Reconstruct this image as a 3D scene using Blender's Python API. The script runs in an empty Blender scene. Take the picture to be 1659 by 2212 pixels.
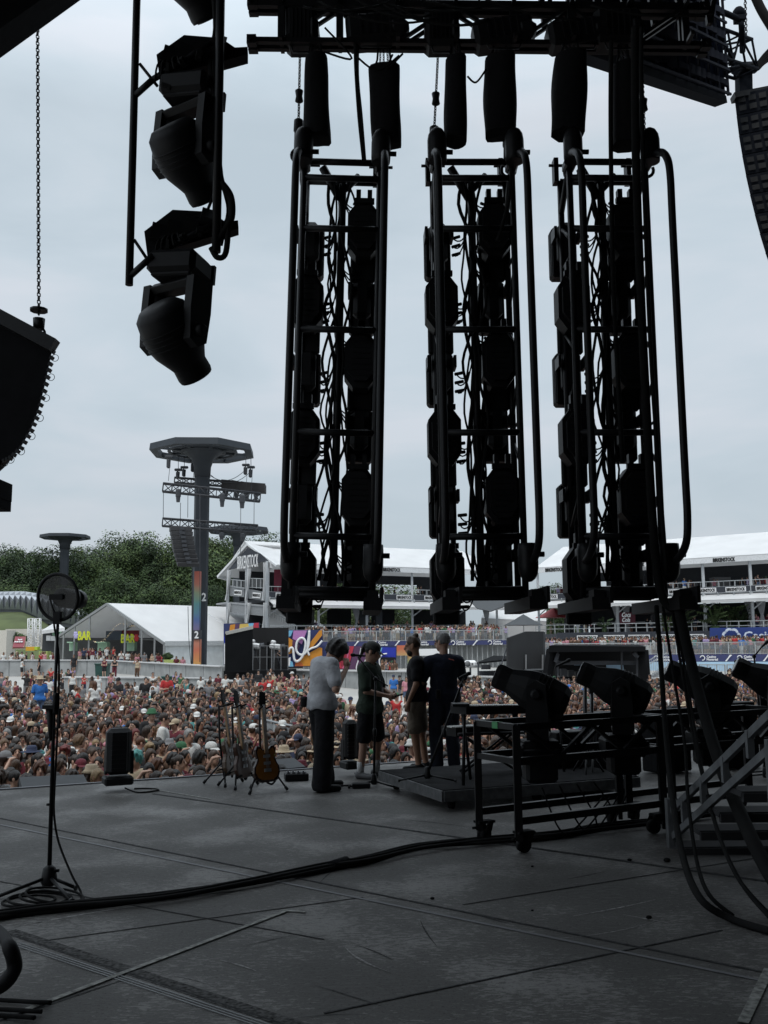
import bpy, bmesh, math, random
import numpy as np
from mathutils import Vector, Matrix, Euler
R = math.radians
random.seed(7)
sc = bpy.context.scene
col = sc.collection

# ------------------------------------------------------------------ camera
EYE = Vector((0, 0, 1.7))
FOC = 2050.0                      # focal length in units of a 1659 x 2212 frame
PITCH, ROLL = math.atan(289 / FOC), R(0.5)
FWD = Vector((0, math.cos(PITCH), math.sin(PITCH)))
r0, u0 = Vector((1, 0, 0)), Vector((0, -math.sin(PITCH), math.cos(PITCH)))
RGT = r0 * math.cos(ROLL) - u0 * math.sin(ROLL)
UPV = r0 * math.sin(ROLL) + u0 * math.cos(ROLL)
cam = bpy.data.cameras.new('camera')
cam.sensor_fit = 'VERTICAL'
cam.sensor_height = 24
cam.lens = 24 * FOC / 2212
cam.clip_start, cam.clip_end = 0.1, 3000
camo = bpy.data.objects.new('camera', cam)
col.objects.link(camo)
m3 = Matrix((RGT, UPV, -FWD)).transposed()
camo.matrix_world = Matrix.Translation(EYE) @ m3.to_4x4()
sc.camera = camo

# ------------------------------------------------------------------ sky, sun, exposure
SUN_EL, SUN_AZ = R(62), R(200)     # azimuth from +Y, clockwise
w = bpy.data.worlds.new('World')
sc.world = w
w.use_nodes = True
nt = w.node_tree
N, L = nt.nodes, nt.links
N.clear()
out = N.new('ShaderNodeOutputWorld'); bg = N.new('ShaderNodeBackground')
sky = N.new('ShaderNodeTexSky'); sky.sky_type = 'NISHITA'; sky.sun_disc = False
sky.sun_elevation, sky.sun_rotation = SUN_EL, SUN_AZ
sky.air_density, sky.dust_density = 1.0, 3.0
tc = N.new('ShaderNodeTexCoord'); mp = N.new('ShaderNodeMapping')
mp.inputs['Scale'].default_value = (1.0, 1.0, 3.4)
n1 = N.new('ShaderNodeTexNoise'); n1.inputs['Scale'].default_value = 2.3; n1.inputs['Detail'].default_value = 6
n1.inputs['Roughness'].default_value = 0.5; n1.inputs['Distortion'].default_value = 0.5
rp = N.new('ShaderNodeValToRGB')
rp.color_ramp.elements[0].position = 0.36; rp.color_ramp.elements[0].color = (5.6, 6.55, 7.25, 1)
rp.color_ramp.elements[1].position = 0.63; rp.color_ramp.elements[1].color = (7.2, 7.75, 8.4, 1)
e = rp.color_ramp.elements.new(0.5); e.color = (6.3, 7.2, 7.9, 1)
sx = N.new('ShaderNodeSeparateXYZ')
el = N.new('ShaderNodeMapRange'); el.inputs[1].default_value = 0.5; el.inputs[2].default_value = 1.0
el.inputs[3].default_value = 1.0; el.inputs[4].default_value = 2.9
lo = N.new('ShaderNodeMapRange'); lo.inputs[1].default_value = 0.0; lo.inputs[2].default_value = 0.3
lo.inputs[3].default_value = 0.82; lo.inputs[4].default_value = 1.0
mm = N.new('ShaderNodeMath'); mm.operation = 'MULTIPLY'
vm = N.new('ShaderNodeVectorMath'); vm.operation = 'SCALE'
mx = N.new('ShaderNodeMix'); mx.data_type = 'RGBA'; mx.inputs[0].default_value = 0.88
L.new(tc.outputs['Generated'], mp.inputs['Vector']); L.new(mp.outputs[0], n1.inputs['Vector'])
L.new(n1.outputs[0], rp.inputs[0]); L.new(tc.outputs['Generated'], sx.inputs[0])
L.new(sx.outputs[2], el.inputs[0]); L.new(sx.outputs[2], lo.inputs[0])
L.new(el.outputs[0], mm.inputs[0]); L.new(lo.outputs[0], mm.inputs[1])
L.new(rp.outputs[0], vm.inputs[0]); L.new(mm.outputs[0], vm.inputs['Scale'])
L.new(sky.outputs[0], mx.inputs[6]); L.new(vm.outputs[0], mx.inputs[7])
L.new(mx.outputs[2], bg.inputs[0]); bg.inputs[1].default_value = 0.1
L.new(bg.outputs[0], out.inputs[0])
sl = bpy.data.lights.new('sun', 'SUN'); sl.energy = 1.5; sl.angle = R(14); sl.color = (1.0, 0.97, 0.93)
so = bpy.data.objects.new('sun', sl); col.objects.link(so)
sd = Vector((math.sin(SUN_AZ) * math.cos(SUN_EL), math.cos(SUN_AZ) * math.cos(SUN_EL), math.sin(SUN_EL)))
so.rotation_euler = sd.to_track_quat('Z', 'Y').to_euler()
so.location = (0, -20, 40)
vs = sc.view_settings
vs.view_transform = 'Standard'; vs.look = 'None'; vs.exposure = 0.0; vs.gamma = 1.0; vs.use_curve_mapping = False
sc.cycles.max_bounces = 6; sc.cycles.diffuse_bounces = 3; sc.cycles.transparent_max_bounces = 12
sc.cycles.use_denoising = True

# ------------------------------------------------------------------ picture to place
def ray(px, py):
    return FWD + RGT * ((px - 829.5) / FOC) + UPV * ((1106 - py) / FOC)
def at(px, py, Y):                # the point seen at (px, py) at depth Y
    d = ray(px, py)
    return EYE + d * (Y / d.y)
def fl(px, py, z=0.0):            # the point seen at (px, py) on the level z
    d = ray(px, py)
    return EYE + d * ((z - EYE.z) / d.z)
def V(*a): return Vector(a)

# ------------------------------------------------------------------ mesh builder
class MB:
    def __init__(s, T=None):
        s.v, s.f, s.sm, s.mi, s.T, s.m = [], [], [], [], T, 0
    def add(s, vs, fs, smooth=False):
        b = len(s.v)
        if s.T is not None: vs = [s.T @ Vector(p) for p in vs]
        s.v += [tuple(p) for p in vs]
        s.f += [tuple(i + b for i in q) for q in fs]
        s.sm += [smooth] * len(fs); s.mi += [s.m] * len(fs)
        return s
    def box(s, c, d, rot=None, bev=0.0):
        x, y, z = [k / 2 for k in d]
        c = Vector(c)
        if bev <= 0:
            P = [Vector((i * x, j * y, k * z)) for k in (-1, 1) for j in (-1, 1) for i in (-1, 1)]
            F = [(0, 2, 3, 1), (4, 5, 7, 6), (0, 1, 5, 4), (2, 6, 7, 3), (0, 4, 6, 2), (1, 3, 7, 5)]
        else:
            b = min(bev, x * .95, y * .95, z * .95); P = []; F = []
            for zz, o in ((-z, b), (-z + b, 0), (z - b, 0), (z, b)):
                for (sx_, sy_) in ((-1, -1), (1, -1), (1, 1), (-1, 1)):
                    if (sx_ * sy_) > 0:
                        P += [(sx_ * (x - o), sy_ * (y - o - b * (o == 0)), zz), (sx_ * (x - o - b * (o == 0)), sy_ * (y - o), zz)]
                    else:
                        P += [(sx_ * (x - o - b * (o == 0)), sy_ * (y - o), zz), (sx_ * (x - o), sy_ * (y - o - b * (o == 0)), zz)]
            P = [Vector(p) for p in P]
            for k in range(3):
                for i in range(8):
                    j = (i + 1) % 8
                    F.append((k * 8 + i, k * 8 + j, k * 8 + 8 + j, k * 8 + 8 + i))
            F += [tuple(range(7, -1, -1)), tuple(range(24, 32))]
        if rot is not None:
            rot = rot if isinstance(rot, Matrix) else Euler(rot).to_matrix()
            P = [rot @ p for p in P]
        return s.add([p + c for p in P], F)
    def beam(s, p, q, w, h, up=(0, 0, 1)):     # rectangular bar from p to q
        p, q = Vector(p), Vector(q); d = (q - p)
        if d.length < 1e-6: return s
        a = d.normalized(); u = Vector(up)
        if abs(a.dot(u)) > .98: u = Vector((0, 1, 0))
        x = a.cross(u).normalized() * w / 2; y = x.cross(a).normalized() * h / 2
        P = [p - x - y, p + x - y, p + x + y, p - x + y, q - x - y, q + x - y, q + x + y, q - x + y]
        return s.add(P, [(3, 2, 1, 0), (4, 5, 6, 7), (0, 1, 5, 4), (1, 2, 6, 5), (2, 3, 7, 6), (3, 0, 4, 7)])
    def tube(s, pts, r, n=8, closed=False):
        pts = [Vector(p) for p in pts]
        k = len(pts); rr = r if isinstance(r, (list, tuple)) else [r] * k
        P, F = [], []; nrm = None
        for i in range(k):
            if closed: t = pts[(i + 1) % k] - pts[i - 1]
            else: t = pts[min(i + 1, k - 1)] - pts[max(i - 1, 0)]
            if t.length < 1e-9: t = Vector((0, 0, 1))
            t.normalize()
            if nrm is None: nrm = t.orthogonal().normalized()
            else:
                nrm = nrm - t * nrm.dot(t)
                nrm = nrm.normalized() if nrm.length > 1e-6 else t.orthogonal().normalized()
            b = t.cross(nrm)
            for j in range(n):
                a = 2 * math.pi * j / n
                P.append(pts[i] + (nrm * math.cos(a) + b * math.sin(a)) * rr[i])
        for i in range(k if closed else k - 1):
            i2 = (i + 1) % k
            for j in range(n):
                F.append((i * n + j, i * n + (j + 1) % n, i2 * n + (j + 1) % n, i2 * n + j))
        s.add(P, F, True)
        if not closed:
            b = len(s.v) - len(P)
            s.f += [tuple(b + j for j in range(n - 1, -1, -1)), tuple(b + (k - 1) * n + j for j in range(n))]
            s.sm += [False, False]; s.mi += [s.m, s.m]
        return s
    def lathe(s, prof, n=16, M=None, smooth=True):     # prof: (radius, z)
        P, F = [], []
        for (r, z) in prof:
            for j in range(n):
                a = 2 * math.pi * j / n
                p = Vector((r * math.cos(a), r * math.sin(a), z))
                P.append(M @ p if M is not None else p)
        for i in range(len(prof) - 1):
            for j in range(n):
                F.append((i * n + j, i * n + (j + 1) % n, (i + 1) * n + (j + 1) % n, (i + 1) * n + j))
        s.add(P, F, smooth)
        b = len(s.v) - len(P)
        for ring, rev in ((0, True), (len(prof) - 1, False)):
            if prof[ring][0] > 1e-5:
                q = [b + ring * n + j for j in range(n)]
                s.f.append(tuple(reversed(q)) if rev else tuple(q)); s.sm.append(False); s.mi.append(s.m)
        return s
    def ball(s, c, r, n=12, M=None):
        r = r if isinstance(r, (tuple, list)) else (r, r, r)
        h = n // 2; c = Vector(c)
        prof = [(max(math.sin(math.pi * i / h), 1e-4), -math.cos(math.pi * i / h)) for i in range(h + 1)]
        T = Matrix.Translation(c) @ (M.to_4x4() if M is not None else Matrix.Identity(4)) @ Matrix.Diagonal((r[0], r[1], r[2], 1))
        return s.lathe(prof, n, T)
    def ring(s, c, Rr, r, ax=(0, 0, 1), n=24, k=8, a0=0, a1=2 * math.pi):
        c = Vector(c); ax = Vector(ax).normalized(); u = ax.orthogonal().normalized(); v = ax.cross(u)
        full = abs(a1 - a0) > 6.2
        pts = [c + (u * math.cos(a0 + (a1 - a0) * i / (n if full else n - 1)) + v * math.sin(a0 + (a1 - a0) * i / (n if full else n - 1))) * Rr for i in range(n)]
        return s.tube(pts, r, k, full)
    def prism(s, poly, t0, t1, M=None):     # polygon in local xy, extruded along z
        n = len(poly)
        P = [Vector((x, y, t0)) for x, y in poly] + [Vector((x, y, t1)) for x, y in poly]
        if M is not None: P = [M @ p for p in P]
        F = [tuple(range(n - 1, -1, -1)), tuple(range(n, 2 * n))] + [(i, (i + 1) % n, n + (i + 1) % n, n + i) for i in range(n)]
        return s.add(P, F)
    def slab(s, pts, t):                   # planar polygon with thickness t behind its normal
        pts = [Vector(p) for p in pts]; n = len(pts)
        nv = (pts[1] - pts[0]).cross(pts[2] - pts[0]).normalized() * t
        P = pts + [p - nv for p in pts]
        F = [tuple(range(n)), tuple(range(2 * n - 1, n - 1, -1))] + [((i + 1) % n, i, n + i, n + (i + 1) % n) for i in range(n)]
        return s.add(P, F)
    def sheet(s, pts):
        return s.add([Vector(p) for p in pts], [tuple(range(len(pts)))])
    def mesh(s, name, mats, off=None):
        me = bpy.data.meshes.new(name)
        vv = np.array(s.v, dtype=float).reshape(-1, 3)
        if off is not None: vv = vv - np.array(off)
        me.from_pydata([tuple(p) for p in vv], [], s.f)
        for m in (mats if isinstance(mats, (list, tuple)) else [mats]): me.materials.append(m)
        me.polygons.foreach_set('use_smooth', s.sm)
        me.polygons.foreach_set('material_index', s.mi)
        me.update()
        return me
    def build(s, name, mats, parent=None, org=None, local=False):
        off = None
        if parent is not None and not local: off = worg(parent)
        if parent is None and org is not None: off = Vector(org)
        o = bpy.data.objects.new(name, s.mesh(name, mats, off)); col.objects.link(o)
        if parent is not None: o.parent = parent
        elif org is not None: o.location = org
        return o
def worg(o):
    p = Vector((0, 0, 0))
    while o is not None:
        p = p + o.location; o = o.parent
    return p
def tag(o, label=None, cat=None, group=None, kind=None):
    if label: o['label'] = label
    if cat: o['category'] = cat
    if group: o['group'] = group
    if kind: o['kind'] = kind
    return o
def thing(name, label, cat, loc=(0, 0, 0), group=None, rz=0):
    o = bpy.data.objects.new(name, None); col.objects.link(o)
    o.empty_display_size = .2; o.location = loc; o.rotation_euler = (0, 0, rz)
    return tag(o, label, cat, group)
def dup(o, parent=None):
    c = o.copy(); col.objects.link(c); c.parent = parent
    for ch in o.children: dup(ch, c)
    return c
def dup_at(o, loc, rz=None, label=None, group=None, scale=None):
    c = dup(o); c.location = loc
    if rz is not None: c.rotation_euler = (0, 0, rz)
    if scale is not None: c.scale = (scale, scale, scale) if not isinstance(scale, tuple) else scale
    if label: c['label'] = label
    if group: c['group'] = group
    return c
def struct(name, mb, m): return tag(mb.build(name, m), kind='structure')
def bez(p0, p1, p2, p3, n=16):
    p0, p1, p2, p3 = map(Vector, (p0, p1, p2, p3))
    return [p0 * (1 - t) ** 3 + p1 * 3 * t * (1 - t) ** 2 + p2 * 3 * t * t * (1 - t) + p3 * t ** 3 for t in [i / n for i in range(n + 1)]]
def spline(pts, n=6):
    pts = [Vector(p) for p in pts]; o = []
    for i in range(len(pts) - 1):
        a, b, c, d = pts[max(i - 1, 0)], pts[i], pts[i + 1], pts[min(i + 2, len(pts) - 1)]
        for k in range(n):
            t = k / n
            o.append(.5 * ((2 * b) + (c - a) * t + (2 * a - 5 * b + 4 * c - d) * t * t + (3 * b - a - 3 * c + d) * t ** 3))
    return o + [pts[-1]]
def sag(a, b, d, n=10):
    a, b = Vector(a), Vector(b)
    return [a.lerp(b, i / n) - Vector((0, 0, d * 4 * (i / n) * (1 - i / n))) for i in range(n + 1)]
def frame(o, x, z):                       # matrix with origin o, x axis, and z as near as possible
    x = Vector(x).normalized(); z = Vector(z); y = z.cross(x).normalized(); z = x.cross(y)
    M = Matrix((x, y, z)).transposed().to_4x4(); M.translation = Vector(o)
    return M
def text_polys(s):
    cu = bpy.data.curves.new('lettering', 'FONT'); cu.body = s; cu.size = 1; cu.resolution_u = 2
    o = bpy.data.objects.new('lettering', cu); col.objects.link(o)
    dg = bpy.context.evaluated_depsgraph_get()
    me = bpy.data.meshes.new_from_object(o.evaluated_get(dg))
    vs = [tuple(v.co) for v in me.vertices]; fs = [tuple(p.vertices) for p in me.polygons]
    bpy.data.objects.remove(o); bpy.data.curves.remove(cu); bpy.data.meshes.remove(me)
    return vs, fs
_txt = {}
def text_on(mb, s, M, w, h, bold=0.0):     # lettering fitted into w x h, lying in M's xy plane, centred; bold thickens it
    if s not in _txt: _txt[s] = text_polys(s)
    vs, fs = _txt[s]
    xs = [p[0] for p in vs]; ys = [p[1] for p in vs]
    sx_, sy_ = w / (max(xs) - min(xs)), h / (max(ys) - min(ys))
    cx, cy = (max(xs) + min(xs)) / 2, (max(ys) + min(ys)) / 2
    offs = [(0, 0)] if bold == 0 else [(0, 0), (bold, 0), (-bold, 0), (0, bold), (0, -bold)]
    for i, (ox, oy) in enumerate(offs):
        mb.add([M @ Vector(((x - cx) * sx_ + ox, (y - cy) * sy_ + oy, i * .0015)) for x, y, z in vs], fs)

# ------------------------------------------------------------------ materials
MATS = {}
def mat(name, c, rough=.6, metal=0, var=.12, scale=8, spec=.5, alpha=1, bump=0, coat=0, trans=0):
    if name in MATS: return MATS[name]
    m = bpy.data.materials.new(name); m.use_nodes = True
    t = m.node_tree; b = t.nodes['Principled BSDF']
    b.inputs['Roughness'].default_value = rough; b.inputs['Metallic'].default_value = metal
    b.inputs['Specular IOR Level'].default_value = spec; b.inputs['Alpha'].default_value = alpha
    if coat: b.inputs['Coat Weight'].default_value = coat
    if trans: b.inputs['Transmission Weight'].default_value = trans
    tcx = t.nodes.new('ShaderNodeTexCoord'); nz = t.nodes.new('ShaderNodeTexNoise')
    nz.inputs['Scale'].default_value = scale; nz.inputs['Detail'].default_value = 5
    t.links.new(tcx.outputs['Object'], nz.inputs['Vector'])
    r = t.nodes.new('ShaderNodeValToRGB')
    r.color_ramp.elements[0].position = .3; r.color_ramp.elements[1].position = .7
    r.color_ramp.elements[0].color = (*[k * (1 - var) for k in c], 1)
    r.color_ramp.elements[1].color = (*[min(k * (1 + var), 1) for k in c], 1)
    t.links.new(nz.outputs[0], r.inputs[0]); t.links.new(r.outputs[0], b.inputs['Base Color'])
    if bump:
        bp = t.nodes.new('ShaderNodeBump'); bp.inputs['Strength'].default_value = bump; bp.inputs['Distance'].default_value = .02
        t.links.new(nz.outputs[0], bp.inputs['Height']); t.links.new(bp.outputs[0], b.inputs['Normal'])
    MATS[name] = m
    return m
BLK = mat('black_paint', (.009, .009, .010), .6, spec=.2)
BLKM = mat('black_steel', (.011, .011, .012), .45, .2, spec=.25)
MBK = mat('matte_black', (.010, .010, .011), .95, spec=.05)
FAB = mat('black_fabric', (.012, .012, .013), .95, spec=.1, bump=.3, scale=20)
RUB = mat('rubber', (.012, .012, .012), .85, spec=.12)
PLA = mat('black_plastic', (.009, .009, .010), .55, spec=.2)
STL = mat('galvanised_steel', (.36, .37, .38), .4, .7)
ALU = mat('aluminium', (.28, .29, .30), .42, .75)
GRYP = mat('grey_paint', (.12, .125, .13), .55)
WHT = mat('white_vinyl', (.74, .74, .74), .6, var=.06, scale=.5)
_t = WHT.node_tree; _tr = _t.nodes.new('ShaderNodeBsdfTranslucent'); _tr.inputs[0].default_value = (.8, .8, .8, 1); _ms = _t.nodes.new('ShaderNodeMixShader'); _ms.inputs[0].default_value = .3
_t.links.new(_t.nodes['Principled BSDF'].outputs[0], _ms.inputs[1]); _t.links.new(_tr.outputs[0], _ms.inputs[2]); _t.links.new(_ms.outputs[0], _t.nodes['Material Output'].inputs[0])
WHP = mat('white_paint', (.74, .74, .74), .5, var=.04)
CON = mat('concrete', (.30, .31, .31), .85, var=.18, scale=1.3)
# ------------------------------------------------------------------ stage (setting)
# stage frame: U along the front edge (to the right and away), W out towards the audience
ANG = R(25.5)
U = Vector((math.cos(ANG), math.sin(ANG), 0)); W = Vector((-math.sin(ANG), math.cos(ANG), 0))
WE = 12.76                                   # front edge, metres in front of the camera along W
def S(u, w_, z=0): return U * u + W * w_ + Vector((0, 0, z))
def floor_mat():
    m = bpy.data.materials.new('stage_floor_paint'); m.use_nodes = True
    t = m.node_tree; b = t.nodes['Principled BSDF']; n = t.nodes; l = t.links
    tcx = n.new('ShaderNodeTexCoord'); mpp = n.new('ShaderNodeMapping')
    mpp.inputs['Rotation'].default_value = (0, 0, R(-10)); mpp.inputs['Scale'].default_value = (1.0, 2.6, 1)
    l.new(tcx.outputs['Object'], mpp.inputs[0])
    a = n.new('ShaderNodeTexNoise'); a.inputs['Scale'].default_value = 15.0; a.inputs['Detail'].default_value = 10; a.inputs['Roughness'].default_value = .78; a.inputs['Distortion'].default_value = .4
    c = n.new('ShaderNodeTexNoise'); c.inputs['Scale'].default_value = .55; c.inputs['Detail'].default_value = 3
    l.new(mpp.outputs[0], a.inputs[0]); l.new(tcx.outputs['Object'], c.inputs[0])
    ra = n.new('ShaderNodeValToRGB'); ra.color_ramp.elements[0].position = .505; ra.color_ramp.elements[1].position = .56
    ra.color_ramp.elements[0].color = (.092, .088, .084, 1); ra.color_ramp.elements[1].color = (.225, .218, .21, 1)
    k2 = n.new('ShaderNodeTexNoise'); k2.inputs['Scale'].default_value = 1.1; k2.inputs['Detail'].default_value = 3; l.new(tcx.outputs['Object'], k2.inputs[0])
    k3 = n.new('ShaderNodeMath'); k3.operation = 'MULTIPLY_ADD'; k3.inputs[1].default_value = .62; k4 = n.new('ShaderNodeMath'); k4.operation = 'MULTIPLY'; k4.inputs[1].default_value = .38
    l.new(k2.outputs[0], k4.inputs[0]); l.new(a.outputs[0], k3.inputs[0]); l.new(k4.outputs[0], k3.inputs[2]); l.new(k3.outputs[0], ra.inputs[0])
    rc = n.new('ShaderNodeValToRGB'); rc.color_ramp.elements[0].position = .35; rc.color_ramp.elements[1].position = .7
    rc.color_ramp.elements[0].color = (.82, .82, .82, 1); rc.color_ramp.elements[1].color = (1, 1, 1, 1)
    l.new(c.outputs[0], rc.inputs[0])
    mul = n.new('ShaderNodeMix'); mul.data_type = 'RGBA'; mul.blend_type = 'MULTIPLY'; mul.inputs[0].default_value = 1
    l.new(ra.outputs[0], mul.inputs[6]); l.new(rc.outputs[0], mul.inputs[7])
    # fine dirt specks
    d = n.new('ShaderNodeTexNoise'); d.inputs['Scale'].default_value = 60; d.inputs['Detail'].default_value = 2
    l.new(tcx.outputs['Object'], d.inputs[0])
    rd = n.new('ShaderNodeValToRGB'); rd.color_ramp.elements[0].position = .30; rd.color_ramp.elements[1].position = .42
    rd.color_ramp.elements[0].color = (.55, .55, .55, 1); rd.color_ramp.elements[1].color = (1, 1, 1, 1)
    l.new(d.outputs[0], rd.inputs[0])
    mul2 = n.new('ShaderNodeMix'); mul2.data_type = 'RGBA'; mul2.blend_type = 'MULTIPLY'; mul2.inputs[0].default_value = 1
    l.new(mul.outputs[2], mul2.inputs[6]); l.new(rd.outputs[0], mul2.inputs[7])
    l.new(mul2.outputs[2], b.inputs['Base Color'])
    rr = n.new('ShaderNodeMapRange'); rr.inputs[1].default_value = .35; rr.inputs[2].default_value = .7; rr.inputs[3].default_value = .40; rr.inputs[4].default_value = .8; b.inputs['Specular IOR Level'].default_value = .09
    l.new(a.outputs[0], rr.inputs[0]); l.new(rr.outputs[0], b.inputs['Roughness'])
    bp = n.new('ShaderNodeBump'); bp.inputs['Strength'].default_value = .25; bp.inputs['Distance'].default_value = .01
    l.new(a.outputs[0], bp.inputs['Height']); l.new(bp.outputs[0], b.inputs['Normal'])
    return m
FLM = floor_mat()
b = MB()
b.slab([S(-4, -6), S(26, -6), S(26, WE), S(-4, WE)], .25)
struct('stage_floor', b, FLM)
b = MB()
b.slab([S(-4, WE - .05, -.26), S(-4, WE - .05, -1.9), S(26, WE - .05, -1.9), S(26, WE - .05, -.26)], .1)
struct('stage_front_wall', b, FAB)
# raised timber lip along the front edge
b = MB(); b.beam(S(-4, WE + .03, -.03), S(26, WE + .03, -.03), .06, .09); struct('stage_floor_edge', b, mat('edge_trim', (.10, .10, .11), .5))
SEAM = mat('floor_seam', (.050, .050, .051), .95, var=.55, scale=25, spec=.05); SEAMM = mat('floor_rail', (.16, .165, .17), .45, .6)
def strip(p, q, wd, z, m, name, lab=None):
    p, q = Vector(p), Vector(q); d = (q - p).normalized(); s_ = Vector((-d.y, d.x, 0)) * wd / 2
    mb = MB(); zz = Vector((0, 0, z))
    mb.slab([p + s_ + zz, p - s_ + zz, q - s_ + zz, q + s_ + zz], .002)
    return struct(name, mb, m)
for (a_, b_, wd) in [((0, 1768), (1659, 2103), .022), ((0, 1905), (700, 2030), .012), ((0, 2012), (760, 2262), .012), ((331, 1715), (1659, 1905), .045),
                     ((96, 2033), (784, 1939), .010), ((1000, 1955), (1659, 1850), .010), ((700, 2190), (1560, 2010), .014)]:
    strip(fl(*a_), fl(*b_), wd, .004, SEAM, 'floor_seam')
for k in range(3):
    d_ = k * .02
    strip(fl(30, 2043) + V(d_ * .5, d_, 0), fl(640, 2246) + V(d_ * .5, d_, 0), .006, .006, SEAMM, 'floor_rail')
strip(fl(20, 2012), fl(720, 2242), .09, .003, mat('worn_band', (.075, .074, .073), .95, var=.75, scale=38, spec=.05), 'floor_seam')
strip(fl(0, 1782), fl(1659, 2122), .03, .0045, mat('floor_seam_light', (.10, .10, .105), .6), 'floor_seam')
TAPE = mat('worn_white_tape', (.20, .20, .185), .8, var=.6, scale=30)
strip(fl(40, 2190), fl(620, 1969), .035, .008, TAPE, 'floor_marking'); strip(fl(606, 1968), fl(660, 1972), .03, .0085, TAPE, 'floor_marking')
strip(fl(1605, 2212), fl(1662, 2095), .05, .008, TAPE, 'floor_marking'); strip(fl(330, 1706), fl(455, 1727), .02, .008, TAPE, 'floor_marking')

rs = random.Random(12); b = MB(); b.m = 0
for k in range(26):
    b.m = k % 2
    p = fl(rs.uniform(-50, 1700), 1760 + 440 * rs.random() ** .8, 0); a = rs.choice((R(-38), R(28), rs.uniform(-1.5, 1.5))) + rs.gauss(0, .15); ln = rs.uniform(.15, .9); wd = rs.uniform(.003, .012); cv = rs.gauss(0, .06); pts = []
    for i in range(9):
        t_ = i / 8 - .5; an = a + cv * t_; pts.append(p + V(math.cos(an), math.sin(an), 0) * ln * t_ + V(-math.sin(a), math.cos(a), 0) * cv * ln * t_ * t_)
    P = []
    for i, q in enumerate(pts):
        d_ = (pts[min(i + 1, 8)] - pts[max(i - 1, 0)]).normalized(); s_ = V(-d_.y, d_.x, 0) * wd * (1 - abs(i / 4 - 1) * .8); P += [q + s_ + V(0, 0, .0022), q - s_ + V(0, 0, .0022)]
    b.add(P, [(i * 2 + 1, i * 2 + 3, i * 2 + 2, i * 2) for i in range(8)])
struct('floor_scuffs', b, [mat('scuff_light', (.25, .245, .24), .95, var=.6, scale=30, spec=.05), mat('scuff_dark', (.06, .06, .06), .95, var=.5, scale=30, spec=.05)])
# stage house: roof mostly out of frame; unseen back and side drapes added against daylight
rt = thing('stage_roof', 'black stage roof with a deep edge beam, crossing the upper left corner', 'roof', S(8, 2, 14))
b = MB(); b.slab([S(-7, -7, 14.4), S(28, -7, 14.4), S(28, 10.8, 14.4), S(-7, 10.8, 14.4)], .3); b.build('roof_deck', MBK, rt)
b = MB()
for k in range(8): b.beam(S(-6.5 + k * 4.8, -7, 14.0), S(-6.5 + k * 4.8, 10.8, 14.0), .25, .5)
b.build('rafter', MBK, rt)
wl = MB(); wl.slab([S(-4, -6, -1.9), S(-4, 2.2, -1.9), S(-4, 2.2, 14), S(-4, -6, 14)], .15); tag(wl.build('unseen_drape', FAB), 'unseen black side drape added by the camera to block daylight', 'drape')
wl = MB(); wl.slab([S(-4, -6, -1.9), S(-4, -6, 14), S(26, -6, 14), S(26, -6, -1.9)], .15); tag(wl.build('unseen_drape', FAB), 'unseen black drape added across the back of the stage to block daylight', 'drape')
wl = MB(); wl.slab([S(26, -6, -1.9), S(26, -6, 14), S(26, 8, 14), S(26, 8, -1.9)], .15); tag(wl.build('unseen_drape', FAB), 'unseen black side drape added at the far wing to block daylight', 'drape')
# ------------------------------------------------------------------ overhead truss, hoists, hanging pods
def box_truss(mb, p, q, w_, h_, r=.025, bay=.5, n=8, up=(0, 0, 1)):
    p, q = Vector(p), Vector(q); a = (q - p).normalized(); s_ = a.cross(Vector(up)).normalized() * w_ / 2; u_ = s_.cross(a).normalized() * h_ / 2
    L_ = (q - p).length; k = max(1, round(L_ / bay))
    cs = [s_ + u_, -s_ + u_, -s_ - u_, s_ - u_]
    for c in cs: mb.tube([p + c, q + c], r, n)
    for i in range(k + 1):
        o = p.lerp(q, i / k)
        for j in range(4):
            mb.tube([o + cs[j], o + cs[(j + 1) % 4]], r * .6, 6)
            if i < k:
                o2 = p.lerp(q, (i + 1) / k)
                j2 = (j + 1) % 4
                mb.tube([o + cs[j], o2 + cs[j2]] if i % 2 else [o + cs[j2], o2 + cs[j]], r * .6, 6)
def chain(mb, a, b, r=.006, ln=.034, twist=0):
    a, b = Vector(a), Vector(b); d = b - a; n_ = max(2, int(d.length / (ln * .72))); t = d.normalized()
    u_ = t.orthogonal().normalized(); v_ = t.cross(u_)
    for i in range(n_):
        c = a.lerp(b, (i + .5) / n_); s_ = u_ if i % 2 else v_
        h, wv = ln / 2, ln * .32
        pts = [c + t * (h * math.cos(k * math.pi / 3)) + s_ * (wv * math.sin(k * math.pi / 3)) for k in range(6)]
        mb.tube(pts, r, 4, True)
DT = 9.38
tl, tr = at(552, 58, 9.32), at(1512, 72, 9.46)
zt, zb = at(900, 20, DT).z, at(900, 100, DT).z
TRUSS = thing('overhead_truss', 'long black box truss across the top of the picture, hoists hanging from it', 'truss', (tl + tr) / 2)
b = MB()
for yo in (-.06, .06):
    for zz, dia in ((zt, .085), (zb, .055)):
        b.beam(V(tl.x, tl.y + yo, zz), V(tr.x, tr.y + yo, zz), .06, dia)
b.build('chord', BLKM, TRUSS)
b = MB(); xx = tl.x + .28; i = 0
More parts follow.
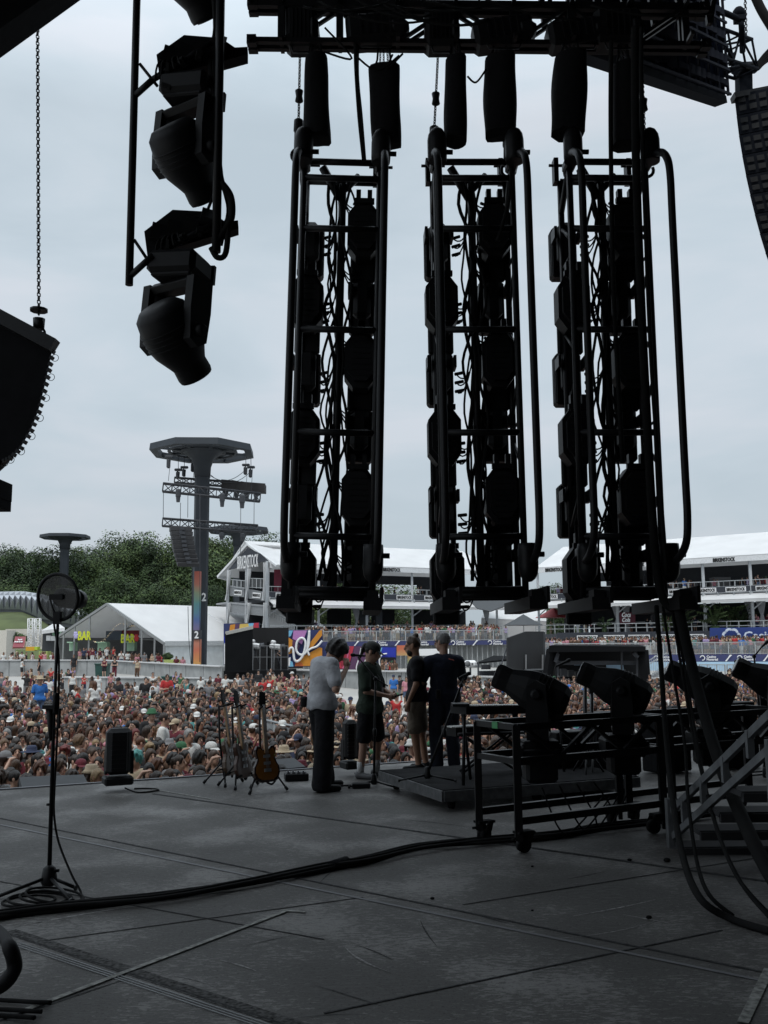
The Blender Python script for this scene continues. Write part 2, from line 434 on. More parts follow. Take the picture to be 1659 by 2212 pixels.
while xx < tr.x:
    for yo in (-.06, .06):
        y_ = tl.y + (tr.y - tl.y) * (xx - tl.x) / (tr.x - tl.x) + yo
        b.beam(V(xx, y_, zb), V(xx, y_, zt), .07, .05, (0, 1, 0))
        if i % 2 == 0 and xx + .62 < tr.x: b.beam(V(xx + .05, y_, zb + .03), V(xx + .55, y_, zt - .05), .035, .035)
        if i % 2 == 1 and xx + .62 < tr.x: b.beam(V(xx + .05, y_, zt - .05), V(xx + .55, y_, zb + .03), .035, .035)
    b.beam(V(xx, tl.y - .14, zb), V(xx, tl.y + .14, zb), .04, .04); b.beam(V(xx, tl.y - .14, zt), V(xx, tl.y + .14, zt), .04, .04)
    xx += .62; i += 1
b.build('web_member', BLKM, TRUSS)
b = MB()
for e_, s_ in ((tl, -1), (tr, 1)):
    for yo in (-.06, .06):
        for zz in (zt, zb):
            b.box(e_ + V(s_ * .03, yo, zz - e_.z), (.1, .08, .1)); b.tube([e_ + V(s_ * .05, yo - .06, zz - e_.z), e_ + V(s_ * .05, yo + .06, zz - e_.z)], .028, 8)
b.build('end_plate', BLKM, TRUSS)
b = MB()
for k in range(9):
    x0 = random.uniform(tl.x + .3, tr.x - 1.2)
    b.tube(sag(V(x0, tl.y - .3, zt + random.uniform(-.25, .05)), V(x0 + random.uniform(.5, 1.4), tl.y - .3, zb + random.uniform(.02, .3)), random.uniform(.05, .2)), .012, 6)
b.build('cable', RUB, TRUSS)
b = MB(); [b.tube([V(x_, tl.y, zt), V(x_, tl.y, 13.8)], .012, 6) for x_ in (tl.x + .5, (tl.x + tr.x) / 2, tr.x - .5)]; b.build('suspension_wire', BLKM, TRUSS)
# roof grid steel seen above the truss at the right
b = MB()
for k in range(7):
    xx = at(1180 + 60 * k, -10, 9.6).x
    b.beam(V(xx, 9.75, zt + .05), V(xx + .25, 9.75, zt + 1.2), .05, .05); b.beam(V(xx, 9.75, zt + .05), V(xx - .1, 9.75, zt + 1.2), .06, .06)
b.beam(at(1000, -70, 9.8), at(1560, -52, 9.8), .1, .16); b.build('upper_grid', BLKM, TRUSS)

def hoist(px, py0, py1, wpx, Y, label, tilt=0):
    c0, c1 = at(px, py0, Y), at(px, py1, Y); hw = wpx / 2 / FOC * Y
    t = thing('chain_hoist', label, 'chain hoist', (c0 + c1) / 2, 'motor hoists in the overhead truss')
    cc = (c0 + c1) / 2; h = (c0.z - c1.z)
    Rm = Euler((0, tilt, 0)).to_matrix()
    b = MB(); b.box(cc, (hw * 2, .3, h), Rm, .05); b.box(cc + Rm @ V(hw * .75, 0, -h * .1), (hw * .7, .36, h * .6), Rm, .06)
    b.build('motor_body', PLA, t)
    b = MB()
    for k in range(5): b.box(cc + Rm @ V(-hw * .5 + hw * .25 * k, -.155, 0), (hw * .08, .02, h * .7), Rm)
    b.build('cooling_fins', PLA, t)
    b = MB(); hz = cc.z - h / 2
    b.tube([V(cc.x - hw * .6, cc.y - .1, hz + .02), V(cc.x - hw * .5, cc.y - .1, hz - .07), V(cc.x + hw * .5, cc.y - .1, hz - .07), V(cc.x + hw * .6, cc.y - .1, hz + .02)], .012, 6)
    b.build('handle', BLKM, t)
    return t
ORD = ['first', 'second', 'third', 'fourth', 'fifth', 'sixth', 'seventh', 'eighth']
for i, (px, a0, a1, wv, ti) in enumerate([(652, 25, 112, 74, 0), (812, 40, 100, 140, -.08), (952, 32, 112, 78, 0), (1085, 48, 104, 140, -.13), (1245, 52, 104, 140, -.13), (1330, 30, 104, 110, 0)]):
    hoist(px, a0, a1, wv, 9.4, f'black chain hoist in the overhead truss, {ORD[i]} from the left end', ti)

def chain_bag(poly_top, poly_bot, Y, label, seed):
    # poly: left px, right px, y px
    rnd = random.Random(seed)
    (l0, r0_, y0), (l1, r1, y1) = poly_top, poly_bot
    n = 16; rows = 11; P = []; F = []
    cm = at((l0 + r0_) / 2, (y0 + y1) / 2, Y)
    b = MB()
    for i in range(rows):
        t = i / (rows - 1)
        bulge = .04 * math.sin(t * math.pi) + .035 * math.sin(t * 7 + seed)
        a_ = at(l0 + (l1 - l0) * t, y0 + (y1 - y0) * t, Y); c_ = at(r0_ + (r1 - r0_) * t, y0 + (y1 - y0) * t, Y)
        m_ = (a_ + c_) / 2; hw = (c_.x - a_.x) / 2 * (1 + bulge); hd = .15 * (1 + bulge)
        for j in range(n):
            an = 2 * math.pi * j / n; ca, sa = math.cos(an), math.sin(an)
            k = 1 / max(abs(ca) ** 3 + abs(sa) ** 3, .3) ** (1 / 3)
            wob = 1 + .03 * math.sin(3 * an + t * 5 + seed)
            P.append(m_ + V(hw * ca * k * wob, hd * sa * k * wob, (.02 * ca if i == 0 else 0) - (.03 * rnd.random() if i == rows - 1 else 0)))
    for i in range(rows - 1):
        for j in range(n): F.append((i * n + (j + 1) % n, i * n + j, (i + 1) * n + j, (i + 1) * n + (j + 1) % n))
    b.add(P, F, True); b.add(P[-n:], [tuple(range(n))]); b.add(P[:n], [tuple(range(n - 1, -1, -1))])
    t = thing('chain_bag', label, 'chain bag', cm, 'chain bags under the overhead truss')
    b.build('bag', FAB, t)
    b = MB()
    top = (at(l0, y0, Y) + at(r0_, y0, Y)) / 2; hw = (at(r0_, y0, Y).x - at(l0, y0, Y).x) / 2
    for sx_ in (-.7, .75):
        b.tube([top + V(hw * sx_, 0, -.02), top + V(hw * sx_ * .6, 0, .12), top + V(hw * sx_ * .5, 0, .26)], .012, 6)
    b.build('strap', FAB, t)
    b = MB()
    for sx_ in (-.25, 0, .3): chain(b, top + V(hw * sx_, .02, -.03), top + V(hw * sx_ * .8, .02, .3), .005, .036)
    b.build('slack_chain', BLKM, t)
BAGS = [((660, 706, 130), (656, 714, 298)), ((796, 862, 152), (805, 866, 308)), ((962, 1006, 133), (960, 1008, 304)), ((1047, 1113, 128), (1047, 1114, 290)), ((1198, 1268, 122), (1190, 1262, 287)), ((1322, 1372, 145), (1324, 1382, 312))]
for i, (a_, c_) in enumerate(BAGS):
    chain_bag(a_, c_, 9.3 + .05 * (i % 2), ['narrow black chain bag above the first hanging light tower, left of the cable drop', 'wide black chain bag right above the first hanging light tower',
        'slim black chain bag over the left of the second light tower', 'square black chain bag over the middle of the second light tower',
        'tilted black chain bag over the left of the third light tower', 'black chain bag half hidden behind cables over the third light tower'][i], i + 1)
def lift_chain(px0, py0, px1, py1, Y, label, coll=None):
    a_, c_ = at(px0, py0, Y), at(px1, py1, Y)
    t = thing('lift_chain', label, 'chain', c_, 'lifting chains of the hanging light towers')
    b = MB(); chain(b, a_, c_, .0065, .042); b.build('chain_links', BLKM, t)
    b = MB()
    if coll:
        k = a_.lerp(c_, coll); b.lathe([(.03, -.07), (.045, -.06), (.035, 0), (.045, .06), (.03, .07)], 10, Matrix.Translation(k))
        b.build('limit_collar', PLA, t); b = MB()
    b.lathe([(.025, -.28), (.05, -.26), (.045, -.1), (.055, -.08), (.05, .04), (.025, .06)], 12, Matrix.Translation(c_)); b.build('hook_block', PLA, t)
    b = MB(); b.ring(c_ + V(0, 0, -.36), .075, .018, (0, 1, 0), 14, 8, R(20), R(320)); b.tube([c_ + V(0, 0, -.28), c_ + V(0, 0, -.24)], .02, 8); b.build('hook', BLKM, t)
lift_chain(648, 118, 645, 268, 9.55, 'lifting chain at the left of the first hanging tower, with a hook block', .6)
lift_chain(946, 122, 938, 283, 9.55, 'lifting chain at the left of the second hanging tower, open hook below', .57)
lift_chain(1234, 280, 1232, 306, 9.55, 'short lifting chain below the tilted bag, hook into the third hanging tower', None)
lift_chain(1386, 118, 1393, 300, 9.55, 'lifting chain at the right of the third hanging tower, collar halfway', .6)
lift_chain(1098, 285, 1096, 300, 9.55, 'short lifting chain under the square bag at the right of the second tower', None)

# ---- light towers
def arc_pipe(xr, y0, y1, z0, z1, rb=.18):
    return
def pod(px, lean, idx, yaw):
    D = 9.32
    bot = at(px, 1285, D); LX = .40
    pos = ['first', 'second', 'third'][idx]
    t = thing('light_tower', f'tall black hanging light tower of pipes and rungs, {pos} from the left', 'light tower', bot, 'light towers hanging from the overhead truss')
    T = Matrix.Translation(bot) @ Euler((0, lean, yaw)).to_matrix().to_4x4() @ Matrix.Diagonal((1, 1, 1.058, 1))
    H = 4.30
    for sx_ in (-1, 1):
        x = sx_ * LX
        b = MB(T)
        for y_ in (.5, .06): b.tube([(x, y_, -.02), (x, y_, H)], .035, 10)
        z = .12; k = 0
        while z < H - .35:
            b.tube([(x, .06, z), (x, .5, z + .3)] if k % 2 == 0 else [(x, .5, z), (x, .06, z + .3)], .02, 8); z += .56; k += 1
            b.tube([(x, .06, z - .13), (x, .5, z - .13)], .014, 6) if k % 3 == 0 else None
        b.tube([(x, .06, H - .05), (x, .5, H - .35)], .034, 8)
        b.build('side_ladder', BLKM, t)
        # guard pipe with rounded ends
        b = MB(T); xg = x + sx_ * .035
        b.tube(spline([(xg, -.12, .42), (xg, -.20, .30), (xg, -.50, .40), (xg, -.6, .62), (xg, -.6, 1.2), (xg, -.6, 3.3), (xg, -.6, 3.85), (xg, -.52, 4.06), (xg, -.34, 4.2), (xg, -.12, 4.28)], 5), .037, 10)
        b.build('guard_pipe', BLKM, t)
        for zc, s_ in ((4.36, 1), (.30, -1)):
            b = MB(T)
            Mx = Matrix.Translation((x, -.14, zc)) @ Matrix.Diagonal((1, 1, s_, 1))
            b.lathe([(.095, -.16), (.10, -.1), (.10, .06), (.09, .12), (.065, .165), (.03, .19), (.001, .195)], 14, Mx)
            b.tube([(x - .06 * 0 + .02, -.14, zc - s_ * .06), (x + .16, -.14, zc - s_ * .06)], .025, 8)
            b.box((x, .0, zc - s_ * .1), (.12, .3, .1), None, .02)
            b.build('end_housing', BLKM, t)
        b = MB(T)
        b.beam((x, -.62, -.10), (x, .92, -.10), .17, .11); b.beam((x + .08, -.68, -.03), (x + .08, -.2, -.03), .03, .14); b.box((x, -.45, -.02), (.10, .2, .08))
        b.build('skid', GRYP if 0 else BLK, t)
    for z in (.0, .05, .55, 1.55, 2.57, 3.60, 4.13, 4.30):
        for y_ in ((.06,) if z not in (0, 4.30) else (.06, .5)): MB(T).tube([(-LX, y_, z), (LX, y_, z)], .033 if z != .1 else .05, 10).build('rung', BLKM, t)
    b = MB(T)
    b.tube([(.0, .34, 0), (.0, .34, 4.2)], .042, 10)
    b.tube([(-.03, .34, 4.1), (.17, .4, 4.32)], .04, 8); b.tube([(-.22, .3, 4.36), (-.03, .34, 4.05)], .045, 8)
    b.build('centre_pipe', BLKM, t)
    rnd = random.Random(idx + 3)
    b = MB(T)
    for k in range(7):
        pts = []; x = -.03 + rnd.uniform(-.05, .05)
        for j in range(16):
            z = 4.25 - 4.1 * j / 15
            pts.append((x + .10 * math.sin(j * 1.3 + k * 2) * rnd.random() + (.05 if k % 2 else -.04), .28 + .02 * k, z))
        b.tube(spline(pts, 3), .011 + .004 * (k % 3), 6)
    for j in range(12):
        z = 4.15 - j * .36; s_ = -1 if j % 2 else 1
        for q in range(3):
            z1 = z - .1 + q * -.09
            b.tube(bez((-.03, .3, z + .02 * q), (-.03 + s_ * .04, .3, z - .22), (s_ * .14, .4, z1 - .12), (s_ * .19, .5, z1), 8), .008, 5)
            b.tube([(s_ * .12, .46, z1), (s_ * .2, .52, z1)], .017, 6)
    b.build('cable_loom', RUB, t)
    b = MB(T)
    for sx_ in (-1, 1): b.beam((sx_ * LX - .05, .5, H - .02), (sx_ * LX - .05, .5, H + .24), .05, .12); b.tube([(sx_ * LX - .12, .5, H + .18), (sx_ * LX + .14, .5, H + .18)], .016, 6)
    b.build('lifting_lug', BLKM, t)
    # floor fittings at the foot of each tower
    return T, pos
def strobe(T, x, z, y, w_, h_, label, round_=True):
    o = T @ V(x, y, z)
    t = thing('strobe_light', label, 'stage light', o, 'stage lights clamped inside the light towers')
    if round_:
        M_ = T @ Matrix.Translation((x, y, z))
        b = MB()
        c = .09
        poly = [(-w_ / 2 + c, -h_ / 2), (w_ / 2 - c, -h_ / 2), (w_ / 2, -h_ / 2 + c * 1.3), (w_ / 2, h_ / 2 - c * 1.3), (w_ / 2 - c, h_ / 2), (-w_ / 2 + c, h_ / 2), (-w_ / 2, h_ / 2 - c * 1.3), (-w_ / 2, -h_ / 2 + c * 1.3)]
        Mr = M_ @ Euler((R(90), 0, 0)).to_matrix().to_4x4()
        b.prism(poly, -.13, .10, Mr); b.prism([(p * .8, q * .8) for p, q in poly], .10, .17, Mr)
        b.build('housing', PLA, t)
        b = MB(M_); b.box((0, .17, -h_ * .35), (w_ * .8, .07, h_ * .95), None, .02); b.build('lamp_panel', PLA, t)
        b = MB(M_)
        for k in range(7): b.box((0, -.175, -h_ * .3 + k * h_ * .1), (w_ * .55, .01, .012))
        b.build('fins', BLKM, t)
        b = MB(M_); b.box((-.06, -.1, h_ * .58), (.05, .08, .16)); b.box((.06, -.1, h_ * .58), (.05, .08, .16)); b.box((0, -.14, h_ * .5), (.22, .05, .05)); b.build('clamp', BLKM, t)
    else:
        M_ = T @ Matrix.Translation((x, y, z))
        b = MB(M_); b.box((0, .28, 0), (w_, .20, h_), None, .025); b.box((0, .20, 0), (w_ * .9, .04, h_ * .92)); b.build('lamp_panel', PLA, t)
        b = MB(M_)
        for k in range(6): b.box((-w_ / 2 - .003, .24 + .018 * k, 0), (.006, .007, h_ * .88)); b.box((w_ / 2 + .003, .24 + .018 * k, 0), (.006, .007, h_ * .88))
        b.build('fins', BLKM, t)
        b = MB(M_); b.box((0, .1, 0.05), (w_ * .7, .18, h_ * .8), None, .05); b.build('housing', PLA, t)
        b = MB(M_); b.box((-w_ * .5, .05, .12), (.03, .2, .12)); b.box((w_ * .5, .05, .12), (.03, .2, .12)); b.build('clamp', BLKM, t)
PODT = []
for idx, (px, lean, yaw) in enumerate([(716, R(1.5), R(1.5)), (1050, R(-.2), R(1.5)), (1352, R(.2), R(1.5))]):
    T, pos = pod(px, lean, idx, yaw)
    PODT.append(T)
    for k in range(6):
      for cidx, sx_ in enumerate((-1, 1)):
        z = (3.60 if sx_ < 0 else 3.69) - k * .68
        if 1:
            rd = (k + cidx) % 2 == 1
            strobe(T, -.345 if sx_ < 0 else .235, z, .36 if rd else .46, .34 if rd else .28, .56 if rd else .54,
                   f'black stage light in the {pos} hanging tower, {"left" if sx_ < 0 else "right"} column, {ORD[k]} from top', rd)

# ---- cables dropping from the truss into the towers and from the third tower to the floor
def cable(pts, r, label, cat='cable', name='cable', m=RUB, grp=None, n=6):
    o = MB().tube(spline(pts, n), r, 8).build(name, m, None, pts[-1]); return tag(o, label, cat, grp)
cable([at(768, 60, 9.3), at(769, 140, 9.3), at(776, 250, 9.3), at(786, 345, 9.3)], .022, 'black power cable dropping straight into the first hanging tower', name='drop_cable')
cable([at(774, 60, 9.34), at(772, 160, 9.34), at(780, 250, 9.34), at(788, 350, 9.34)], .018, 'thinner cable beside the power cable of the first hanging tower', name='drop_cable')
cable([at(1320, 90, 9.2), at(1319, 250, 9.2), at(1321, 420, 9.2), at(1326, 640, 9.15), at(1345, 1000, 9.15)], .024, 'straight black cable running down the middle of the third hanging tower', name='drop_cable')
cable([at(1372, 60, 9.1), at(1372, 220, 9.1), at(1376, 420, 9.1), at(1392, 800, 9.1), at(1420, 1240, 9.1), at(1462, 1320, 9.0)], .044, 'thick black cable loom running down through the third hanging tower', name='cable_loom')
cable([at(1385, 60, 9.05), at(1386, 220, 9.05), at(1392, 420, 9.05), at(1408, 800, 9.05), at(1440, 1240, 9.05)], .022, 'second loom beside the thick loom of the third hanging tower', name='cable_loom')
cable([at(1103, 90, 9.4), at(1104, 300, 9.4), at(1101, 420, 9.3), at(1075, 520, 9.4)], .02, 'cable from the truss into the second hanging tower', name='drop_cable')
cable([at(1462, 1290, 9.0), at(1476, 1360, 8.8), at(1505, 1480, 8.4), at(1545, 1620, 7.7), at(1600, 1760, 7.0), at(1662, 1885, 6.4), fl(1740, 2010) + V(0, 0, .05)], .05, 'thick black cable loom slanting from the third tower down to the lower right', name='cable_loom')
cable([at(1418, 1310, 9.1), at(1428, 1440, 8.7), at(1437, 1570, 8.2), at(1452, 1720, 7.4), at(1475, 1850, 6.7), at(1512, 1940, 6.2), fl(1580, 1996) + V(0, 0, .03), fl(1670, 2025) + V(0, 0, .03)], .024, 'black cable hanging in a long curve, leftmost of those below the third tower', name='drop_cable')
cable([at(1432, 1310, 9.1), at(1452, 1440, 8.7), at(1478, 1600, 8.0), at(1486, 1720, 7.4), at(1503, 1850, 6.8), at(1530, 1930, 6.3), fl(1585, 1990) + V(0, 0, .03)], .014, 'thin cable curving to the floor just right of the long curved cable', name='drop_cable')
cable([at(1450, 1310, 9.05), at(1475, 1460, 8.6), at(1500, 1600, 8.0), at(1540, 1760, 7.2), at(1590, 1890, 6.5), fl(1665, 1985) + V(0, 0, .02)], .014, 'thin cable curving to the floor in front of the stair unit', name='drop_cable')
cable([at(1455, 1310, 9.05), at(1482, 1460, 8.6), at(1512, 1640, 7.8), at(1548, 1790, 7.1), at(1600, 1905, 6.5), fl(1668, 1995) + V(0, 0, .02)], .014, 'thin cable running close beside the one in front of the stairs', name='drop_cable')
for sx_, pp in enumerate([((700, 112), (760, 126), (702, 60)), ((848, 118), (835, 150), (870, 116)), ((1010, 165), (1028, 178), (1050, 150)), ((770, 122), (815, 152), (862, 120))]):
    cable([at(*pp[0], 9.2), at(*pp[1], 9.2), at(*pp[2], 9.2)], .011, ['small cable loop by the first hoist handle', 'small cable loop over the wide chain bag', 'cable loop between the slim and the square chain bag', 'cable bight hanging under the second hoist'][sx_], name='cable_loop')

# ---- moving heads
def head_prof(s=1):
    return [(.05 * s, -.31 * s), (.14 * s, -.30 * s), (.185 * s, -.24 * s), (.205 * s, -.10 * s), (.205 * s, .04 * s), (.19 * s, .12 * s), (.135 * s, .27 * s), (.125 * s, .30 * s), (.128 * s, .40 * s), (.12 * s, .44 * s)]
def moving_head(M, tilt, label, name='moving_head', grp=None, s=1.0, pan=0, org=None, deep=0, long=1.0, fat=1.0):
    t = thing(name, label, 'moving light', org if org is not None else M.translation, grp)
    b = MB(M)
    b.box((0, 0, .10 * s), (.42 * s, .36 * s, .19 * s), None, .03); b.box((0, 0, .2 * s), (.34 * s, .3 * s, .04 * s), None, .01)
    if deep: b.box((0, 0, .1 * s - deep / 2), (.30 * s, .28 * s, deep + .1), None, .03)
    b.build('base', PLA, t)
    b = MB(M)
    for sx_ in (-1, 1): b.box((sx_ * .2 * s, -.19 * s, .1 * s), (.03, .03, .12)); b.tube([(sx_ * .12 * s, -.19 * s, .06 * s), (sx_ * .12 * s, -.22 * s, .06 * s)], .02, 6)
    b.tube([(-.2 * s, -.19 * s, .14 * s), (.2 * s, -.19 * s, .14 * s)], .012, 6)
    b.build('base_handle', PLA, t)
    Mp = M @ Euler((0, 0, pan)).to_matrix().to_4x4()
    b = MB(Mp)
    b.box((0, 0, .265 * s), (.50 * s, .2 * s, .085 * s), None, .03)
    for sx_ in (-1, 1):
        b.prism([(-.10 * s, .24 * s), (.10 * s, .24 * s), (.105 * s, .5 * s), (.085 * s, .74 * s), (.0, .79 * s), (-.085 * s, .74 * s), (-.105 * s, .5 * s)], -.04 * s, .04 * s,
                Matrix.Translation((sx_ * .255 * s, 0, 0)) @ Matrix(((0, 0, 1, 0), (1, 0, 0, 0), (0, 1, 0, 0), (0, 0, 0, 1))))
        b.tube([(sx_ * .2 * s, 0, .3 * s), (sx_ * .24 * s, 0, .40 * s)], .05 * s, 8)
    b.build('yoke', PLA, t)
    b = MB(Mp)
    for sx_ in (-1, 1): b.lathe([(.05 * s, 0), (.055 * s, .02 * s), (.04 * s, .06 * s), (.03 * s, .065 * s)], 10, Matrix.Translation((sx_ * .29 * s, 0, .66 * s)) @ Euler((0, sx_ * R(90), 0)).to_matrix().to_4x4())
    b.build('tilt_knob', PLA, t)
    Mh = Mp @ Matrix.Translation((0, 0, .66 * s)) @ Euler((tilt, 0, 0)).to_matrix().to_4x4()
    b = MB(); b.lathe([(r_ * .98 * fat, z_ * long) for r_, z_ in head_prof(s)], 18 if fat > 1 else 10, Mh, fat > 1); h = b.build('head', PLA, t)
    b = MB(Mh)
    for k in range(4): b.ring((0, 0, (-.09 + .04 * k) * s), .202 * s * fat, .006 * s, (0, 0, 1), 20, 5)
    b.build('cooling_ribs', PLA, h)
    b = MB(); b.lathe([(.10 * s, .435 * s * long), (.105 * s, .45 * s * long), (.06 * s, .455 * s * long), (.001, .458 * s * long)], 18, Mh); b.build('lens', mat('dark_lens', (.02, .022, .03), .08, spec=.8), h)
    return t

# ---- lighting ladder at the left with three hanging moving heads
DL = 5.5
Lt = thing('lighting_ladder', 'hanging black pipe ladder at the upper left, moving lights clamped to it', 'lighting ladder', at(380, -60, DL))
b = MB(); b.tube([at(301, -200, DL), at(279, 616, DL)], .0235, 10); b.build('side_pipe', BLKM, Lt)
b = MB(); b.tube([at(480, -200, DL - .1), at(467, 545, DL - .1)], .027, 10); b.build('side_pipe', BLKM, Lt)
b = MB()
for (p, q) in [((290, 208), (330, 172)), ((281, 597), (330, 552)), ((330, 172), (478, 80)), ((330, 552), (470, 480))]:
    MB().tube([at(*p, DL), at(*q, DL - .06)], .02, 8).build('rung', BLKM, Lt)
b = MB()
for (p, q) in [((302, 138), (340, 186)), ((290, 518), (318, 560)), ((462, 420), (430, 500))]: b.tube([at(*p, DL), at(*q, DL)], .010, 8)
b.build('brace', BLKM, Lt)
rnd = random.Random(5)
b = MB()
for k in range(6):
    o_ = rnd.uniform(-5, 5)
    b.tube(spline([at(455 + o_ + k * 3, -40, DL - .05), at(462 + o_, 60, DL - .05), at(452 + k * 3, 130, DL), at(466 + o_, 260, DL - .1), at(474 + o_, 380, DL - .1), at(486 + k * 3, 420 + k * 4, DL - .1), at(492 + k, 460, DL), at(478, 530 - k * 6, DL)], 5), .010 + .003 * (k % 2), 6)
b.tube(spline([at(478, 395, DL - .1), at(498, 425, DL - .1), at(500, 470, DL - .1), at(484, 500, DL - .1), at(470, 520, DL - .1)], 6), .022, 8)
b.tube(spline([at(494, 470, DL - .1), at(488, 545, DL - .1), at(470, 556, DL - .1), at(456, 535, DL - .1)], 6), .018, 8)
for yb in (118, 500):
    for k in range(5): b.tube(spline([at(335 + 14 * k, yb + 62 - k * 10, DL - .02 * k), at(345 + 10 * k, yb + 15 - 3 * k, DL - .05), at(400 + 5 * k, yb + 4 * k, DL), at(440, yb + 20 - 2 * k, DL + .05)], 5), .007 + .002 * (k % 2), 6)
    for k in range(3): b.box(at(360 + 35 * k, yb + 30 - 14 * k + (40 if k == 0 else 0), DL - .05), (.06, .04, .025), (0, .4, k)); b.box(at(362 + 35 * k, yb + 28 - 14 * k, DL - .05), (.02, .02, .06))
b.build('cable_loom', RUB, Lt)
for i, (px, py) in enumerate([(418, -216), (414, 173), (390, 552)]):
    p = at(px, py, DL + .05)
    M_ = Matrix.Translation(p) @ Euler((R(180), 0, 0)).to_matrix().to_4x4() @ Euler((0, R(-4), R(14))).to_matrix().to_4x4()
    t_ = moving_head(M_, R(46), ['black moving light cut off by the top edge, highest on the pipe ladder', 'black moving light on the pipe ladder, under the cut off one', 'lowest black moving light on the pipe ladder, lens pointing down'][i], grp='moving lights on the pipe ladder', s=.77, pan=R(22), fat=1.16, long=.86)
    b = MB()
    q = p + V(.02, 0, .02)
    b.prism([(-.22, 0), (.36, .06), (.37, .11), (.29, .12), (.22, .2), (.0, .26), (-.2, .16)], -.05, .05, frame(q, (1, .15, .28), (.1, -1, .0)))
    for k in range(4): b.box(q + V(-.15 + .1 * k, -.05, .09 + .03 * k), (.09, .12, .1), (.3 * k, .2, .3))
    b.build('clamp_bracket', BLKM, t_)

# roof corner beam at the upper left
b = MB()
pA, pB = at(-60, 60, 7.0), at(300, -190, 7.6)
b.beam(pA, pB, .5, .42); b.beam(pA + V(0, .3, .5), pB + V(0, .3, .5), .6, .5); b.build('corner_beam', MBK, rt)

# ---- hanging speaker array at the left edge, on a chain
SA = thing('line_array', 'black speaker array hung on a chain at the left edge, curving inwards', 'speaker array', at(0, 800, 8.5))
b = MB()
pts = [(-90, 640), (0, 684), (117, 741), (112, 760), (104, 800), (94, 845), (82, 890), (66, 930), (44, 968), (20, 990), (0, 1000), (-60, 1005), (-160, 940)]
Mx = None
P0 = [at(x, y, 8.3) for x, y in pts]; P1 = [p + V(-.5, .9, 0) for p in P0]
n = len(P0); b.add(P0 + P1, [tuple(range(n - 1, -1, -1)), tuple(range(n, 2 * n))] + [(i, (i + 1) % n, n + (i + 1) % n, n + i) for i in range(n)])
b.build('cabinet', MBK, SA)
b = MB()
for i in range(3, 11):
    for k in range(3):
        p = P0[i].lerp(P0[i + 1] if i < 10 else P0[i], k / 3) + V(.01, 0, 0)
        b.box(p, (.028, .05, .035), (0, .5, 0)); 
        if k == 1: b.ring(p + V(.03, 0, 0), .032, .003, (0, 1, 0), 12, 5)
b.build('rigging_pins', BLKM, SA)
b = MB(); b.beam(at(-60, 653, 8.25), at(118, 748, 8.25), .12, .12); b.build('rigging_frame', BLKM, SA)
b = MB(); [b.box(at(x, y, 8.35), (.16, .4, .16)) for x, y in ((-12, 1058), (-14, 1080))]; b.build('lower_bracket', MBK, SA)
t = thing('array_chain', 'long single chain down the left of the sky to the speaker array', 'chain', at(84, 690, 8.3))
b = MB(); chain(b, at(81, 40, 8.3), at(84, 680, 8.3), .0062, .048); b.build('chain_links', BLKM, t)
b = MB(); b.lathe([(.05, -.05), (.055, .05)], 10, Matrix.Translation(at(84, 700, 8.3))); b.lathe([(.08, -.012), (.08, .012)], 10, Matrix.Translation(at(84, 670, 8.3))); b.build('hook_block', BLKM, t)
b = MB(); b.ring(at(85, 720, 8.3), .05, .013, (0, 1, 0), 14, 6, R(-20), R(290)); b.build('hook', BLKM, t)

# ---- far PA: line array, outrigger truss, video wall back at the upper right
FARB = mat('far_black', (.012, .014, .019), .9, spec=.06); FARL = mat('array_grille', (.05, .055, .065), .5)
Y2 = 19.0
RA = thing('line_array', 'tall grey speaker array curving down the right edge of the sky', 'speaker array', at(1620, 350, Y2))
seg = [(1586, 205), (1591, 250), (1596, 292), (1603, 335), (1611, 378), (1620, 420), (1630, 462), (1641, 504), (1653, 545), (1668, 588)]
for i in range(len(seg) - 1):
    (x0, y0), (x1, y1) = seg[i], seg[i + 1]
    b = MB()
    A, B_ = at(x0, y0 + 1, Y2), at(x1, y1 - 1, Y2)
    dx = (W * -1.0 + U * .25).normalized() * 0
    wv = V(.82, -.35, 0); dv = V(.5, .9, 0)
    f4 = [A, B_, B_ + wv, A + wv]
    b.add(f4 + [p + dv for p in f4], [(0, 1, 2, 3), (7, 6, 5, 4), (0, 4, 5, 1), (1, 5, 6, 2), (2, 6, 7, 3), (3, 7, 4, 0)])
    cb = b.build('cabinet', FARB, RA)
    b = MB()
    for r_ in range(2):
        for c in range(4):
            o = A.lerp(B_, .18 + .42 * r_) + wv * (.08 + .23 * c) + V(-.012, -.03, 0)
            e1 = (B_ - A) * .26; e2 = wv * .16
            b.add([o, o + e1, o + e1 + e2, o + e2], [(0, 1, 2, 3)])
    b.build('horn_slot', mat('dark_grille', (.006, .007, .009), .8), cb)
b = MB(); b.beam(at(1583, 212, Y2), at(1665, 196, Y2), .25, .12); b.build('rigging_frame', BLKM, RA)
b = MB(); b.beam(at(1607, 205, Y2 + .2), at(1606, 148, Y2 + .2), .28, .28, (0, 1, 0)); b.tube([at(1588, 148, Y2), at(1628, 146, Y2 + .3)], .13, 12); b.build('motor_column', FARB, RA)
b = MB()
for k in range(5): b.tube(spline([at(1612, 140 + k * 2, Y2), at(1634, 136 + k * 4, Y2), at(1650, 118 + k * 5, Y2), at(1672, 95 + k * 7, Y2)], 5), .025, 6)
b.build('cable', RUB, RA)
t = thing('array_chain', 'thin chain above the right hand speaker array', 'chain', at(1612, 100, Y2))
b = MB(); chain(b, at(1609, -20, Y2), at(1612, 90, Y2), .012, .09); b.build('chain_links', BLKM, t)
cable([at(1630, -10, Y2), at(1645, 22, Y2), at(1668, 60, Y2)], .1, 'thick black cable loom crossing the upper right corner', name='cable_loom')
OT = thing('outrigger_truss', 'black truss arm reaching past the video wall towards the right speaker array', 'truss', at(1560, 100, 18))
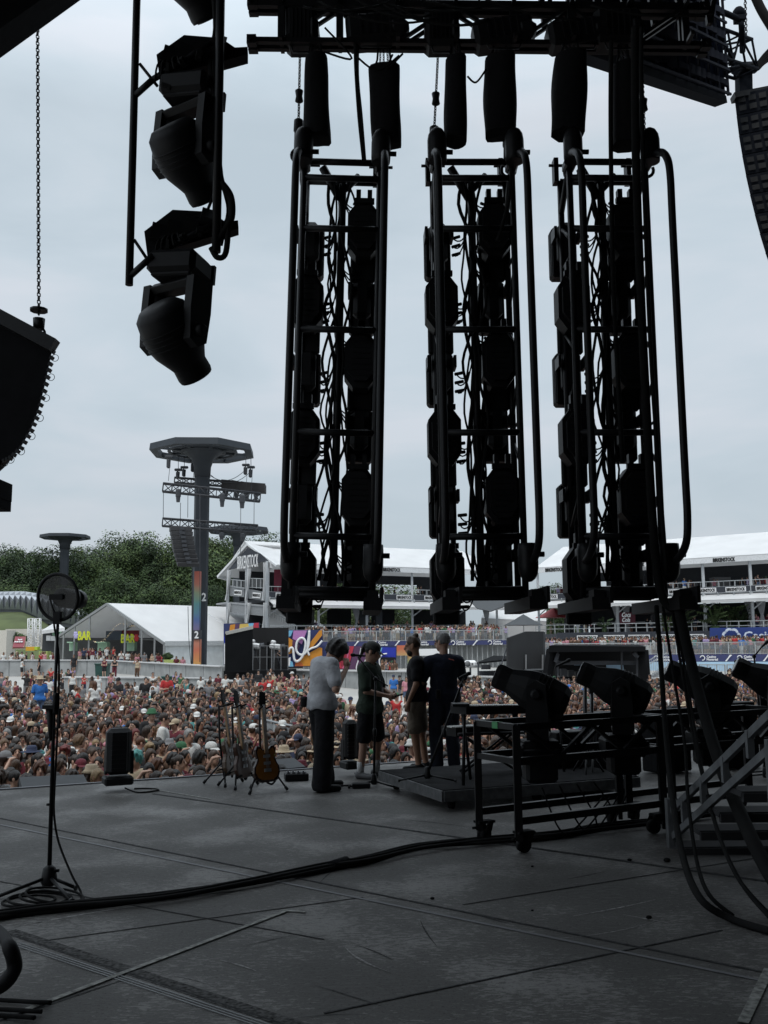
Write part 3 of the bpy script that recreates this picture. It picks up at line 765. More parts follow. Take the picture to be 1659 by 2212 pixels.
b = MB(); box_truss(b, at(1400, 62, 16.2), at(1606, 128, 18.9), .5, .62, .04, .6, 6); b.build('truss', FARB, OT)
b = MB(); b.tube(spline([at(1545, 20, 17.5), at(1580, 34, 17.8), at(1598, 45, 18), at(1602, 60, 18), at(1604, 112, 18.5)], 4), .06, 8); b.ball(at(1596, 28, 18), .13, 10); b.box(at(1598, 42, 18), (.2, .2, .1)); b.build('arm_pipe', FARB, OT)
b = MB(); b.tube([at(1560, 158, 18), at(1610, 140, 18.6)], .05, 8); b.tube([at(1560, 158, 18), at(1556, 92, 18)], .05, 8); b.tube(spline([at(1566, 120, 18), at(1578, 132, 18), at(1588, 112, 18)], 5), .02, 5); b.box(at(1580, 128, 18), (.1, .1, .24)); b.build('brace', FARB, OT)
# video wall seen from behind: panel grid in perspective
VW = thing('video_wall', 'back of a hanging video wall, dark blue panels in a steel grid at upper right', 'video wall', at(1430, 100, 15))
c00, c01 = at(1232, 98, 12.6), at(1556, 212, 17.6)        # lower edge, left to right
Hh = 3.6
b = MB(); nrm_ = (c01 - c00).cross(V(0, 0, 1)).normalized()
b.slab([c00, c01, c01 + V(0, 0, Hh), c00 + V(0, 0, Hh)], -.10); b.build('panel', mat('video_panel', (.010, .012, .020), 1, var=.5, scale=2.2, spec=0), VW)
b = MB(); e_ = c01 - c00; nb = V(e_.y, -e_.x, 0).normalized() * .16
for i in range(13): b.beam(c00 + e_ * (i / 12) + nb, c00 + e_ * (i / 12) + nb + V(0, 0, Hh), .04, .05, (0, 1, 0))
for j in range(8): b.beam(c00 + nb * 1.3 + V(0, 0, Hh * j / 7), c01 + nb * 1.3 + V(0, 0, Hh * j / 7), .04, .045)
for i in range(24):
    for j in range(7):
        o = c00 + e_ * ((i + .5) / 24) + nb * .9 + V(0, 0, Hh * (j + .5) / 7); rr_ = random.random()
        b.box(o, (.12 + .1 * rr_, .06, .10 + .12 * random.random()), (0, 0, ANG))
b.build('panel_frame', mat('video_frame', (.030, .033, .044), .9, spec=.05), VW)
b = MB(); b.beam(c00 + V(0, 0, -.07), c01 + V(0, 0, -.07), .25, .14); b.build('bottom_beam', FARB, VW)
b = MB()
for k in range(3):
    chain(b, c01 + V(.12 * k * .3, .1, .2 + .2 * k), c01 + V(.1, .1, Hh), .02, .14)
b.build('edge_chain', BLKM, VW)
# ------------------------------------------------------------------ ground, hill, woods
def gz(y):
    k = [(0, -1.9), (48, -1.9), (70, -1.55), (88, -.8), (110, -.6), (150, -.2), (230, 1.0), (600, 6), (2000, 8)]
    for (a, za), (c, zc) in zip(k, k[1:]):
        if y <= c: return za + (zc - za) * (max(y, a) - a) / (c - a)
    return k[-1][1]
def ground_mat():
    m = mat('festival_ground', (.36, .35, .33), .95, var=.12, scale=.35, bump=.2)
    return m
b = MB()
ys = [-300, -40, 0, 20, 48, 60, 70, 80, 88, 100, 110, 130, 150, 190, 230, 350, 600, 1000, 2000]
xs = [-2000, -400, -120, -60, -20, 20, 60, 120, 400, 2000]
P = [(x, y, gz(y)) for y in ys for x in xs]
F = [(j * 10 + i, j * 10 + i + 1, j * 10 + i + 11, j * 10 + i + 10) for j in range(len(ys) - 1) for i in range(9)]
b.add(P, F); struct('ground', b, ground_mat())
GRS = mat('grass_slope', (.075, .095, .035), .95, var=.35, scale=.25, bump=.4)
b = MB()
hp = [(-60, 1325), (0, 1318), (45, 1318), (85, 1335), (110, 1352), (150, 1372), (170, 1395)]
P = []; nn = len(hp)
for j in range(7):
    for (x, y) in hp:
        D_ = 132 + 4 * j; q = at(x, y, 150)
        base = gz(D_); P.append((at(x, 1395, D_).x, D_, base + (q.z - base) * math.sin(j / 6 * math.pi / 2) ** .8))
P += [(p[0], 200, p[2] - 1) for p in P[-nn:]]
b.add(P, [(j * nn + i, j * nn + i + 1, (j + 1) * nn + i + 1, (j + 1) * nn + i) for j in range(7) for i in range(nn - 1)], True)
struct('grass_hill', b, GRS)

LEAF = [mat('leaf_dark', (.023, .043, .013), .8, var=.5, scale=.35), mat('leaf_mid', (.038, .068, .019), .8, var=.45, scale=.35), mat('leaf_light', (.062, .098, .027), .8, var=.4, scale=.35)]
BARK = mat('bark', (.06, .05, .04), .9)
for m_ in LEAF:
    t_ = m_.node_tree; oi = t_.nodes.new('ShaderNodeObjectInfo'); mr_ = t_.nodes.new('ShaderNodeMapRange'); mr_.inputs[3].default_value = .6; mr_.inputs[4].default_value = 1.45; hs = t_.nodes.new('ShaderNodeHueSaturation')
    mh_ = t_.nodes.new('ShaderNodeMapRange'); mh_.inputs[3].default_value = .52; mh_.inputs[4].default_value = .475
    t_.links.new(oi.outputs['Random'], mr_.inputs[0]); t_.links.new(oi.outputs['Random'], mh_.inputs[0]); b_ = t_.nodes['Principled BSDF']; src = b_.inputs['Base Color'].links[0].from_socket
    t_.links.new(src, hs.inputs['Color']); t_.links.new(mr_.outputs[0], hs.inputs['Value']); t_.links.new(mh_.outputs[0], hs.inputs['Hue']); t_.links.new(hs.outputs[0], b_.inputs['Base Color'])
def crown_mesh(seed, n, lobes, size):
    rg = np.random.default_rng(seed)
    c = np.array([l[:3] for l in lobes]); r = np.array([l[3:6] for l in lobes])
    vol = r.prod(1); pick = rg.choice(len(lobes), n, p=vol ** .75 / (vol ** .75).sum())
    d = rg.normal(size=(n, 3)); d /= np.linalg.norm(d, axis=1)[:, None]
    rad = 1 - rg.random(n) ** 2.2 * .55 + rg.normal(size=n) * .05
    # clumping
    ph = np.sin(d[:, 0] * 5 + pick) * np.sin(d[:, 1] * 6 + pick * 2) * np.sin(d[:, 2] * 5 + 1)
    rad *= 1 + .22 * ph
    p = c[pick] + d * r[pick] * rad[:, None]
    nrm = d + rg.normal(size=(n, 3)) * .42 + np.array((0, 0, .25)); nrm /= np.linalg.norm(nrm, axis=1)[:, None]
    u = np.cross(nrm, rg.normal(size=(n, 3))); u /= np.linalg.norm(u, axis=1)[:, None]
    v = np.cross(nrm, u)
    s = (size * (.5 + rg.random(n)))[:, None]
    q = np.stack([p - u * s, p - v * s * .6, p + u * s, p + v * s * .6], 1).reshape(-1, 3)
    me = bpy.data.meshes.new('crown')
    me.vertices.add(4 * n); me.vertices.foreach_set('co', q.astype(np.float32).ravel()); me.loops.add(4 * n); me.polygons.add(n)
    me.loops.foreach_set('vertex_index', np.arange(4 * n, dtype=np.int32)); me.polygons.foreach_set('loop_start', np.arange(n, dtype=np.int32) * 4); me.update(calc_edges=True)
    for m_ in LEAF: me.materials.append(m_)
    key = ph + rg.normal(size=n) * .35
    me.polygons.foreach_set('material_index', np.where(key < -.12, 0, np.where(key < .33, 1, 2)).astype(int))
    return me
def lobes_for(seed, h, rw, base=.12):
    rnd = random.Random(seed); L_ = [(0, 0, h * .6, rw * .75, rw * .75, h * .36)]
    for k in range(11):
        a = rnd.random() * 6.28; zz = rnd.uniform(base + .1, .93); rr = rw * (1 - abs(zz - .5) * 1.0) * rnd.uniform(.45, .85)
        sz = rw * rnd.uniform(.28, .48)
        L_.append((rr * math.cos(a), rr * math.sin(a), h * zz, sz, sz, sz * rnd.uniform(.7, 1.0)))
    return L_
def trunk_mb(h, rw, seed):
    rnd = random.Random(seed); b = MB()
    b.tube([(0, 0, -.5), (.05, 0, h * .25), (-.1, .1, h * .5), (.05, 0, h * .8)], [h * .022, h * .018, h * .012, h * .004], 7)
    for k in range(5):
        a = rnd.random() * 6.28; z0 = h * rnd.uniform(.2, .5)
        b.tube([(0, 0, z0), (rw * .35 * math.cos(a), rw * .35 * math.sin(a), z0 + h * .12), (rw * .7 * math.cos(a), rw * .7 * math.sin(a), z0 + h * .24)], [h * .009, h * .007, h * .003], 5)
    return b
TREE = []
for k, (h, rw, n, sz) in enumerate([(20, 6.5, 30000, .17), (18, 7.5, 30000, .17), (23, 6.0, 30000, .17), (14, 5.5, 20000, .16)]):
    me = crown_mesh(k + 11, n, lobes_for(k + 21, h, rw), sz); tm = trunk_mb(h, rw, k).mesh('trunk', BARK); TREE.append((me, tm, h))
def tree(px, pytop, D, kind, label, grp='trees of the wood behind the site', s=None, rz=0):
    me, tm, h = TREE[kind]
    top = at(px, pytop, D); z0 = gz(D) if D < 200 else gz(D) - 2
    s = (top.z - z0) / (h * 1.02)
    t = thing('deciduous_tree', label, 'tree', (top.x, D, z0), grp, rz); t.scale = (s, s, s)
    for nm, m_ in (('crown', me), ('trunk', tm)):
        o = bpy.data.objects.new(nm, m_); col.objects.link(o); o.parent = t
    return t
TL = [(8, 1176, 178, 0, 'broad dark tree at the left end of the wood'), (52, 1190, 172, 1, 'rounded tree second from the left end of the wood'), (-35, 1200, 168, 2, 'tree cut by the left edge above the silver hall'),
      (88, 1182, 185, 2, 'tall pointed tree left of the small far tower'), (128, 1200, 176, 0, 'dark tree behind the post of the small far tower'), (165, 1190, 180, 1, 'bushy tree close right of the small far tower'),
      (200, 1168, 188, 2, 'tall tree with a dark tip right of the small far tower'), (238, 1178, 182, 0, 'wide tree behind the gable of the bar tent'), (278, 1160, 188, 1, 'highest crown of the wood, left of the speaker tower'),
      (315, 1158, 190, 0, 'tall leafy tree just left of the speaker tower'), (352, 1164, 184, 2, 'tree behind the hung speakers of the tower'), (392, 1170, 186, 1, 'tree seen between hung speakers and tower post'),
      (466, 1152, 190, 0, 'tree directly right of the speaker tower post'), (498, 1158, 196, 2, 'tree behind the second dark tower column'), (545, 1162, 192, 1, 'tree behind the gable of the grandstand'),
      (588, 1166, 196, 0, 'pale tree above the grandstand roof left of the first light tower'), (430, 1180, 176, 3, 'low tree hidden partly by the speaker tower'), (690, 1174, 205, 2, 'lone tree tip seen through the first light tower'),
      (735, 1186, 205, 1, 'tree just over the white roof behind the first light tower'),
      (20, 1262, 160, 3, 'small yellowish tree over the silver hall at left'), (250, 1235, 150, 3, 'light green tree above the bar tent ridge'), (120, 1270, 158, 3, 'low tree above the silver hall roof ridge'), (330, 1262, 152, 3, 'low dark tree right behind the white bar tent roof'),
      (395, 1272, 150, 3, 'low tree between bar tent and hung speakers'), (460, 1270, 150, 3, 'low tree between tower post and grandstand'),
      (1184, 1265, 150, 3, 'tree seen under the grandstand roof between the second and third light towers'), (1215, 1273, 156, 0, 'tree right of the one under the grandstand roof'),
      (770, 1290, 150, 1, 'tree behind the lower deck of the grandstand, left'), (842, 1285, 152, 3, 'tree behind the lower deck right of the first light tower'), (905, 1285, 150, 1, 'tree behind the lower deck above the white shirted man'), (690, 1290, 152, 3, 'tree behind the lower deck below the first light tower')]
for i, (px, py, D, k, lb) in enumerate(TL): tree(px, py, D, k, lb, rz=i * 1.7)
# the rest of the wood, one mass behind the named trees
rg_ = np.random.default_rng(3)
wl_ = []
for k in range(70):
    px = -120 + 14.5 * k; D = 205 + 25 * rg_.random(); tp = at(px, 1226 + 18 * rg_.random(), D)
    wl_.append((tp.x, D, 6, 9, 7, max(tp.z - 6, 3)))
me = crown_mesh(77, 100000, wl_, .30); o = bpy.data.objects.new('woods', me); col.objects.link(o)
tag(o, 'dense green wood filling in behind the single trees', 'woods', None, 'stuff')

# ------------------------------------------------------------------ silver faceted hall at the left
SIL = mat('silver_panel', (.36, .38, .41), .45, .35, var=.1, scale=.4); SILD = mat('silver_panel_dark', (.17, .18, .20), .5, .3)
sh = thing('silver_hall', 'silver hall with pleated metal roof edge on the grass hill', 'hall', at(60, 1310, 150))
tp = [(-40, 1279), (50, 1277), (95, 1284), (180, 1318), (215, 1331), (300, 1345)]
bt = [(-40, 1316), (45, 1317), (90, 1337), (165, 1350), (215, 1358), (300, 1366)]
def interp(tb, x):
    for (a, ya), (c, yc) in zip(tb, tb[1:]):
        if x <= c: return ya + (yc - ya) * (x - a) / (c - a)
    return tb[-1][1]
b = MB(); b2 = MB(); x = -40
while x < 300:
    x2 = x + 12; xm = x + 6
    D0 = 152
    A, B_ = at(x, interp(tp, x) + 8, D0), at(x2, interp(tp, x2) + 8, D0)
    M0 = at(xm, interp(tp, xm), D0 + 2.5)
    C0, C1, Cm = at(x, interp(bt, x), D0), at(x2, interp(bt, x2), D0), at(xm, interp(bt, xm), D0 - .2)
    Nm = at(xm + 2, interp(tp, xm) + 17, D0 - 1.3)
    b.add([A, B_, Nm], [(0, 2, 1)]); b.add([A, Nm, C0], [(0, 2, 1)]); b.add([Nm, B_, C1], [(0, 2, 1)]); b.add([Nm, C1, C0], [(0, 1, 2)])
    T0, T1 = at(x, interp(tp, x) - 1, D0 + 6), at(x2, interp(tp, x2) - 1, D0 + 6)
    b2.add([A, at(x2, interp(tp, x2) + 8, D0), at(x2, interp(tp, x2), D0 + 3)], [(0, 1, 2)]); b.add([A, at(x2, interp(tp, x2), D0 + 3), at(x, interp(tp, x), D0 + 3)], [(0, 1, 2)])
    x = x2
b.build('roof_facets', SIL, sh); b2.build('roof_shadow_facets', SILD, sh)  # shade of the pleats put in as a darker copy of the silver
b = MB()
for (a, ya), (c, yc) in zip(bt, bt[1:]): b.slab([at(a, ya, 152.5), at(a, ya + 8, 152.5), at(c, yc + 9, 152.5), at(c, yc, 152.5)], .4)
b.build('wall', SILD, sh)

# ------------------------------------------------------------------ site things at the left
def slabpx(mb, pts, D, t=.15):
    mb.slab([at(x, y, D) for x, y in pts], t)
def boxpx(mb, x0, y0, x1, y1, D, dep):
    a, c = at(x0, y0, D), at(x1, y1, D)
    mb.box(((a.x + c.x) / 2, D + dep / 2, (a.z + c.z) / 2), (abs(c.x - a.x), dep, abs(a.z - c.z)))
def facing_M(px, py, D, yaw=0):
    p = at(px, py, D); M = Matrix.Translation(p) @ Euler((R(90), 0, yaw)).to_matrix().to_4x4(); return M
def pw(px, D): return px / FOC * D
b = MB(); boxpx(b, -60, 1362, 12, 1425, 118, 3); boxpx(b, 12, 1359, 93, 1402, 124, .4)
tag(b.build('site_wall', mat('cream_wall', (.55, .52, .46), .8)), 'cream coloured site wall behind the red board at left', 'wall')
for k, x in enumerate((66.7, 82)):
    b = MB(); box_truss(b, at(x, 1396, 116), at(x, 1336, 116), .55, .55, .05, .6, 5, (0, 1, 0))
    tag(b.build('lattice_mast', WHP), ['white lattice mast, left of a pair before the cream wall', 'white lattice mast, right of a pair before the cream wall'][k], 'mast', 'white lattice masts')
t = thing('advert_board', 'slanted dark red board with white script on the left terrace', 'board', at(41, 1400, 108))
b = MB(); A, B_, C_, D_ = at(33, 1375, 109.5), at(55.5, 1375, 109.5), at(52, 1398, 108), at(27, 1398, 108)
b.slab([D_, C_, B_, A], .1); b.build('board', mat('dark_red', (.20, .022, .035), .5), t)
b = MB(); Mx_ = frame((A + B_ + C_ + D_) / 4 + V(0, -.12, .05), (B_ - A), (0, -1, .9))
def squiggle(mb, M, w_, h_, n_, r):
    pts = [M @ V(-w_ / 2 + w_ * i / 60, h_ * math.sin(i * n_ * .105) * (.6 + .4 * math.sin(i * .4)), 0) for i in range(61)]
    mb.tube(pts, r, 5)
squiggle(b, Mx_ @ Matrix.Translation((.05, .25, 0)), .5, .12, 5, .03); squiggle(b, Mx_ @ Matrix.Translation((0, -.08, 0)), .95, .13, 11, .035); b.build('lettering', WHP, t)
b = MB(); b.slab([C_ + V(.02, 0, 0), at(55, 1401, 108.8), at(56, 1376, 109.7), B_ + V(.02, .05, 0)], .1); boxpx(b, 27, 1398, 53, 1401.5, 108.1, .6); b.build('frame', mat('timber', (.30, .22, .14), .8), t)
b = MB(); boxpx(b, 55.6, 1397, 74, 1405.5, 107, .9); b.m = 1; boxpx(b, 74.2, 1397, 80.5, 1404, 107, .9)
tag(b.build('planter_bench', [mat('warm_yellow', (.62, .33, .02), .5), mat('lime', (.42, .55, .05), .5)]), 'yellow bench with a lime end block before the white masts', 'bench')
me = crown_mesh(5, 1500, [(0, 0, 1.2, 1.3, 1, .9), (.9, 0, 1.3, .8, .8, .6), (-.9, 0, .9, .8, .8, .8)], .16)
p = at(30, 1385, 121); o = bpy.data.objects.new('shrub', me); col.objects.link(o); o.location = (p.x, 121, p.z - 1); tag(o, 'green bush hanging over the cream wall at left', 'bush')
# drink kiosk
t = thing('kiosk', 'dark kiosk with a pale green sign and white peaked top left of the bar tent', 'kiosk', at(110, 1408, 114))
b = MB(); boxpx(b, 92, 1366, 122, 1410, 114, 3); b.build('body', mat('kiosk_dark', (.028, .032, .036), .6), t)
b = MB(); A, B_, C_ = at(90, 1362, 113), at(140, 1356, 113), at(121, 1343, 116); D_ = at(100, 1356, 120)
b.add([A, B_, C_, D_, A + V(0, 0, -.4), B_ + V(0, 0, -.4)], [(0, 1, 2), (0, 2, 3), (1, 3, 2), (4, 5, 1, 0)]); b.build('roof', WHT, t)
b = MB(); boxpx(b, 114, 1358.5, 131, 1372.5, 113.5, .15); b.build('sign', mat('mint', (.36, .55, .40), .6), t)
b = MB(); M_ = facing_M(122, 1362, 113.45); text_on(b, 'BRASS', M_, .78, .28, .02); text_on(b, 'STREET', facing_M(122, 1368.5, 113.45), .8, .28, .02); b.build('lettering', mat('green_letter', (.02, .14, .06), .6), t)
b = MB(); boxpx(b, 100, 1373, 109, 1384, 113.7, .1); boxpx(b, 110, 1374, 118, 1384, 113.7, .1); b.build('poster', WHP, t)

# ------------------------------------------------------------------ bar tent
def tent_frames(mb, A, B_, r): mb.beam(A, B_, r, r)
t = thing('bar_tent', 'white peaked bar tent with an open gable and two yellow BAR signs', 'tent', at(235, 1440, 106))
ap, el_, er = at(232, 1305, 106), at(121, 1378, 112), at(355, 1389, 102)
bk = V(19, 21, 0)
apb, erb, elb = ap + bk, er + bk, el_ + bk
b = MB(); b.slab([ap, er, erb, apb], -.12); b.slab([el_, ap, apb, elb], -.12); b.build('roof', WHT, t)
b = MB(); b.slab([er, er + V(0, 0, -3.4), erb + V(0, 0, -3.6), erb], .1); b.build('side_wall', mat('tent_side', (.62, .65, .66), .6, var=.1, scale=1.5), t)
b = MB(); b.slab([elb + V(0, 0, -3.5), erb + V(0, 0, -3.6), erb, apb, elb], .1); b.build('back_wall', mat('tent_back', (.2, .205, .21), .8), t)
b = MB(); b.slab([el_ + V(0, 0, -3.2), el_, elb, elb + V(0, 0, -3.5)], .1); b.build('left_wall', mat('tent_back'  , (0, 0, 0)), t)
FRM = mat('tent_frame', (.30, .31, .31), .45, .5)
b = MB()
for p, q in ((ap, el_), (ap, er)): b.beam(p + V(0, -.06, 0), q + V(0, -.06, -.05), .22, .28)
for f in (0, 1):
    for s_ in (.33, .62, .84):
        q = ap.lerp(el_ if f == 0 else er, s_); b.beam(q, V(q.x, q.y, gz(106) + (1.0 if f == 0 else 0)), .18, .18)
for q, zz in ((el_, -.2), (er, -.75)): b.beam(q, V(q.x, q.y, zz - .4), .22, .22)
for s_ in (.25, .5, .75, 1): 
    o = bk * s_
    b.beam(ap + o - V(0, 0, .2), el_ + o - V(0, 0, .2), .15, .2); b.beam(ap + o - V(0, 0, .2), er + o - V(0, 0, .2), .15, .2); b.beam(el_ + o, er + o, .1, .1)
b.build('frame', FRM, t)
b = MB(); b.beam(er + V(.1, -.1, -.05), erb + V(.1, 0, -.05), .12, .5); b.tube([ap.lerp(er, .0) + bk * .42 + V(0, 0, .14), er + bk * .42 + V(0, -.02, .14)], .05, 4); b.build('eave_trim', mat('tent_trim', (.5, .52, .53), .6), t)
b = MB(); rnd = random.Random(4)
for k in range(60):
    s_ = rnd.random(); p = at(200 + 110 * s_, 1385 - 50 * s_ + 10 * math.sin(s_ * 9) + rnd.uniform(-2, 2), 108 + 6 * s_); b.ball(p, .03, 6)
bu = bpy.data.materials.new('warm_bulb'); bu.use_nodes = True; bu.node_tree.nodes['Principled BSDF'].inputs['Base Color'].default_value = (.8, .7, .5, 1); bu.node_tree.nodes['Principled BSDF'].inputs['Emission Color'].default_value = (1, .8, .5, 1); bu.node_tree.nodes['Principled BSDF'].inputs['Emission Strength'].default_value = .7
b.build('string_lights', bu, t)
YEL = mat('bar_yellow', (.62, .68, .03), .5, var=.05)
for (x0, x1, y0, y1, lb) in ((169, 196, 1364, 1382, 'yellow BAR letters beside a lilac flower shape'), (262, 291, 1370, 1388, 'yellow BAR letters beside a red flower shape')):
    D_ = 107.5
    s_ = thing('bar_sign', lb, 'sign', at((x0 + x1) / 2, y1, D_), 'bar signs in the tent')
    b = MB()
    for k in range(4): text_on(b, 'BAR', facing_M((x0 + x1) / 2, (y0 + y1) / 2, D_ + .05 * k), pw(x1 - x0, D_), pw(y1 - y0, D_), .035)
    b.build('lettering', YEL, s_)
    b = MB(); fx = x0 - 5 if x0 < 200 else x1 + 4
    for k in range(6): b.ball(at(fx + 2.6 * math.cos(k), (y0 + y1) / 2 - 1 + 5 * math.sin(k * 1.05), D_), (pw(3, D_), .08, pw(3.4, D_)), 10)
    b.ball(at(fx, (y0 + y1) / 2, D_), (pw(3.4, D_), .08, pw(6, D_)), 10)
    b.build('flower_shape', mat('lilac', (.45, .42, .68), .6) if x0 < 200 else mat('signal_red', (.55, .03, .03), .5), s_)
b = MB(); boxpx(b, 229, 1363, 262, 1382, 112, .2); tag(b.build('hanging_banner', mat('slate_cloth', (.07, .085, .11), .8)), 'slate blue banner between the bar signs', 'banner')
b = MB(); boxpx(b, 247, 1362, 300, 1373, 113, .2); tag(b.build('hanging_banner', mat('maroon_cloth', (.16, .02, .025), .8)), 'maroon banner behind the right bar sign', 'banner')
for x0, x1, lb in ((211, 231, 'pale green bar counter in the middle of the bar tent'), (150, 160, 'pale green bar counter at the left of the bar tent'), (274, 290, 'pale green bar counter under the right bar sign')):
    b = MB(); boxpx(b, x0, 1388, x1, 1406, 110, 1.2); b.beam(at(x0 - 1, 1387.5, 109.8), at(x1 + 1, 1387.5, 109.8), 1.5, .12); tag(b.build('bar_counter', mat('mint', (.36, .55, .40), .6)), lb, 'counter', 'bar counters')
b = MB(); boxpx(b, 175, 1410, 232, 1426, 103, .5); tag(b.build('bar_bench', mat('off_white', (.5, .5, .47), .7)), 'long off white bench wall at the front of the bar tent', 'bench')
b = MB(); boxpx(b, 354, 1425, 385, 1441, 98, 1.5); tag(b.build('planter_box', mat('lime_box', (.36, .42, .13), .7)), 'lime green planter box at the right corner of the bar tent', 'planter')
me = crown_mesh(8, 500, [(0, 0, .3, .5, .4, .35)], .12); p = at(362, 1424, 98.7); o = bpy.data.objects.new('shrub', me); col.objects.link(o); o.location = p; tag(o, 'leafy plant in the lime planter box', 'plant')
b = MB(); boxpx(b, 84, 1407, 102, 1423, 106, 1.2); tag(b.build('planter_box', mat('lime_box', (0, 0, 0))), 'lime green box at the left corner of the bar tent', 'planter')
for x0, D_, lb in ((212, 86, 'dark green wheeled bin at the end of the upper barrier'), (358, 69, 'dark green wheeled bin before the lower barrier')):
    b = MB(); y0 = 1431 if D_ > 80 else 1478
    wpx = 19 if D_ > 80 else 24
    b.prism([(-.5, 0), (.5, 0), (.58, 1.15), (-.58, 1.15)], -.4, .4, Matrix.Translation((at(x0 + wpx / 2, 1450, D_).x, D_, gz(D_))) @ Euler((R(90), 0, 0)).to_matrix().to_4x4())
    b.box((at(x0 + wpx / 2, 1450, D_).x, D_, gz(D_) + 1.2), (1.25, .95, .12), None, .03); b.box((at(x0 + wpx / 2, 1450, D_).x, D_ - .42, gz(D_) + .6), (.5, .02, .4))
    tag(b.build('wheeled_bin', mat('bin_green', (.012, .055, .045), .4)), lb, 'bin', 'wheeled bins')

# ------------------------------------------------------------------ concrete barriers
def barrier(xa, ya0, ya1, xb, yb0, yb1, D0, D1, label, n, m=CON, name='concrete_barrier'):
    t = thing(name, label, 'barrier', at(xa, ya1, D0))
    A, B_ = at(xa, ya0, D0), at(xb, yb0, D1); A0, B0 = at(xa, ya1, D0), at(xb, yb1, D1)
    b = MB()
    for i in range(n):
        s0, s1 = i / n + .002, (i + 1) / n - .002
        p, q, r_, s_ = A0.lerp(B0, s0), A0.lerp(B0, s1), A.lerp(B_, s1), A.lerp(B_, s0); dz = V(0, 0, -.8)
        b.slab([p + dz, q + dz, r_, s_], .35)
    b.build('panel', m, t)
    b = MB(); b.beam(A + V(0, .15, .04), B_ + V(0, .15, .04), .5, .09); b.build('coping', mat('pale_coping', (.5, .5, .5), .7), t)
barrier(-80, 1427, 1454, 222, 1427, 1452, 89, 88, 'long grey concrete barrier in front of the bar tent', 9)
barrier(222, 1427, 1440, 480, 1441, 1470, 97, 74, 'grey barrier running from the bin towards the speaker tower', 8)
barrier(138, 1464, 1502, 440, 1466, 1506, 70, 71, 'lower grey barrier behind the standing spectators at left', 10)
barrier(440, 1470, 1500, 640, 1476, 1508, 72, 62, 'grey barrier below the black camera platform', 7)
barrier(620, 1449, 1476, 900, 1452, 1488, 80, 66, 'pale barrier along the foot of the colourful mural', 10)
barrier(930, 1460, 1494, 1180, 1466, 1500, 64, 60, 'grey barrier beside the black awning', 8)
barrier(1390, 1467, 1490, 1700, 1467, 1494, 62, 58, 'white topped barrier under the light blue wall', 8)
b = MB()
p, q = at(575, 1556, 24), at(648, 1572, 23)
for k in range(5): b.tube([p.lerp(q, k / 4), p.lerp(q, k / 4) - V(0, 0, 1.1)], .02, 6)
b.tube([p, q], .03, 6); b.tube([p - V(0, 0, .5), q - V(0, 0, .5)], .02, 6); b.slab([p - V(0, 0, 1.15), q - V(0, 0, 1.15), q - V(0, 0, .06), p - V(0, 0, .06)], .01)
tag(b.build('crowd_barrier', mat('mesh_barrier', (.25, .27, .28), .6)), 'grey crowd barrier behind the guitars', 'barrier')

# ------------------------------------------------------------------ speaker towers
TWR = mat('tower_steel', (.034, .040, .048), .6, .0, var=.12, scale=.6, spec=.3)
def tower(px, pyt, D, Rr, zbase, label, colw):
    c = at(px, pyt, D); zt_ = c.z
    t = thing('speaker_tower', label, 'tower', (c.x, D, zbase), 'mushroom shaped speaker towers')
    k = Rr / 5.15
    b = MB(); b.box((c.x, D, (zbase + zt_) / 2), (colw, colw, zt_ - zbase), (0, 0, R(25)), colw * .22)
    cl = b.build('column', TWR, t)
    b = MB(); b.lathe([(colw * .60, -2.6 * k), (colw * .64, -1.6 * k), (colw * .85, -.8 * k), (colw * 1.35, -.3 * k), (colw * 1.6, -.15 * k)], 16, Matrix.Translation(c)); b.build('flare', TWR, t)
    n = 8; ro, ri, hh = Rr, Rr * .86, .62 * k
    ang = [R(22.5 + 45 * i + 4) for i in range(n)]
    P = [c + V(r_ * math.cos(a), r_ * math.sin(a), z) for r_, z in ((ro, -hh / 2), (ro * .985, hh / 2), (ri, hh / 2 - .1), (ri, -hh / 2)) for a in ang]
    F = []
    for q in range(4):
        q2 = (q + 1) % 4
        F += [(q * n + i, q * n + (i + 1) % n, q2 * n + (i + 1) % n, q2 * n + i) for i in range(n)]
    b = MB(); b.add(P, F)
    b.build('canopy_rim', TWR, t)
    b = MB()
    for r_ in (.62, .40): b.ring(c + V(0, 0, -.1 * k), Rr * r_, .16 * k, (0, 0, 1), 32, 6)
    for a in ang: b.beam(c + V(0, 0, -.12 * k), c + V(ri * math.cos(a), ri * math.sin(a), -.05 * k), .22 * k, .22 * k)
    for i in range(n):
        a0, a1 = ang[i], ang[(i + 1) % n]
        b.slab([c + V(.72 * ri * math.cos(a0), .72 * ri * math.sin(a0), .05), c + V(.72 * ri * math.cos(a1), .72 * ri * math.sin(a1), .05), c + V(.2 * ri * math.cos(a1), .2 * ri * math.sin(a1), .05), c + V(.2 * ri * math.cos(a0), .2 * ri * math.sin(a0), .05)], .08)
    b.build('canopy_ribs', TWR, t)
    return t, c
TW, tcn = tower(438, 974, 90, 5.15, -.9, 'big dark mushroom shaped tower carrying speakers and trusses, numbered 2', 1.3)
tower(141, 1160, 172, 4.5, .2, 'small far mushroom shaped tower above the trees at left', 1.5)
tower(516, 1146, 150, 5.0, 0, 'second dark tower column half hidden behind the big tower', 1.45)
b = MB(); boxpx(b, 415, 1454, 461, 1474, 88, 4); b.build('plinth', mat('tower_plinth', (.10, .12, .13), .7), TW)
b = MB(); text_on(b, '2', facing_M(440.5, 1289.5, 88.9, 0), .38, .72, .03); b.build('number', WHP, TW)
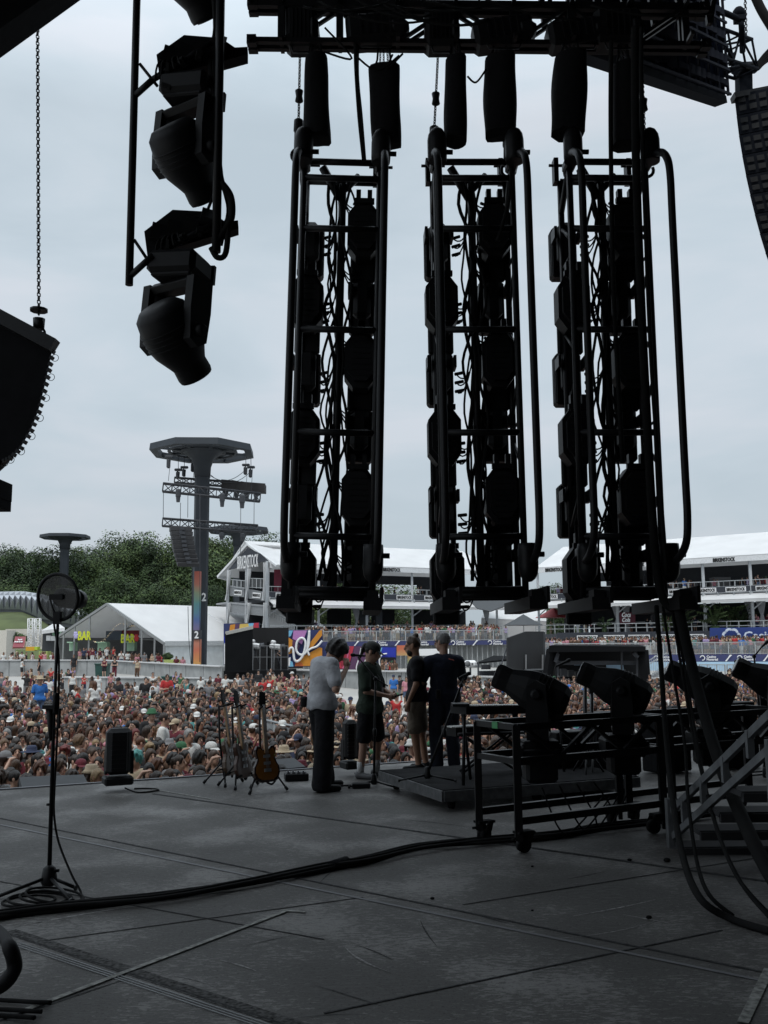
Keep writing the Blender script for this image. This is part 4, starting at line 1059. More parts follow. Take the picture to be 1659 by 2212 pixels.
# tower rigging
RIG = mat('tower_rigging', (.035, .038, .045), .6)
for (xa, ya, xb, yb, D0, D1, w_, lb) in ((352, 1053, 562, 1075, 86.5, 88.2, .75, 'front upper truss on the big tower'), (377, 1037, 572, 1052, 91.5, 93, .5, 'rear upper truss on the big tower'), (351, 1128, 556, 1143, 86.5, 88.2, .7, 'lower truss on the big tower')):
    b = MB(); box_truss(b, at(xa, ya, D0), at(xb, yb, D1), w_, w_, .075, .8, 5); 
    tt = b.build('truss', RIG, TW)
b = MB()
pts_ = [at(478, 1043, 90.6), at(500, 1044, 90.6), at(520, 1047, 90.6), at(545, 1050, 90.6), at(572, 1052, 90.6)]
for p, q in zip(pts_, pts_[1:]): b.slab([p + V(0, 0, -.55), q + V(0, 0, -.5), q + V(0, 0, .3), p + V(0, 0, .35)], 1.2)
b.build('draped_cover', mat('dark_tarp', (.03, .028, .028), .9, bump=1, scale=1.5), TW)
i = 0
for (x, y0, y1, wv, D_) in ((385, 1056, 1085, 12, 86), (480, 1065, 1095, 12, 86), (523, 1068, 1098, 13, 86.5), (487, 1053, 1075, 13, 91), (511, 1055, 1076, 12, 91), (533, 1057, 1078, 13, 91), (553, 1060, 1080, 11, 91), (479, 1150, 1166, 12, 87), (524, 1152, 1168, 10, 87), (391, 1140, 1160, 10, 86)):
    b = MB(); c = at(x, (y0 + y1) / 2, D_); h = pw(y1 - y0, D_)
    b.lathe([(pw(wv, D_) * .33, -h / 2), (pw(wv, D_) * .42, -h * .1), (pw(wv, D_) * .5, -h * .08), (pw(wv, D_) * .5, h * .4), (pw(wv, D_) * .3, h / 2)], 8, Matrix.Translation(c), False)
    o = b.build('moving_head', RIG, None, c); tag(o, ['black lamp hanging below the left of the upper tower truss', 'black lamp hanging right of the tower column', 'black lamp hanging at the right of the upper tower truss', 'lamp under the tarp, nearest the tower column', 'lamp under the tarp, second from the tower column', 'lamp under the tarp, third from the tower column', 'lamp under the tarp, at the outer end', 'lamp under the lower tower truss, near the column', 'lamp under the lower tower truss, at the outer end', 'lamp between hung speakers and the tower column'][i], 'stage light', 'lamps on the big tower'); i += 1
for j, (x, y0, y1, D_) in enumerate(((364, 991, 1012, 86), (384, 1018, 1034, 90), (397, 1013, 1030, 91), (416, 1000, 1020, 92), (530, 1008, 1026, 91), (541, 1013, 1032, 90))):
    b = MB(); c = at(x, (y0 + y1) / 2, D_); h = pw(y1 - y0, D_)
    b.box(c, (.34, .34, h), None, .1); b.box(c + V(.05, 0, h * .72), (.75, .3, .24), None, .06); b.tube([c + V(0, 0, h * .5), c + V(.02, 0, h * .7)], .05, 6); b.tube([c + V(.05, 0, h * .8), at(x + 1, 985, D_)], .03, 5)
    b.tube([c + V(.2, 0, h * .6), c + V(.25, -1, -1.8)], .025, 5)
    tag(b.build('chain_hoist', RIG, None, c), f'small black hoist under the tower canopy, {ORD[j]} from left', 'chain hoist', 'hoists under the tower canopy')
t = thing('line_array', 'dark speaker array hanging left of the big tower before the trees', 'speaker array', at(395, 1130, 86))
for k in range(9):
    y0 = 1138 + k * 9.1; xo = 365 + k * 1.4 + max(0, k - 5) * 1.3
    b = MB(); a_, c_ = at(xo, y0, 86), at(xo + 46, y0 + 8.6, 86)
    b.box(((a_.x + c_.x) / 2, 86.5, (a_.z + c_.z) / 2), (c_.x - a_.x, 1.1, a_.z - c_.z), (R(3 * k), 0, R(20)), .02); cb = b.build('cabinet', mat('array_dark', (.03, .03, .033), .6), t)
    b = MB(); b.box(((a_.x + c_.x) / 2 + .25, 85.85, (a_.z + c_.z) / 2), (.45, .1, .25), (0, 0, R(20))); b.build('horn_slot', RIG, cb)
b = MB()
for (x, y0, y1) in ((353, 1063, 1120), (390, 1086, 1125), (406, 1055, 1118), (549, 1080, 1136), (432, 1067, 1430), (520, 1098, 1200)): b.tube([at(x, y0, 86.4), at(x - .5, y1, 86.4)], .028, 5)
b.tube(sag(at(455, 1028, 90), at(529, 1016, 91), .7), .03, 5); b.tube(sag(at(455, 1026, 90), at(540, 1020, 91), .9), .03, 5)
b.tube(spline([at(406, 1310, 85), at(408, 1380, 85), at(413, 1440, 85), at(416, 1470, 85)]), .03, 5); b.tube([at(415.5, 1170, 88), at(414, 1450, 88)], .05, 5); b.build('cable', RIG, TW)
# gradient banner board beside the column
def gradient_mat(name, stops, z0, z1):
    m = bpy.data.materials.new(name); m.use_nodes = True; t_ = m.node_tree; bs = t_.nodes['Principled BSDF']; bs.inputs['Roughness'].default_value = .6
    g = t_.nodes.new('ShaderNodeNewGeometry'); s_ = t_.nodes.new('ShaderNodeSeparateXYZ'); nz = t_.nodes.new('ShaderNodeTexNoise'); nz.inputs['Scale'].default_value = .6; ad = t_.nodes.new('ShaderNodeMath'); ad.operation = 'MULTIPLY_ADD'; ad.inputs[1].default_value = 1.8
    mr = t_.nodes.new('ShaderNodeMapRange'); mr.inputs[1].default_value = z0; mr.inputs[2].default_value = z1; r_ = t_.nodes.new('ShaderNodeValToRGB')
    while len(r_.color_ramp.elements) < len(stops): r_.color_ramp.elements.new(.5)
    for e_, (p_, c_) in zip(r_.color_ramp.elements, stops): e_.position = p_; e_.color = (*c_, 1)
    l_ = t_.links; l_.new(g.outputs['Position'], s_.inputs[0]); l_.new(g.outputs['Position'], nz.inputs[0]); l_.new(nz.outputs[0], ad.inputs[0]); l_.new(s_.outputs[2], ad.inputs[2]); l_.new(ad.outputs[0], mr.inputs[0]); l_.new(mr.outputs[0], r_.inputs[0]); l_.new(r_.outputs[0], bs.inputs['Base Color'])
    return m
zt1, zb1 = at(426, 1234, 88).z + .9, at(426, 1362, 88).z + .9
GR1 = gradient_mat('rainbow_banner', [(0, (.15, .13, .24)), (.2, (.07, .12, .28)), (.45, (.10, .25, .24)), (.62, (.22, .26, .16)), (.76, (.40, .15, .10)), (1, (.40, .10, .07))], zb1, zt1)
GR2 = gradient_mat('sunset_banner', [(0, (.55, .42, .10)), (.35, (.55, .22, .08)), (.75, (.5, .14, .08)), (1, (.45, .18, .12))], at(426, 1450, 88).z + .9, at(426, 1385, 88).z + .9)
t = thing('tower_banner', 'tall rainbow gradient board left of the tower column, numbered 2', 'banner', at(425, 1450, 88))
b = MB(); boxpx(b, 420, 1234, 430.5, 1362, 88, .5); b.build('upper_board', GR1, t)
b = MB(); boxpx(b, 418.5, 1381, 432, 1450, 88, .5); b.build('lower_board', GR2, t)
b = MB(); boxpx(b, 415.5, 1361.5, 432.6, 1381, 87.9, .7); b.build('number_box', RIG, t)
b = MB(); text_on(b, '2', facing_M(424.5, 1371, 87.85), .34, .62, .03); b.build('number', WHP, t)

# ------------------------------------------------------------------ grandstand
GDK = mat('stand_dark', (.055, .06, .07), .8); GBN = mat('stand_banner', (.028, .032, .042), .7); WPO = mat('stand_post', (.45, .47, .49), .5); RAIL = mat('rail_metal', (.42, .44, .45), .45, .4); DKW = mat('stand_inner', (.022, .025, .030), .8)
FASC = mat('light_fascia', (.68, .69, .70), .6)
def railing(mb, A, B_, h, n, bars=0, r=.03):
    A, B_ = Vector(A), Vector(B_)
    mb.beam(A + V(0, 0, h), B_ + V(0, 0, h), r * 2, r * 2); mb.beam(A + V(0, 0, h * .55 if bars == 0 else h * .08), B_ + V(0, 0, h * .55 if bars == 0 else h * .08), r * 1.5, r * 1.5)
    for i in range(n + 1): mb.beam(A.lerp(B_, i / n), A.lerp(B_, i / n) + V(0, 0, h), r * 2, r * 2)
    for i in range(bars): mb.beam(A.lerp(B_, (i + .5) / bars) + V(0, 0, h * .08), A.lerp(B_, (i + .5) / bars) + V(0, 0, h), r * .7, r * .7)
def label_run(mb, mbt, s, A, B_, z, w_, h, ks, off, plate=True, bold=.015):
    d = (B_ - A).normalized(); nrm = V(d.y, -d.x, 0)
    for k in ks:
        p = A.lerp(B_, k); p = V(p.x, p.y, z) + nrm * off
        M = frame(p, d, nrm)
        if plate:
            mb.add([M @ V(sx_ * (w_ * .56), sy_ * h * .8, -.02) for sx_, sy_ in ((-1, -1), (1, -1), (1, 1), (-1, 1))], [(0, 1, 2, 3)])
        text_on(mbt, s, M, w_, h, bold)
def wing(A, B_, label, bays, open_up, open_lo, extras=None):
    A, B_ = V(A.x, A.y, 0), V(B_.x, B_.y, 0)
    d = (B_ - A).normalized(); back = V(-d.y, d.x, 0)
    t = thing('grandstand', label, 'grandstand', A, 'two storey tent grandstands')
    up = lambda p, z, o=0: V(p.x, p.y, z) + back * o
    g = lambda k, z, o=0: up(A.lerp(B_, k), z, o)
    b = MB()
    b.slab([g(0, 10.75, -.5), g(1, 10.75, -.5), g(1, 13.9, 7.5), g(0, 13.9, 7.5)], -.15); b.slab([g(0, 13.9, 7.5), g(1, 13.9, 7.5), g(1, 10.7, 15), g(0, 10.7, 15)], -.15)
    b.build('roof', WHT, t)
    b = MB(); b.slab([g(0, 10.25, -.52), g(1, 10.25, -.52), g(1, 10.8, -.52), g(0, 10.8, -.52)], .08); b.build('roof_valance', FASC, t)
    b = MB()
    for k in range(bays + 1): b.tube([g(k / bays, 10.84, -.5), g(k / bays, 13.98, 7.5)], .045, 4)
    b.build('roof_seam', mat('tent_trim', (0, 0, 0)), t)
    b = MB(); mt = MB(); label_run(mt, b, 'BIRKENSTOCK', A, B_, 10.52, 2.3, .40, [(k + .5) / bays for k in range(0, bays, 2)], .56, False, .03); b.build('roof_lettering', mat('black_letter', (.012, .012, .012), .7), t)
    b = MB()
    for k in range(bays + 1):
        b.beam(g(k / bays, 2.0), g(k / bays, 10.3), .26, .26, (0, 1, 0))
        b.beam(g(k / bays, 5.1), g(min(1, k / bays + .25 / bays), 6.1), .12, .12) 
    b.build('post', WPO, t)
    b = MB(); b.slab([g(0, 7.0, 0), g(1, 7.0, 0), g(1, 7.0, 14), g(0, 7.0, 14)], .4); b.build('upper_deck', GDK, t)
    b = MB(); b.slab([g(0, 7.02, -.14), g(1, 7.02, -.14), g(1, 7.66, -.14), g(0, 7.66, -.14)], .06); b.build('banner', GBN, t)
    b = MB(); bt_ = MB(); label_run(b, bt_, 'BIRKENSTOCK', A, B_, 7.34, 1.9, .32, [(k + .5) / (bays * 1.6) for k in range(int(bays * 1.6))], .17, True, .02)
    b.build('name_plate', WHP, t); bt_.build('name_lettering', mat('black_letter', (0, 0, 0)), t)
    b = MB(); railing(b, g(0, 7.62, -.05), g(1, 7.62, -.05), .65, bays * 3, bays * 8, .035); b.build('upper_railing', RAIL, t)
    b = MB(); b.slab([g(0, 6.15, -1.6), g(1, 6.15, -1.6), g(1, 6.75, -.2), g(0, 6.75, -.2)], -.1); b.slab([g(0, 5.92, -1.62), g(1, 5.92, -1.62), g(1, 6.24, -1.62), g(0, 6.24, -1.62)], .06); b.build('lower_canopy', WHT, t)
    b = MB()
    for k in range(bays * 3 + 1):
        p = g(k / (bays * 3), 6.72, -.5); b.box(p, (.16, .2, .28)); b.beam(p + V(0, 0, .1), p + V(0, .2, .38), .05, .05)
    b.beam(g(0, 6.98, -.5), g(1, 6.98, -.5), .06, .06); b.build('canopy_lamps', RAIL, t)
    # rear walls, with openings where the photograph looks through
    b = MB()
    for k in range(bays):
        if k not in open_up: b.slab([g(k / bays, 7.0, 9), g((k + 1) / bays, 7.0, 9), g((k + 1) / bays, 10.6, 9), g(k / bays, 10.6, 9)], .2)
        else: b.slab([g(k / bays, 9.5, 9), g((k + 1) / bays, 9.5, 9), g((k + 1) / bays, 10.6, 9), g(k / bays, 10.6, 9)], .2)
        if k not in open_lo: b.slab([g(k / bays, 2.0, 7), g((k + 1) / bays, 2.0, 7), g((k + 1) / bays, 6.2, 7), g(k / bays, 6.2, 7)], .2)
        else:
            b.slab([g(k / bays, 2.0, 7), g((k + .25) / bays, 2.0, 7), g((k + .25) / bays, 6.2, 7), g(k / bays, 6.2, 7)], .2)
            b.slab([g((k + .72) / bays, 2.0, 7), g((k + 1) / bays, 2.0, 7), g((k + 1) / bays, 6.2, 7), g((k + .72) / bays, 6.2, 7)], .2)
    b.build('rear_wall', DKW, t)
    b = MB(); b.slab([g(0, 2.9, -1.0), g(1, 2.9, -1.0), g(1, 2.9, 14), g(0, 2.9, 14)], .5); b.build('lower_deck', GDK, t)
    b = MB(); b.slab([g(0, -1.4, -.9), g(1, -1.4, -.9), g(1, 2.4, -.9), g(0, 2.4, -.9)], .1); b.build('base_cladding', GBN, t)
    b = MB(); railing(b, g(0, 2.9, -.9), g(1, 2.9, -.9), 1.05, bays * 4, 0, .04); railing(b, g(0, 2.9, 3), g(1, 2.9, 3), 1.3, bays * 2, 0, .03); b.build('lower_railing', RAIL, t)
    b = MB()
    for k in range(bays):
        for q in (.12, .88):
            p = g((k + q) / bays, 0, 1.2)
            if (k * 7 + int(q * 10)) % 3 == 0: b.prism([(-.4, 3.0), (.4, 3.0), (.18, 4.6), (.5, 6.2), (-.6, 6.2), (-.1, 4.6)], -.06, .06, frame(V(p.x, p.y, 0), d, -back))
    b.build('drape', mat('grey_drape', (.30, .31, .33), .8), t)
    return t, g, d, back
LA, LB = at(578, 1395, 104.3), at(1075, 1395, 119)
GL, gl_, dl_, bl_ = wing(LA, LB, 'white roofed two storey grandstand left of centre, gable end with large name', 5, (2, 3), (1, 2, 3))
RA_, RB_ = at(1166, 1395, 115), at(1740, 1395, 97.5)
GRt, gr_, dr_, br_ = wing(RA_, RB_, 'white roofed two storey grandstand at the right, above the blue banner', 6, (0,), (0,))
# gable end of the left stand
t = GL
ap_, ea, eb = at(535.6, 1176, 108), at(471, 1246, 112), at(598, 1222, 103.2)
b = MB(); b.slab([at(493, 1231, 110.5), at(579, 1211, 104.2), at(562, 1196, 105.5), ap_ + V(0, -.2, -.4), at(515, 1205, 109.5)], .1); b.build('gable_cloth', GBN, t)
b = MB(); b.beam(ap_, ea, .3, .25); b.beam(ap_, eb, .25, .22); b.beam(ea, ea + V(1.2, 1, -.3), .3, .3); b.build('gable_edge', FASC, t)
b = MB(); bk = V(13.5, 13, 0); bx = bl_ * 15; b.slab([ea, ap_, ap_ + dl_ * 6 + V(0, 0, 0), ea + dl_ * 6 + bl_ * 2], -.12); b.slab([ap_, eb, gl_(.12, 10.75, -.5), gl_(.12, 13.9, 7.5)], -.12); b.build('gable_roof', WHT, t)
b = MB(); M_ = frame(at(535, 1213, 106.6), at(579, 1208, 103.9) - at(493, 1219, 110.2), (-.3, -1, 0)); text_on(b, 'BIRKENSTOCK', M_, 4.3, 1.45, .018); b.build('gable_lettering', WHP, t)
b = MB()
for x, y0, D_ in ((493, 1231, 110), (533, 1225, 107.3), (577, 1212, 104.2)):
    p = at(x, y0, D_); b.beam(p, V(p.x, p.y, gz(D_)), .3, .3, (0, 1, 0))
b.build('gable_post', WPO, t)
b = MB()
for x0, D_, zt_ in ((496, 110, 1232), (539, 107, 1228), (573, 104, 1215)):
    for (ya, yb) in ((zt_, 1297), (1302, 1358)):
        for s_ in range(2):
            n_ = 9; P = []
            for i in range(n_ + 1):
                f = i / n_; wv = (9 - 6 * math.sin(f * math.pi * .72)) if s_ == 0 else 5 - 3 * math.sin(f * math.pi * .8)
                xx = x0 + (-2 if s_ else 0) + (-7 * f * f if x0 < 560 else -4 * f * f); yy = ya + (yb - ya) * f
                P += [at(xx - wv / 2, yy, D_ - .4 - .1 * s_), at(xx, yy, D_ - .7 - .1 * s_), at(xx + wv / 2, yy, D_ - .4 - .1 * s_)]
            b.add(P, [(i * 3 + k, i * 3 + k + 1, i * 3 + k + 4, i * 3 + k + 3) for i in range(n_) for k in range(2)], True)
b.build('gable_drape', mat('white_drape', (.62, .63, .64), .8, bump=.6, scale=1.2), t)
b = MB(); Af, Bf = at(492, 1300, 110), at(580, 1308, 104)
b.slab([Af + V(0, 0, -1.2), Bf + V(0, 0, -1.2), Bf, Af], .3); b.slab([Af, Bf, Bf + bl_ * 4, Af + bl_ * 4], .2); b.build('gable_deck', mat('deck_grey', (.22, .23, .24), .7), t)
b = MB(); b.slab([at(496, 1287, 109.6), at(527, 1290, 107.5), at(527, 1269, 107.5), at(496, 1264, 109.6)], .08); b.slab([at(537, 1293, 107), at(571, 1298, 104.5), at(571, 1279, 104.5), at(537, 1272, 107)], .08); b.build('gable_banner', mat('pleat_grey', (.2, .21, .22), .8), t)
b = MB(); bt_ = MB()
for x, y, D_ in ((514, 1280, 108.3), (554, 1286, 105.5)):
    M_ = frame(at(x, y, D_), Bf - Af, (-.3, -1, 0)); b.add([M_ @ V(sx_ * .8, sy_ * .3, 0) for sx_, sy_ in ((-1, -1), (1, -1), (1, 1), (-1, 1))], [(0, 1, 2, 3)]); text_on(bt_, 'BIRKENSTOCK', M_ @ Matrix.Translation((0, 0, .03)), 1.4, .3, .015)
b.build('name_plate', WHP, t); bt_.build('name_lettering', mat('black_letter', (0, 0, 0)), t)
b = MB(); railing(b, at(494, 1268, 109.8), at(530, 1272, 107), .9, 4, 12, .04); railing(b, at(536, 1270, 107), at(572, 1272, 104.4), 1.1, 4, 14, .04); railing(b, at(545, 1392, 100), at(615, 1392, 100), 1.6, 6, 0, .04); b.build('gable_railing', RAIL, t)
b = MB(); b.slab([at(575, 1372, 106), at(637, 1364, 106), at(637, 1352, 106), at(600, 1317, 106), at(575, 1318, 106)], .1); b.build('marquee_side', WHT, t)
b = MB(); b.beam(at(588, 1320, 105.5), at(640, 1352, 105.5), .08, .12); [b.beam(at(588 + 5 * k, 1320 + 3 * k, 105.5), at(588 + 5 * k, 1332 + 3 * k, 105.5), .05, .05) for k in range(10)]; b.build('stair_rail', RAIL, t)
b = MB(); boxpx(b, 592, 1230, 612, 1285, 106, .2); b.build('inner_panel', mat('wine_red', (.13, .012, .03), .7), t)
# things inside the stands
s_ = thing('drinks_screen', 'black screen with three green claw marks on the lower deck', 'screen', at(658, 1330, 108))
b = MB(); boxpx(b, 637, 1318, 679, 1355, 108, .3); b.build('screen', mat('screen_black', (.006, .008, .008), .5), s_)
b = MB()
for k, (x, l_) in enumerate(((652.5, 0), (657, 2.5), (662.5, .5))):
    for j in range(5):
        b.tube([at(x + .5 * math.sin(j), 1327 + j * 4 + l_ * (j > 3), 107.8), at(x + .5 * math.sin(j + 1), 1331 + j * 4 + l_, 107.8)], [.11 - .012 * j, .1 - .015 * j], 5)
    b.tube([at(x - 2.2, 1326, 107.8), at(x, 1328, 107.8)], [.05, .1], 5)
gm = mat('claw_green', (.02, .35, .08), .5); b.build('claw_mark', gm, s_)
s_ = thing('bar_portal', 'dark portal reading DEFEND on the lower deck', 'sign', at(799, 1330, 112))
b = MB(); boxpx(b, 774, 1318, 826, 1330, 111, .4); boxpx(b, 774, 1330, 791, 1362, 111, .4); boxpx(b, 812, 1330, 826, 1362, 111, .4); b.build('frame', DKW, s_)
b = MB(); text_on(b, 'DEFEND', facing_M(799.5, 1323.5, 110.9), pw(34, 110.9), pw(6, 110.9), .02); b.build('lettering', mat('dim_letter', (.10, .10, .11), .6), s_)
s_ = thing('drinks_sign', 'wine red sign with white script on the lower deck of the right stand', 'sign', at(1384, 1330, 110))
b = MB(); boxpx(b, 1339, 1323, 1373, 1348, 108.5, .3); b.build('panel', mat('wine_sign', (.085, .006, .018), .6), s_)
b = MB(); M_ = facing_M(1352, 1334, 108.3) @ Matrix(((1, .25, 0, 0), (0, 1, 0, 0), (0, 0, 1, 0), (0, 0, 0, 1))); text_on(b, 'Coca', M_ @ Matrix.Translation((0, .32, 0)), 1.0, .5, .03); text_on(b, 'Cola', M_ @ Matrix.Translation((.1, -.25, 0)), .9, .45, .03); b.build('lettering', WHP, s_)
b = MB(); b.ring(at(1423, 1336, 108), 0.85, .07, (0, 1, 0), 24, 6); b.lathe([(.75, -.08), (.75, .08)], 24, facing_M(1423, 1336, 108.2)); tag(b.build('round_sign', mat('dark_disc', (.03, .03, .035), .6)), 'round dark disc with a pale rim on the right lower deck', 'sign')
for i, (x, y, w_, lb) in enumerate(((1488, 1262, 32, 'left'), (1618, 1260, 44, 'right'))):
    s_ = thing('name_sign', f'dark hanging sign lettered BIRKENSTOCK on the upper deck, {lb} one', 'sign', at(x, y, 108), 'dark name signs on the upper deck')
    b = MB(); boxpx(b, x - w_ / 2 - 3, y - 6, x + w_ / 2 + 3, y + 7, 107, .15); b.build('panel', mat('slate_panel', (.085, .09, .095), .7), s_)
    b = MB(); text_on(b, 'BIRKENSTOCK', facing_M(x, y, 106.9), pw(w_, 107), pw(8, 107), .03); b.build('lettering', mat('black_letter', (0, 0, 0)), s_)
b = MB(); boxpx(b, 1540, 1247, 1580, 1272, 107, 1.2); tag(b.build('bar_cabinet', mat('cabinet_grey', (.10, .10, .105), .7)), 'grey cabinet between the two dark name signs', 'cabinet')
for i, (x, D_, sc_, lb) in enumerate(((1480, 104, 1.3, 'palm like plant left of the white post on the right lower deck'), (1545, 102, 1.5, 'leafy plant behind the blue banner, left end'), (1575, 102.5, 1.7, 'tall pale leaved plant behind the blue banner'), (1604, 102, 1.3, 'dark bushy plant behind the blue banner'), (1305, 107, .8, 'small palm on the right lower deck beside the wine red sign'), (1440, 105, 1.0, 'low palm beside the round sign'))):
    b = MB(); rnd = random.Random(i); z0 = 3.0; c = V(at(x, 1350, D_).x, D_, z0)
    for k in range(26):
        a = rnd.random() * 6.28; l_ = rnd.uniform(.8, 1.5) * sc_; e_ = rnd.uniform(.5, 1.4)
        pts = [c + V(0, 0, .3), c + V(math.cos(a) * l_ * .4, math.sin(a) * l_ * .4, .3 + l_ * e_ * .8), c + V(math.cos(a) * l_, math.sin(a) * l_, .3 + l_ * e_ * .9)]
        w2 = V(-math.sin(a), math.cos(a), .3) * .09 * sc_
        b.add([pts[0], pts[1] - w2, pts[2], pts[1] + w2], [(0, 1, 2, 3)])
        for q in range(4):
            m_ = pts[1].lerp(pts[2], q / 4); b.add([m_, m_ + w2 * 3 + V(0, 0, -.1), m_ + (pts[2] - pts[1]) * .2], [(0, 1, 2)]); b.add([m_, m_ - w2 * 3 + V(0, 0, -.1), m_ + (pts[2] - pts[1]) * .2], [(0, 1, 2)])
    b.lathe([(.3 * sc_, 0), (.36 * sc_, .5)], 10, Matrix.Translation(c))
    tag(b.build('potted_plant', LEAF[i % 3], None, c), lb, 'plant', 'potted plants on the decks')
# parasols, white marquee between the stands
for x, y, D_, m_, lb in ((1131, 1346, 108, mat('parasol_grey', (.05, .055, .06), .8), 'dark grey parasol between the grandstands'), (1196, 1330, 118, mat('parasol_red', (.28, .025, .03), .7), 'dark red parasol between the second and third light towers')):
    c = at(x, y, D_); t = thing('parasol', lb, 'parasol', V(c.x, c.y, gz(D_)))
    b = MB(); b.lathe([(2.3, -.25), (1.2, .3), (.1, .95), (.02, 1.0)], 8, Matrix.Translation(c), False); b.build('canopy', m_, t)
    b = MB(); b.tube([V(c.x, c.y, 2), c + V(0, 0, .9)], .04, 6); b.build('pole', RAIL, t)
b = MB(); A, B_ = at(1045, 1330, 124), at(1172, 1327, 124)
b.slab([at(1040, 1395, 122), at(1180, 1395, 122), at(1180, 1345, 122), at(1040, 1338, 122)], .2); b.slab([at(1040, 1338, 122), at(1180, 1345, 122), at(1180, 1296, 134), at(1060, 1296, 134)], -.2)
b.slab([at(1228, 1352, 126), at(1300, 1350, 126), at(1300, 1330, 128), at(1228, 1322, 128)], .2); b.slab([at(1228, 1322, 128), at(1300, 1330, 128), at(1282, 1312, 134), at(1240, 1310, 134)], -.2)
tag(b.build('marquee', WHT), 'plain white marquee between the two grandstands', 'tent')
b = MB(); sh_ = at(1118, 1300, 112); b.slab([at(1005, 1288, 112), at(1118, 1290, 110), at(1118, 1300, 109.5), at(1060, 1322, 108.5), at(1030, 1315, 109.5)], .1)
tag(b.build('shade_sail', mat('sail_grey', (.055, .06, .065), .8)), 'dark grey shade sail behind the second light tower', 'shade sail')

# front terraces with purple banners
PUR = mat('purple_banner', (.035, .042, .125), .6, var=.12, scale=1.2)
def terrace(A, B_, zf, zb0, label, n, labels, name='terrace'):
    A, B_ = V(A.x, A.y, 0), V(B_.x, B_.y, 0); d = (B_ - A).normalized(); bk_ = V(-d.y, d.x, 0); nr = -bk_
    g = lambda k, z, o=0: A.lerp(B_, k) + bk_ * o + V(0, 0, z)
    t = thing(name, label, 'terrace', A, 'raised terraces')
    b = MB(); b.slab([g(0, zf), g(1, zf), g(1, zf, 9), g(0, zf, 9)], .3); b.build('deck', GDK, t)
    b = MB(); b.slab([g(0, zb0, -.08), g(1, zb0, -.08), g(1, zf + .12, -.08), g(0, zf + .12, -.08)], .05); b.build('banner', PUR, t)
    b = MB(); railing(b, g(0, zf + .1, 0), g(1, zf + .1, 0), 1.1, n, n * 14, .035); b.build('railing', RAIL, t)
    b = MB(); bt_ = MB()
    for k in labels:
        p = g(k, (zb0 + zf + .12) / 2, -.15); M = frame(p, d, nr)
        text_on(b, 'Casino', M @ Matrix.Translation((.55, .12, .02)), .8, .2, .012); text_on(b, 'Montréal', M @ Matrix.Translation((.62, -.13, .02)), .95, .2, .012)
        b.ring(p + d * -.22 + nr * .04, .2, .045, nr, 14, 5, .6, 5.4)
        q = g(k + .5 * (labels[1] - labels[0]), (zb0 + zf + .12) / 2, -.16); M = frame(q, d, nr)
        b.add([M @ V(*v_, .02) for v_ in ((-.35, -.28), (-.2, -.3), (.05, .02), (.3, .26), (.1, .3), (-.1, 0))], [(0, 1, 2, 5), (5, 2, 3, 4)])
    b.build('lettering', WHP, t)
    return t, g
TA, tga = terrace(at(655, 1395, 101), at(1098, 1395, 101), 2.05, 1.72, 'left front terrace full of people with a purple name banner', 14, [.16, .36, .56, .74, .92])
b = MB(); [b.beam(tga(k / 40, -.9, .4), tga(k / 40, 1.8, .4), .1, .1) for k in range(41)]; b.slab([tga(0, -1, 1.2), tga(1, -1, 1.2), tga(1, 1.7, 1.2), tga(0, 1.7, 1.2)], .1); b.build('underframe', CON, TA)
b = MB(); boxpx(b, 885, 1402, 970, 1416, 97, 1.5); tag(b.build('white_cabin', WHP), 'low white cabin below the left terrace behind the crew', 'cabin')
TB, tgb = terrace(at(1170, 1395, 93), at(1720, 1395, 85), .55, .02, 'right front terrace with a purple name banner above the light blue wall', 20, [.48, .66, .80, .93])
b = MB(); LBL = mat('light_blue_wall', (.36, .52, .66), .7, var=.06, scale=.5); b.slab([tgb(.3, -1.9, -.2), tgb(1, -1.9, -.2), tgb(1, .0, -.2), tgb(.3, .0, -.2)], .1); b.build('blue_wall', LBL, TB)
b = MB(); b.slab([tgb(0, 1.0, 8.2), tgb(1, 1.0, 8.2), tgb(1, 2.9, 8.2), tgb(0, 2.9, 8.2)], .1); b.build('rear_banner', GBN, TB)
b = MB(); bt_ = MB(); label_run(b, bt_, 'BIRKENSTOCK', tgb(0, 0), tgb(1, 0), 2.35, 1.9, .30, [.14, .26, .37, .49, .60], -8.05, True); b.build('name_plate', WHP, TB); bt_.build('name_lettering', mat('black_letter', (0, 0, 0)), TB)
CB = thing('name_billboard', 'large royal blue billboard with a white spiral emblem and Casino Montréal', 'billboard', at(1600, 1380, 96))
b = MB(); BLU = mat('royal_blue', (.016, .040, .19), .5, var=.06, scale=.4); b.slab([at(1533, 1412, 91), at(1722, 1412, 88), at(1722, 1353, 88), at(1533, 1356.5, 91)], .2); b.build('panel', BLU, CB)
b = MB(); c = at(1580, 1376, 90.0); nr = V(-.36, -1, 0)
M_ = frame(c, (1, -.36, 0), nr)
text_on(b, 'Casino', M_ @ Matrix.Translation((2.72, .12, .04)), 3.2, .72, .03); text_on(b, 'Montréal', M_ @ Matrix.Translation((3.2, -.85, .04)), 4.1, .72, .03)
def crescent(a0, a1, r0_, r1_, off):
    n_ = 12; P = []
    for i in range(n_ + 1):
        a = a0 + (a1 - a0) * i / n_; wv = math.sin(math.pi * i / n_)
        P += [M_ @ V(math.cos(a) * r0_ + off[0], math.sin(a) * r0_ + off[1], .02), M_ @ V(math.cos(a) * (r0_ + (r1_ - r0_) * wv) + off[0], math.sin(a) * (r0_ + (r1_ - r0_) * wv) + off[1], .02)]
    b.add(P, [(i * 2, i * 2 + 1, i * 2 + 3, i * 2 + 2) for i in range(n_)])
for k in range(7):
    a = R(100 + 52 * k); crescent(a, a + R(115), .44, .44 + .23, (.2 * math.cos(a + R(60)), .2 * math.sin(a + R(60))))
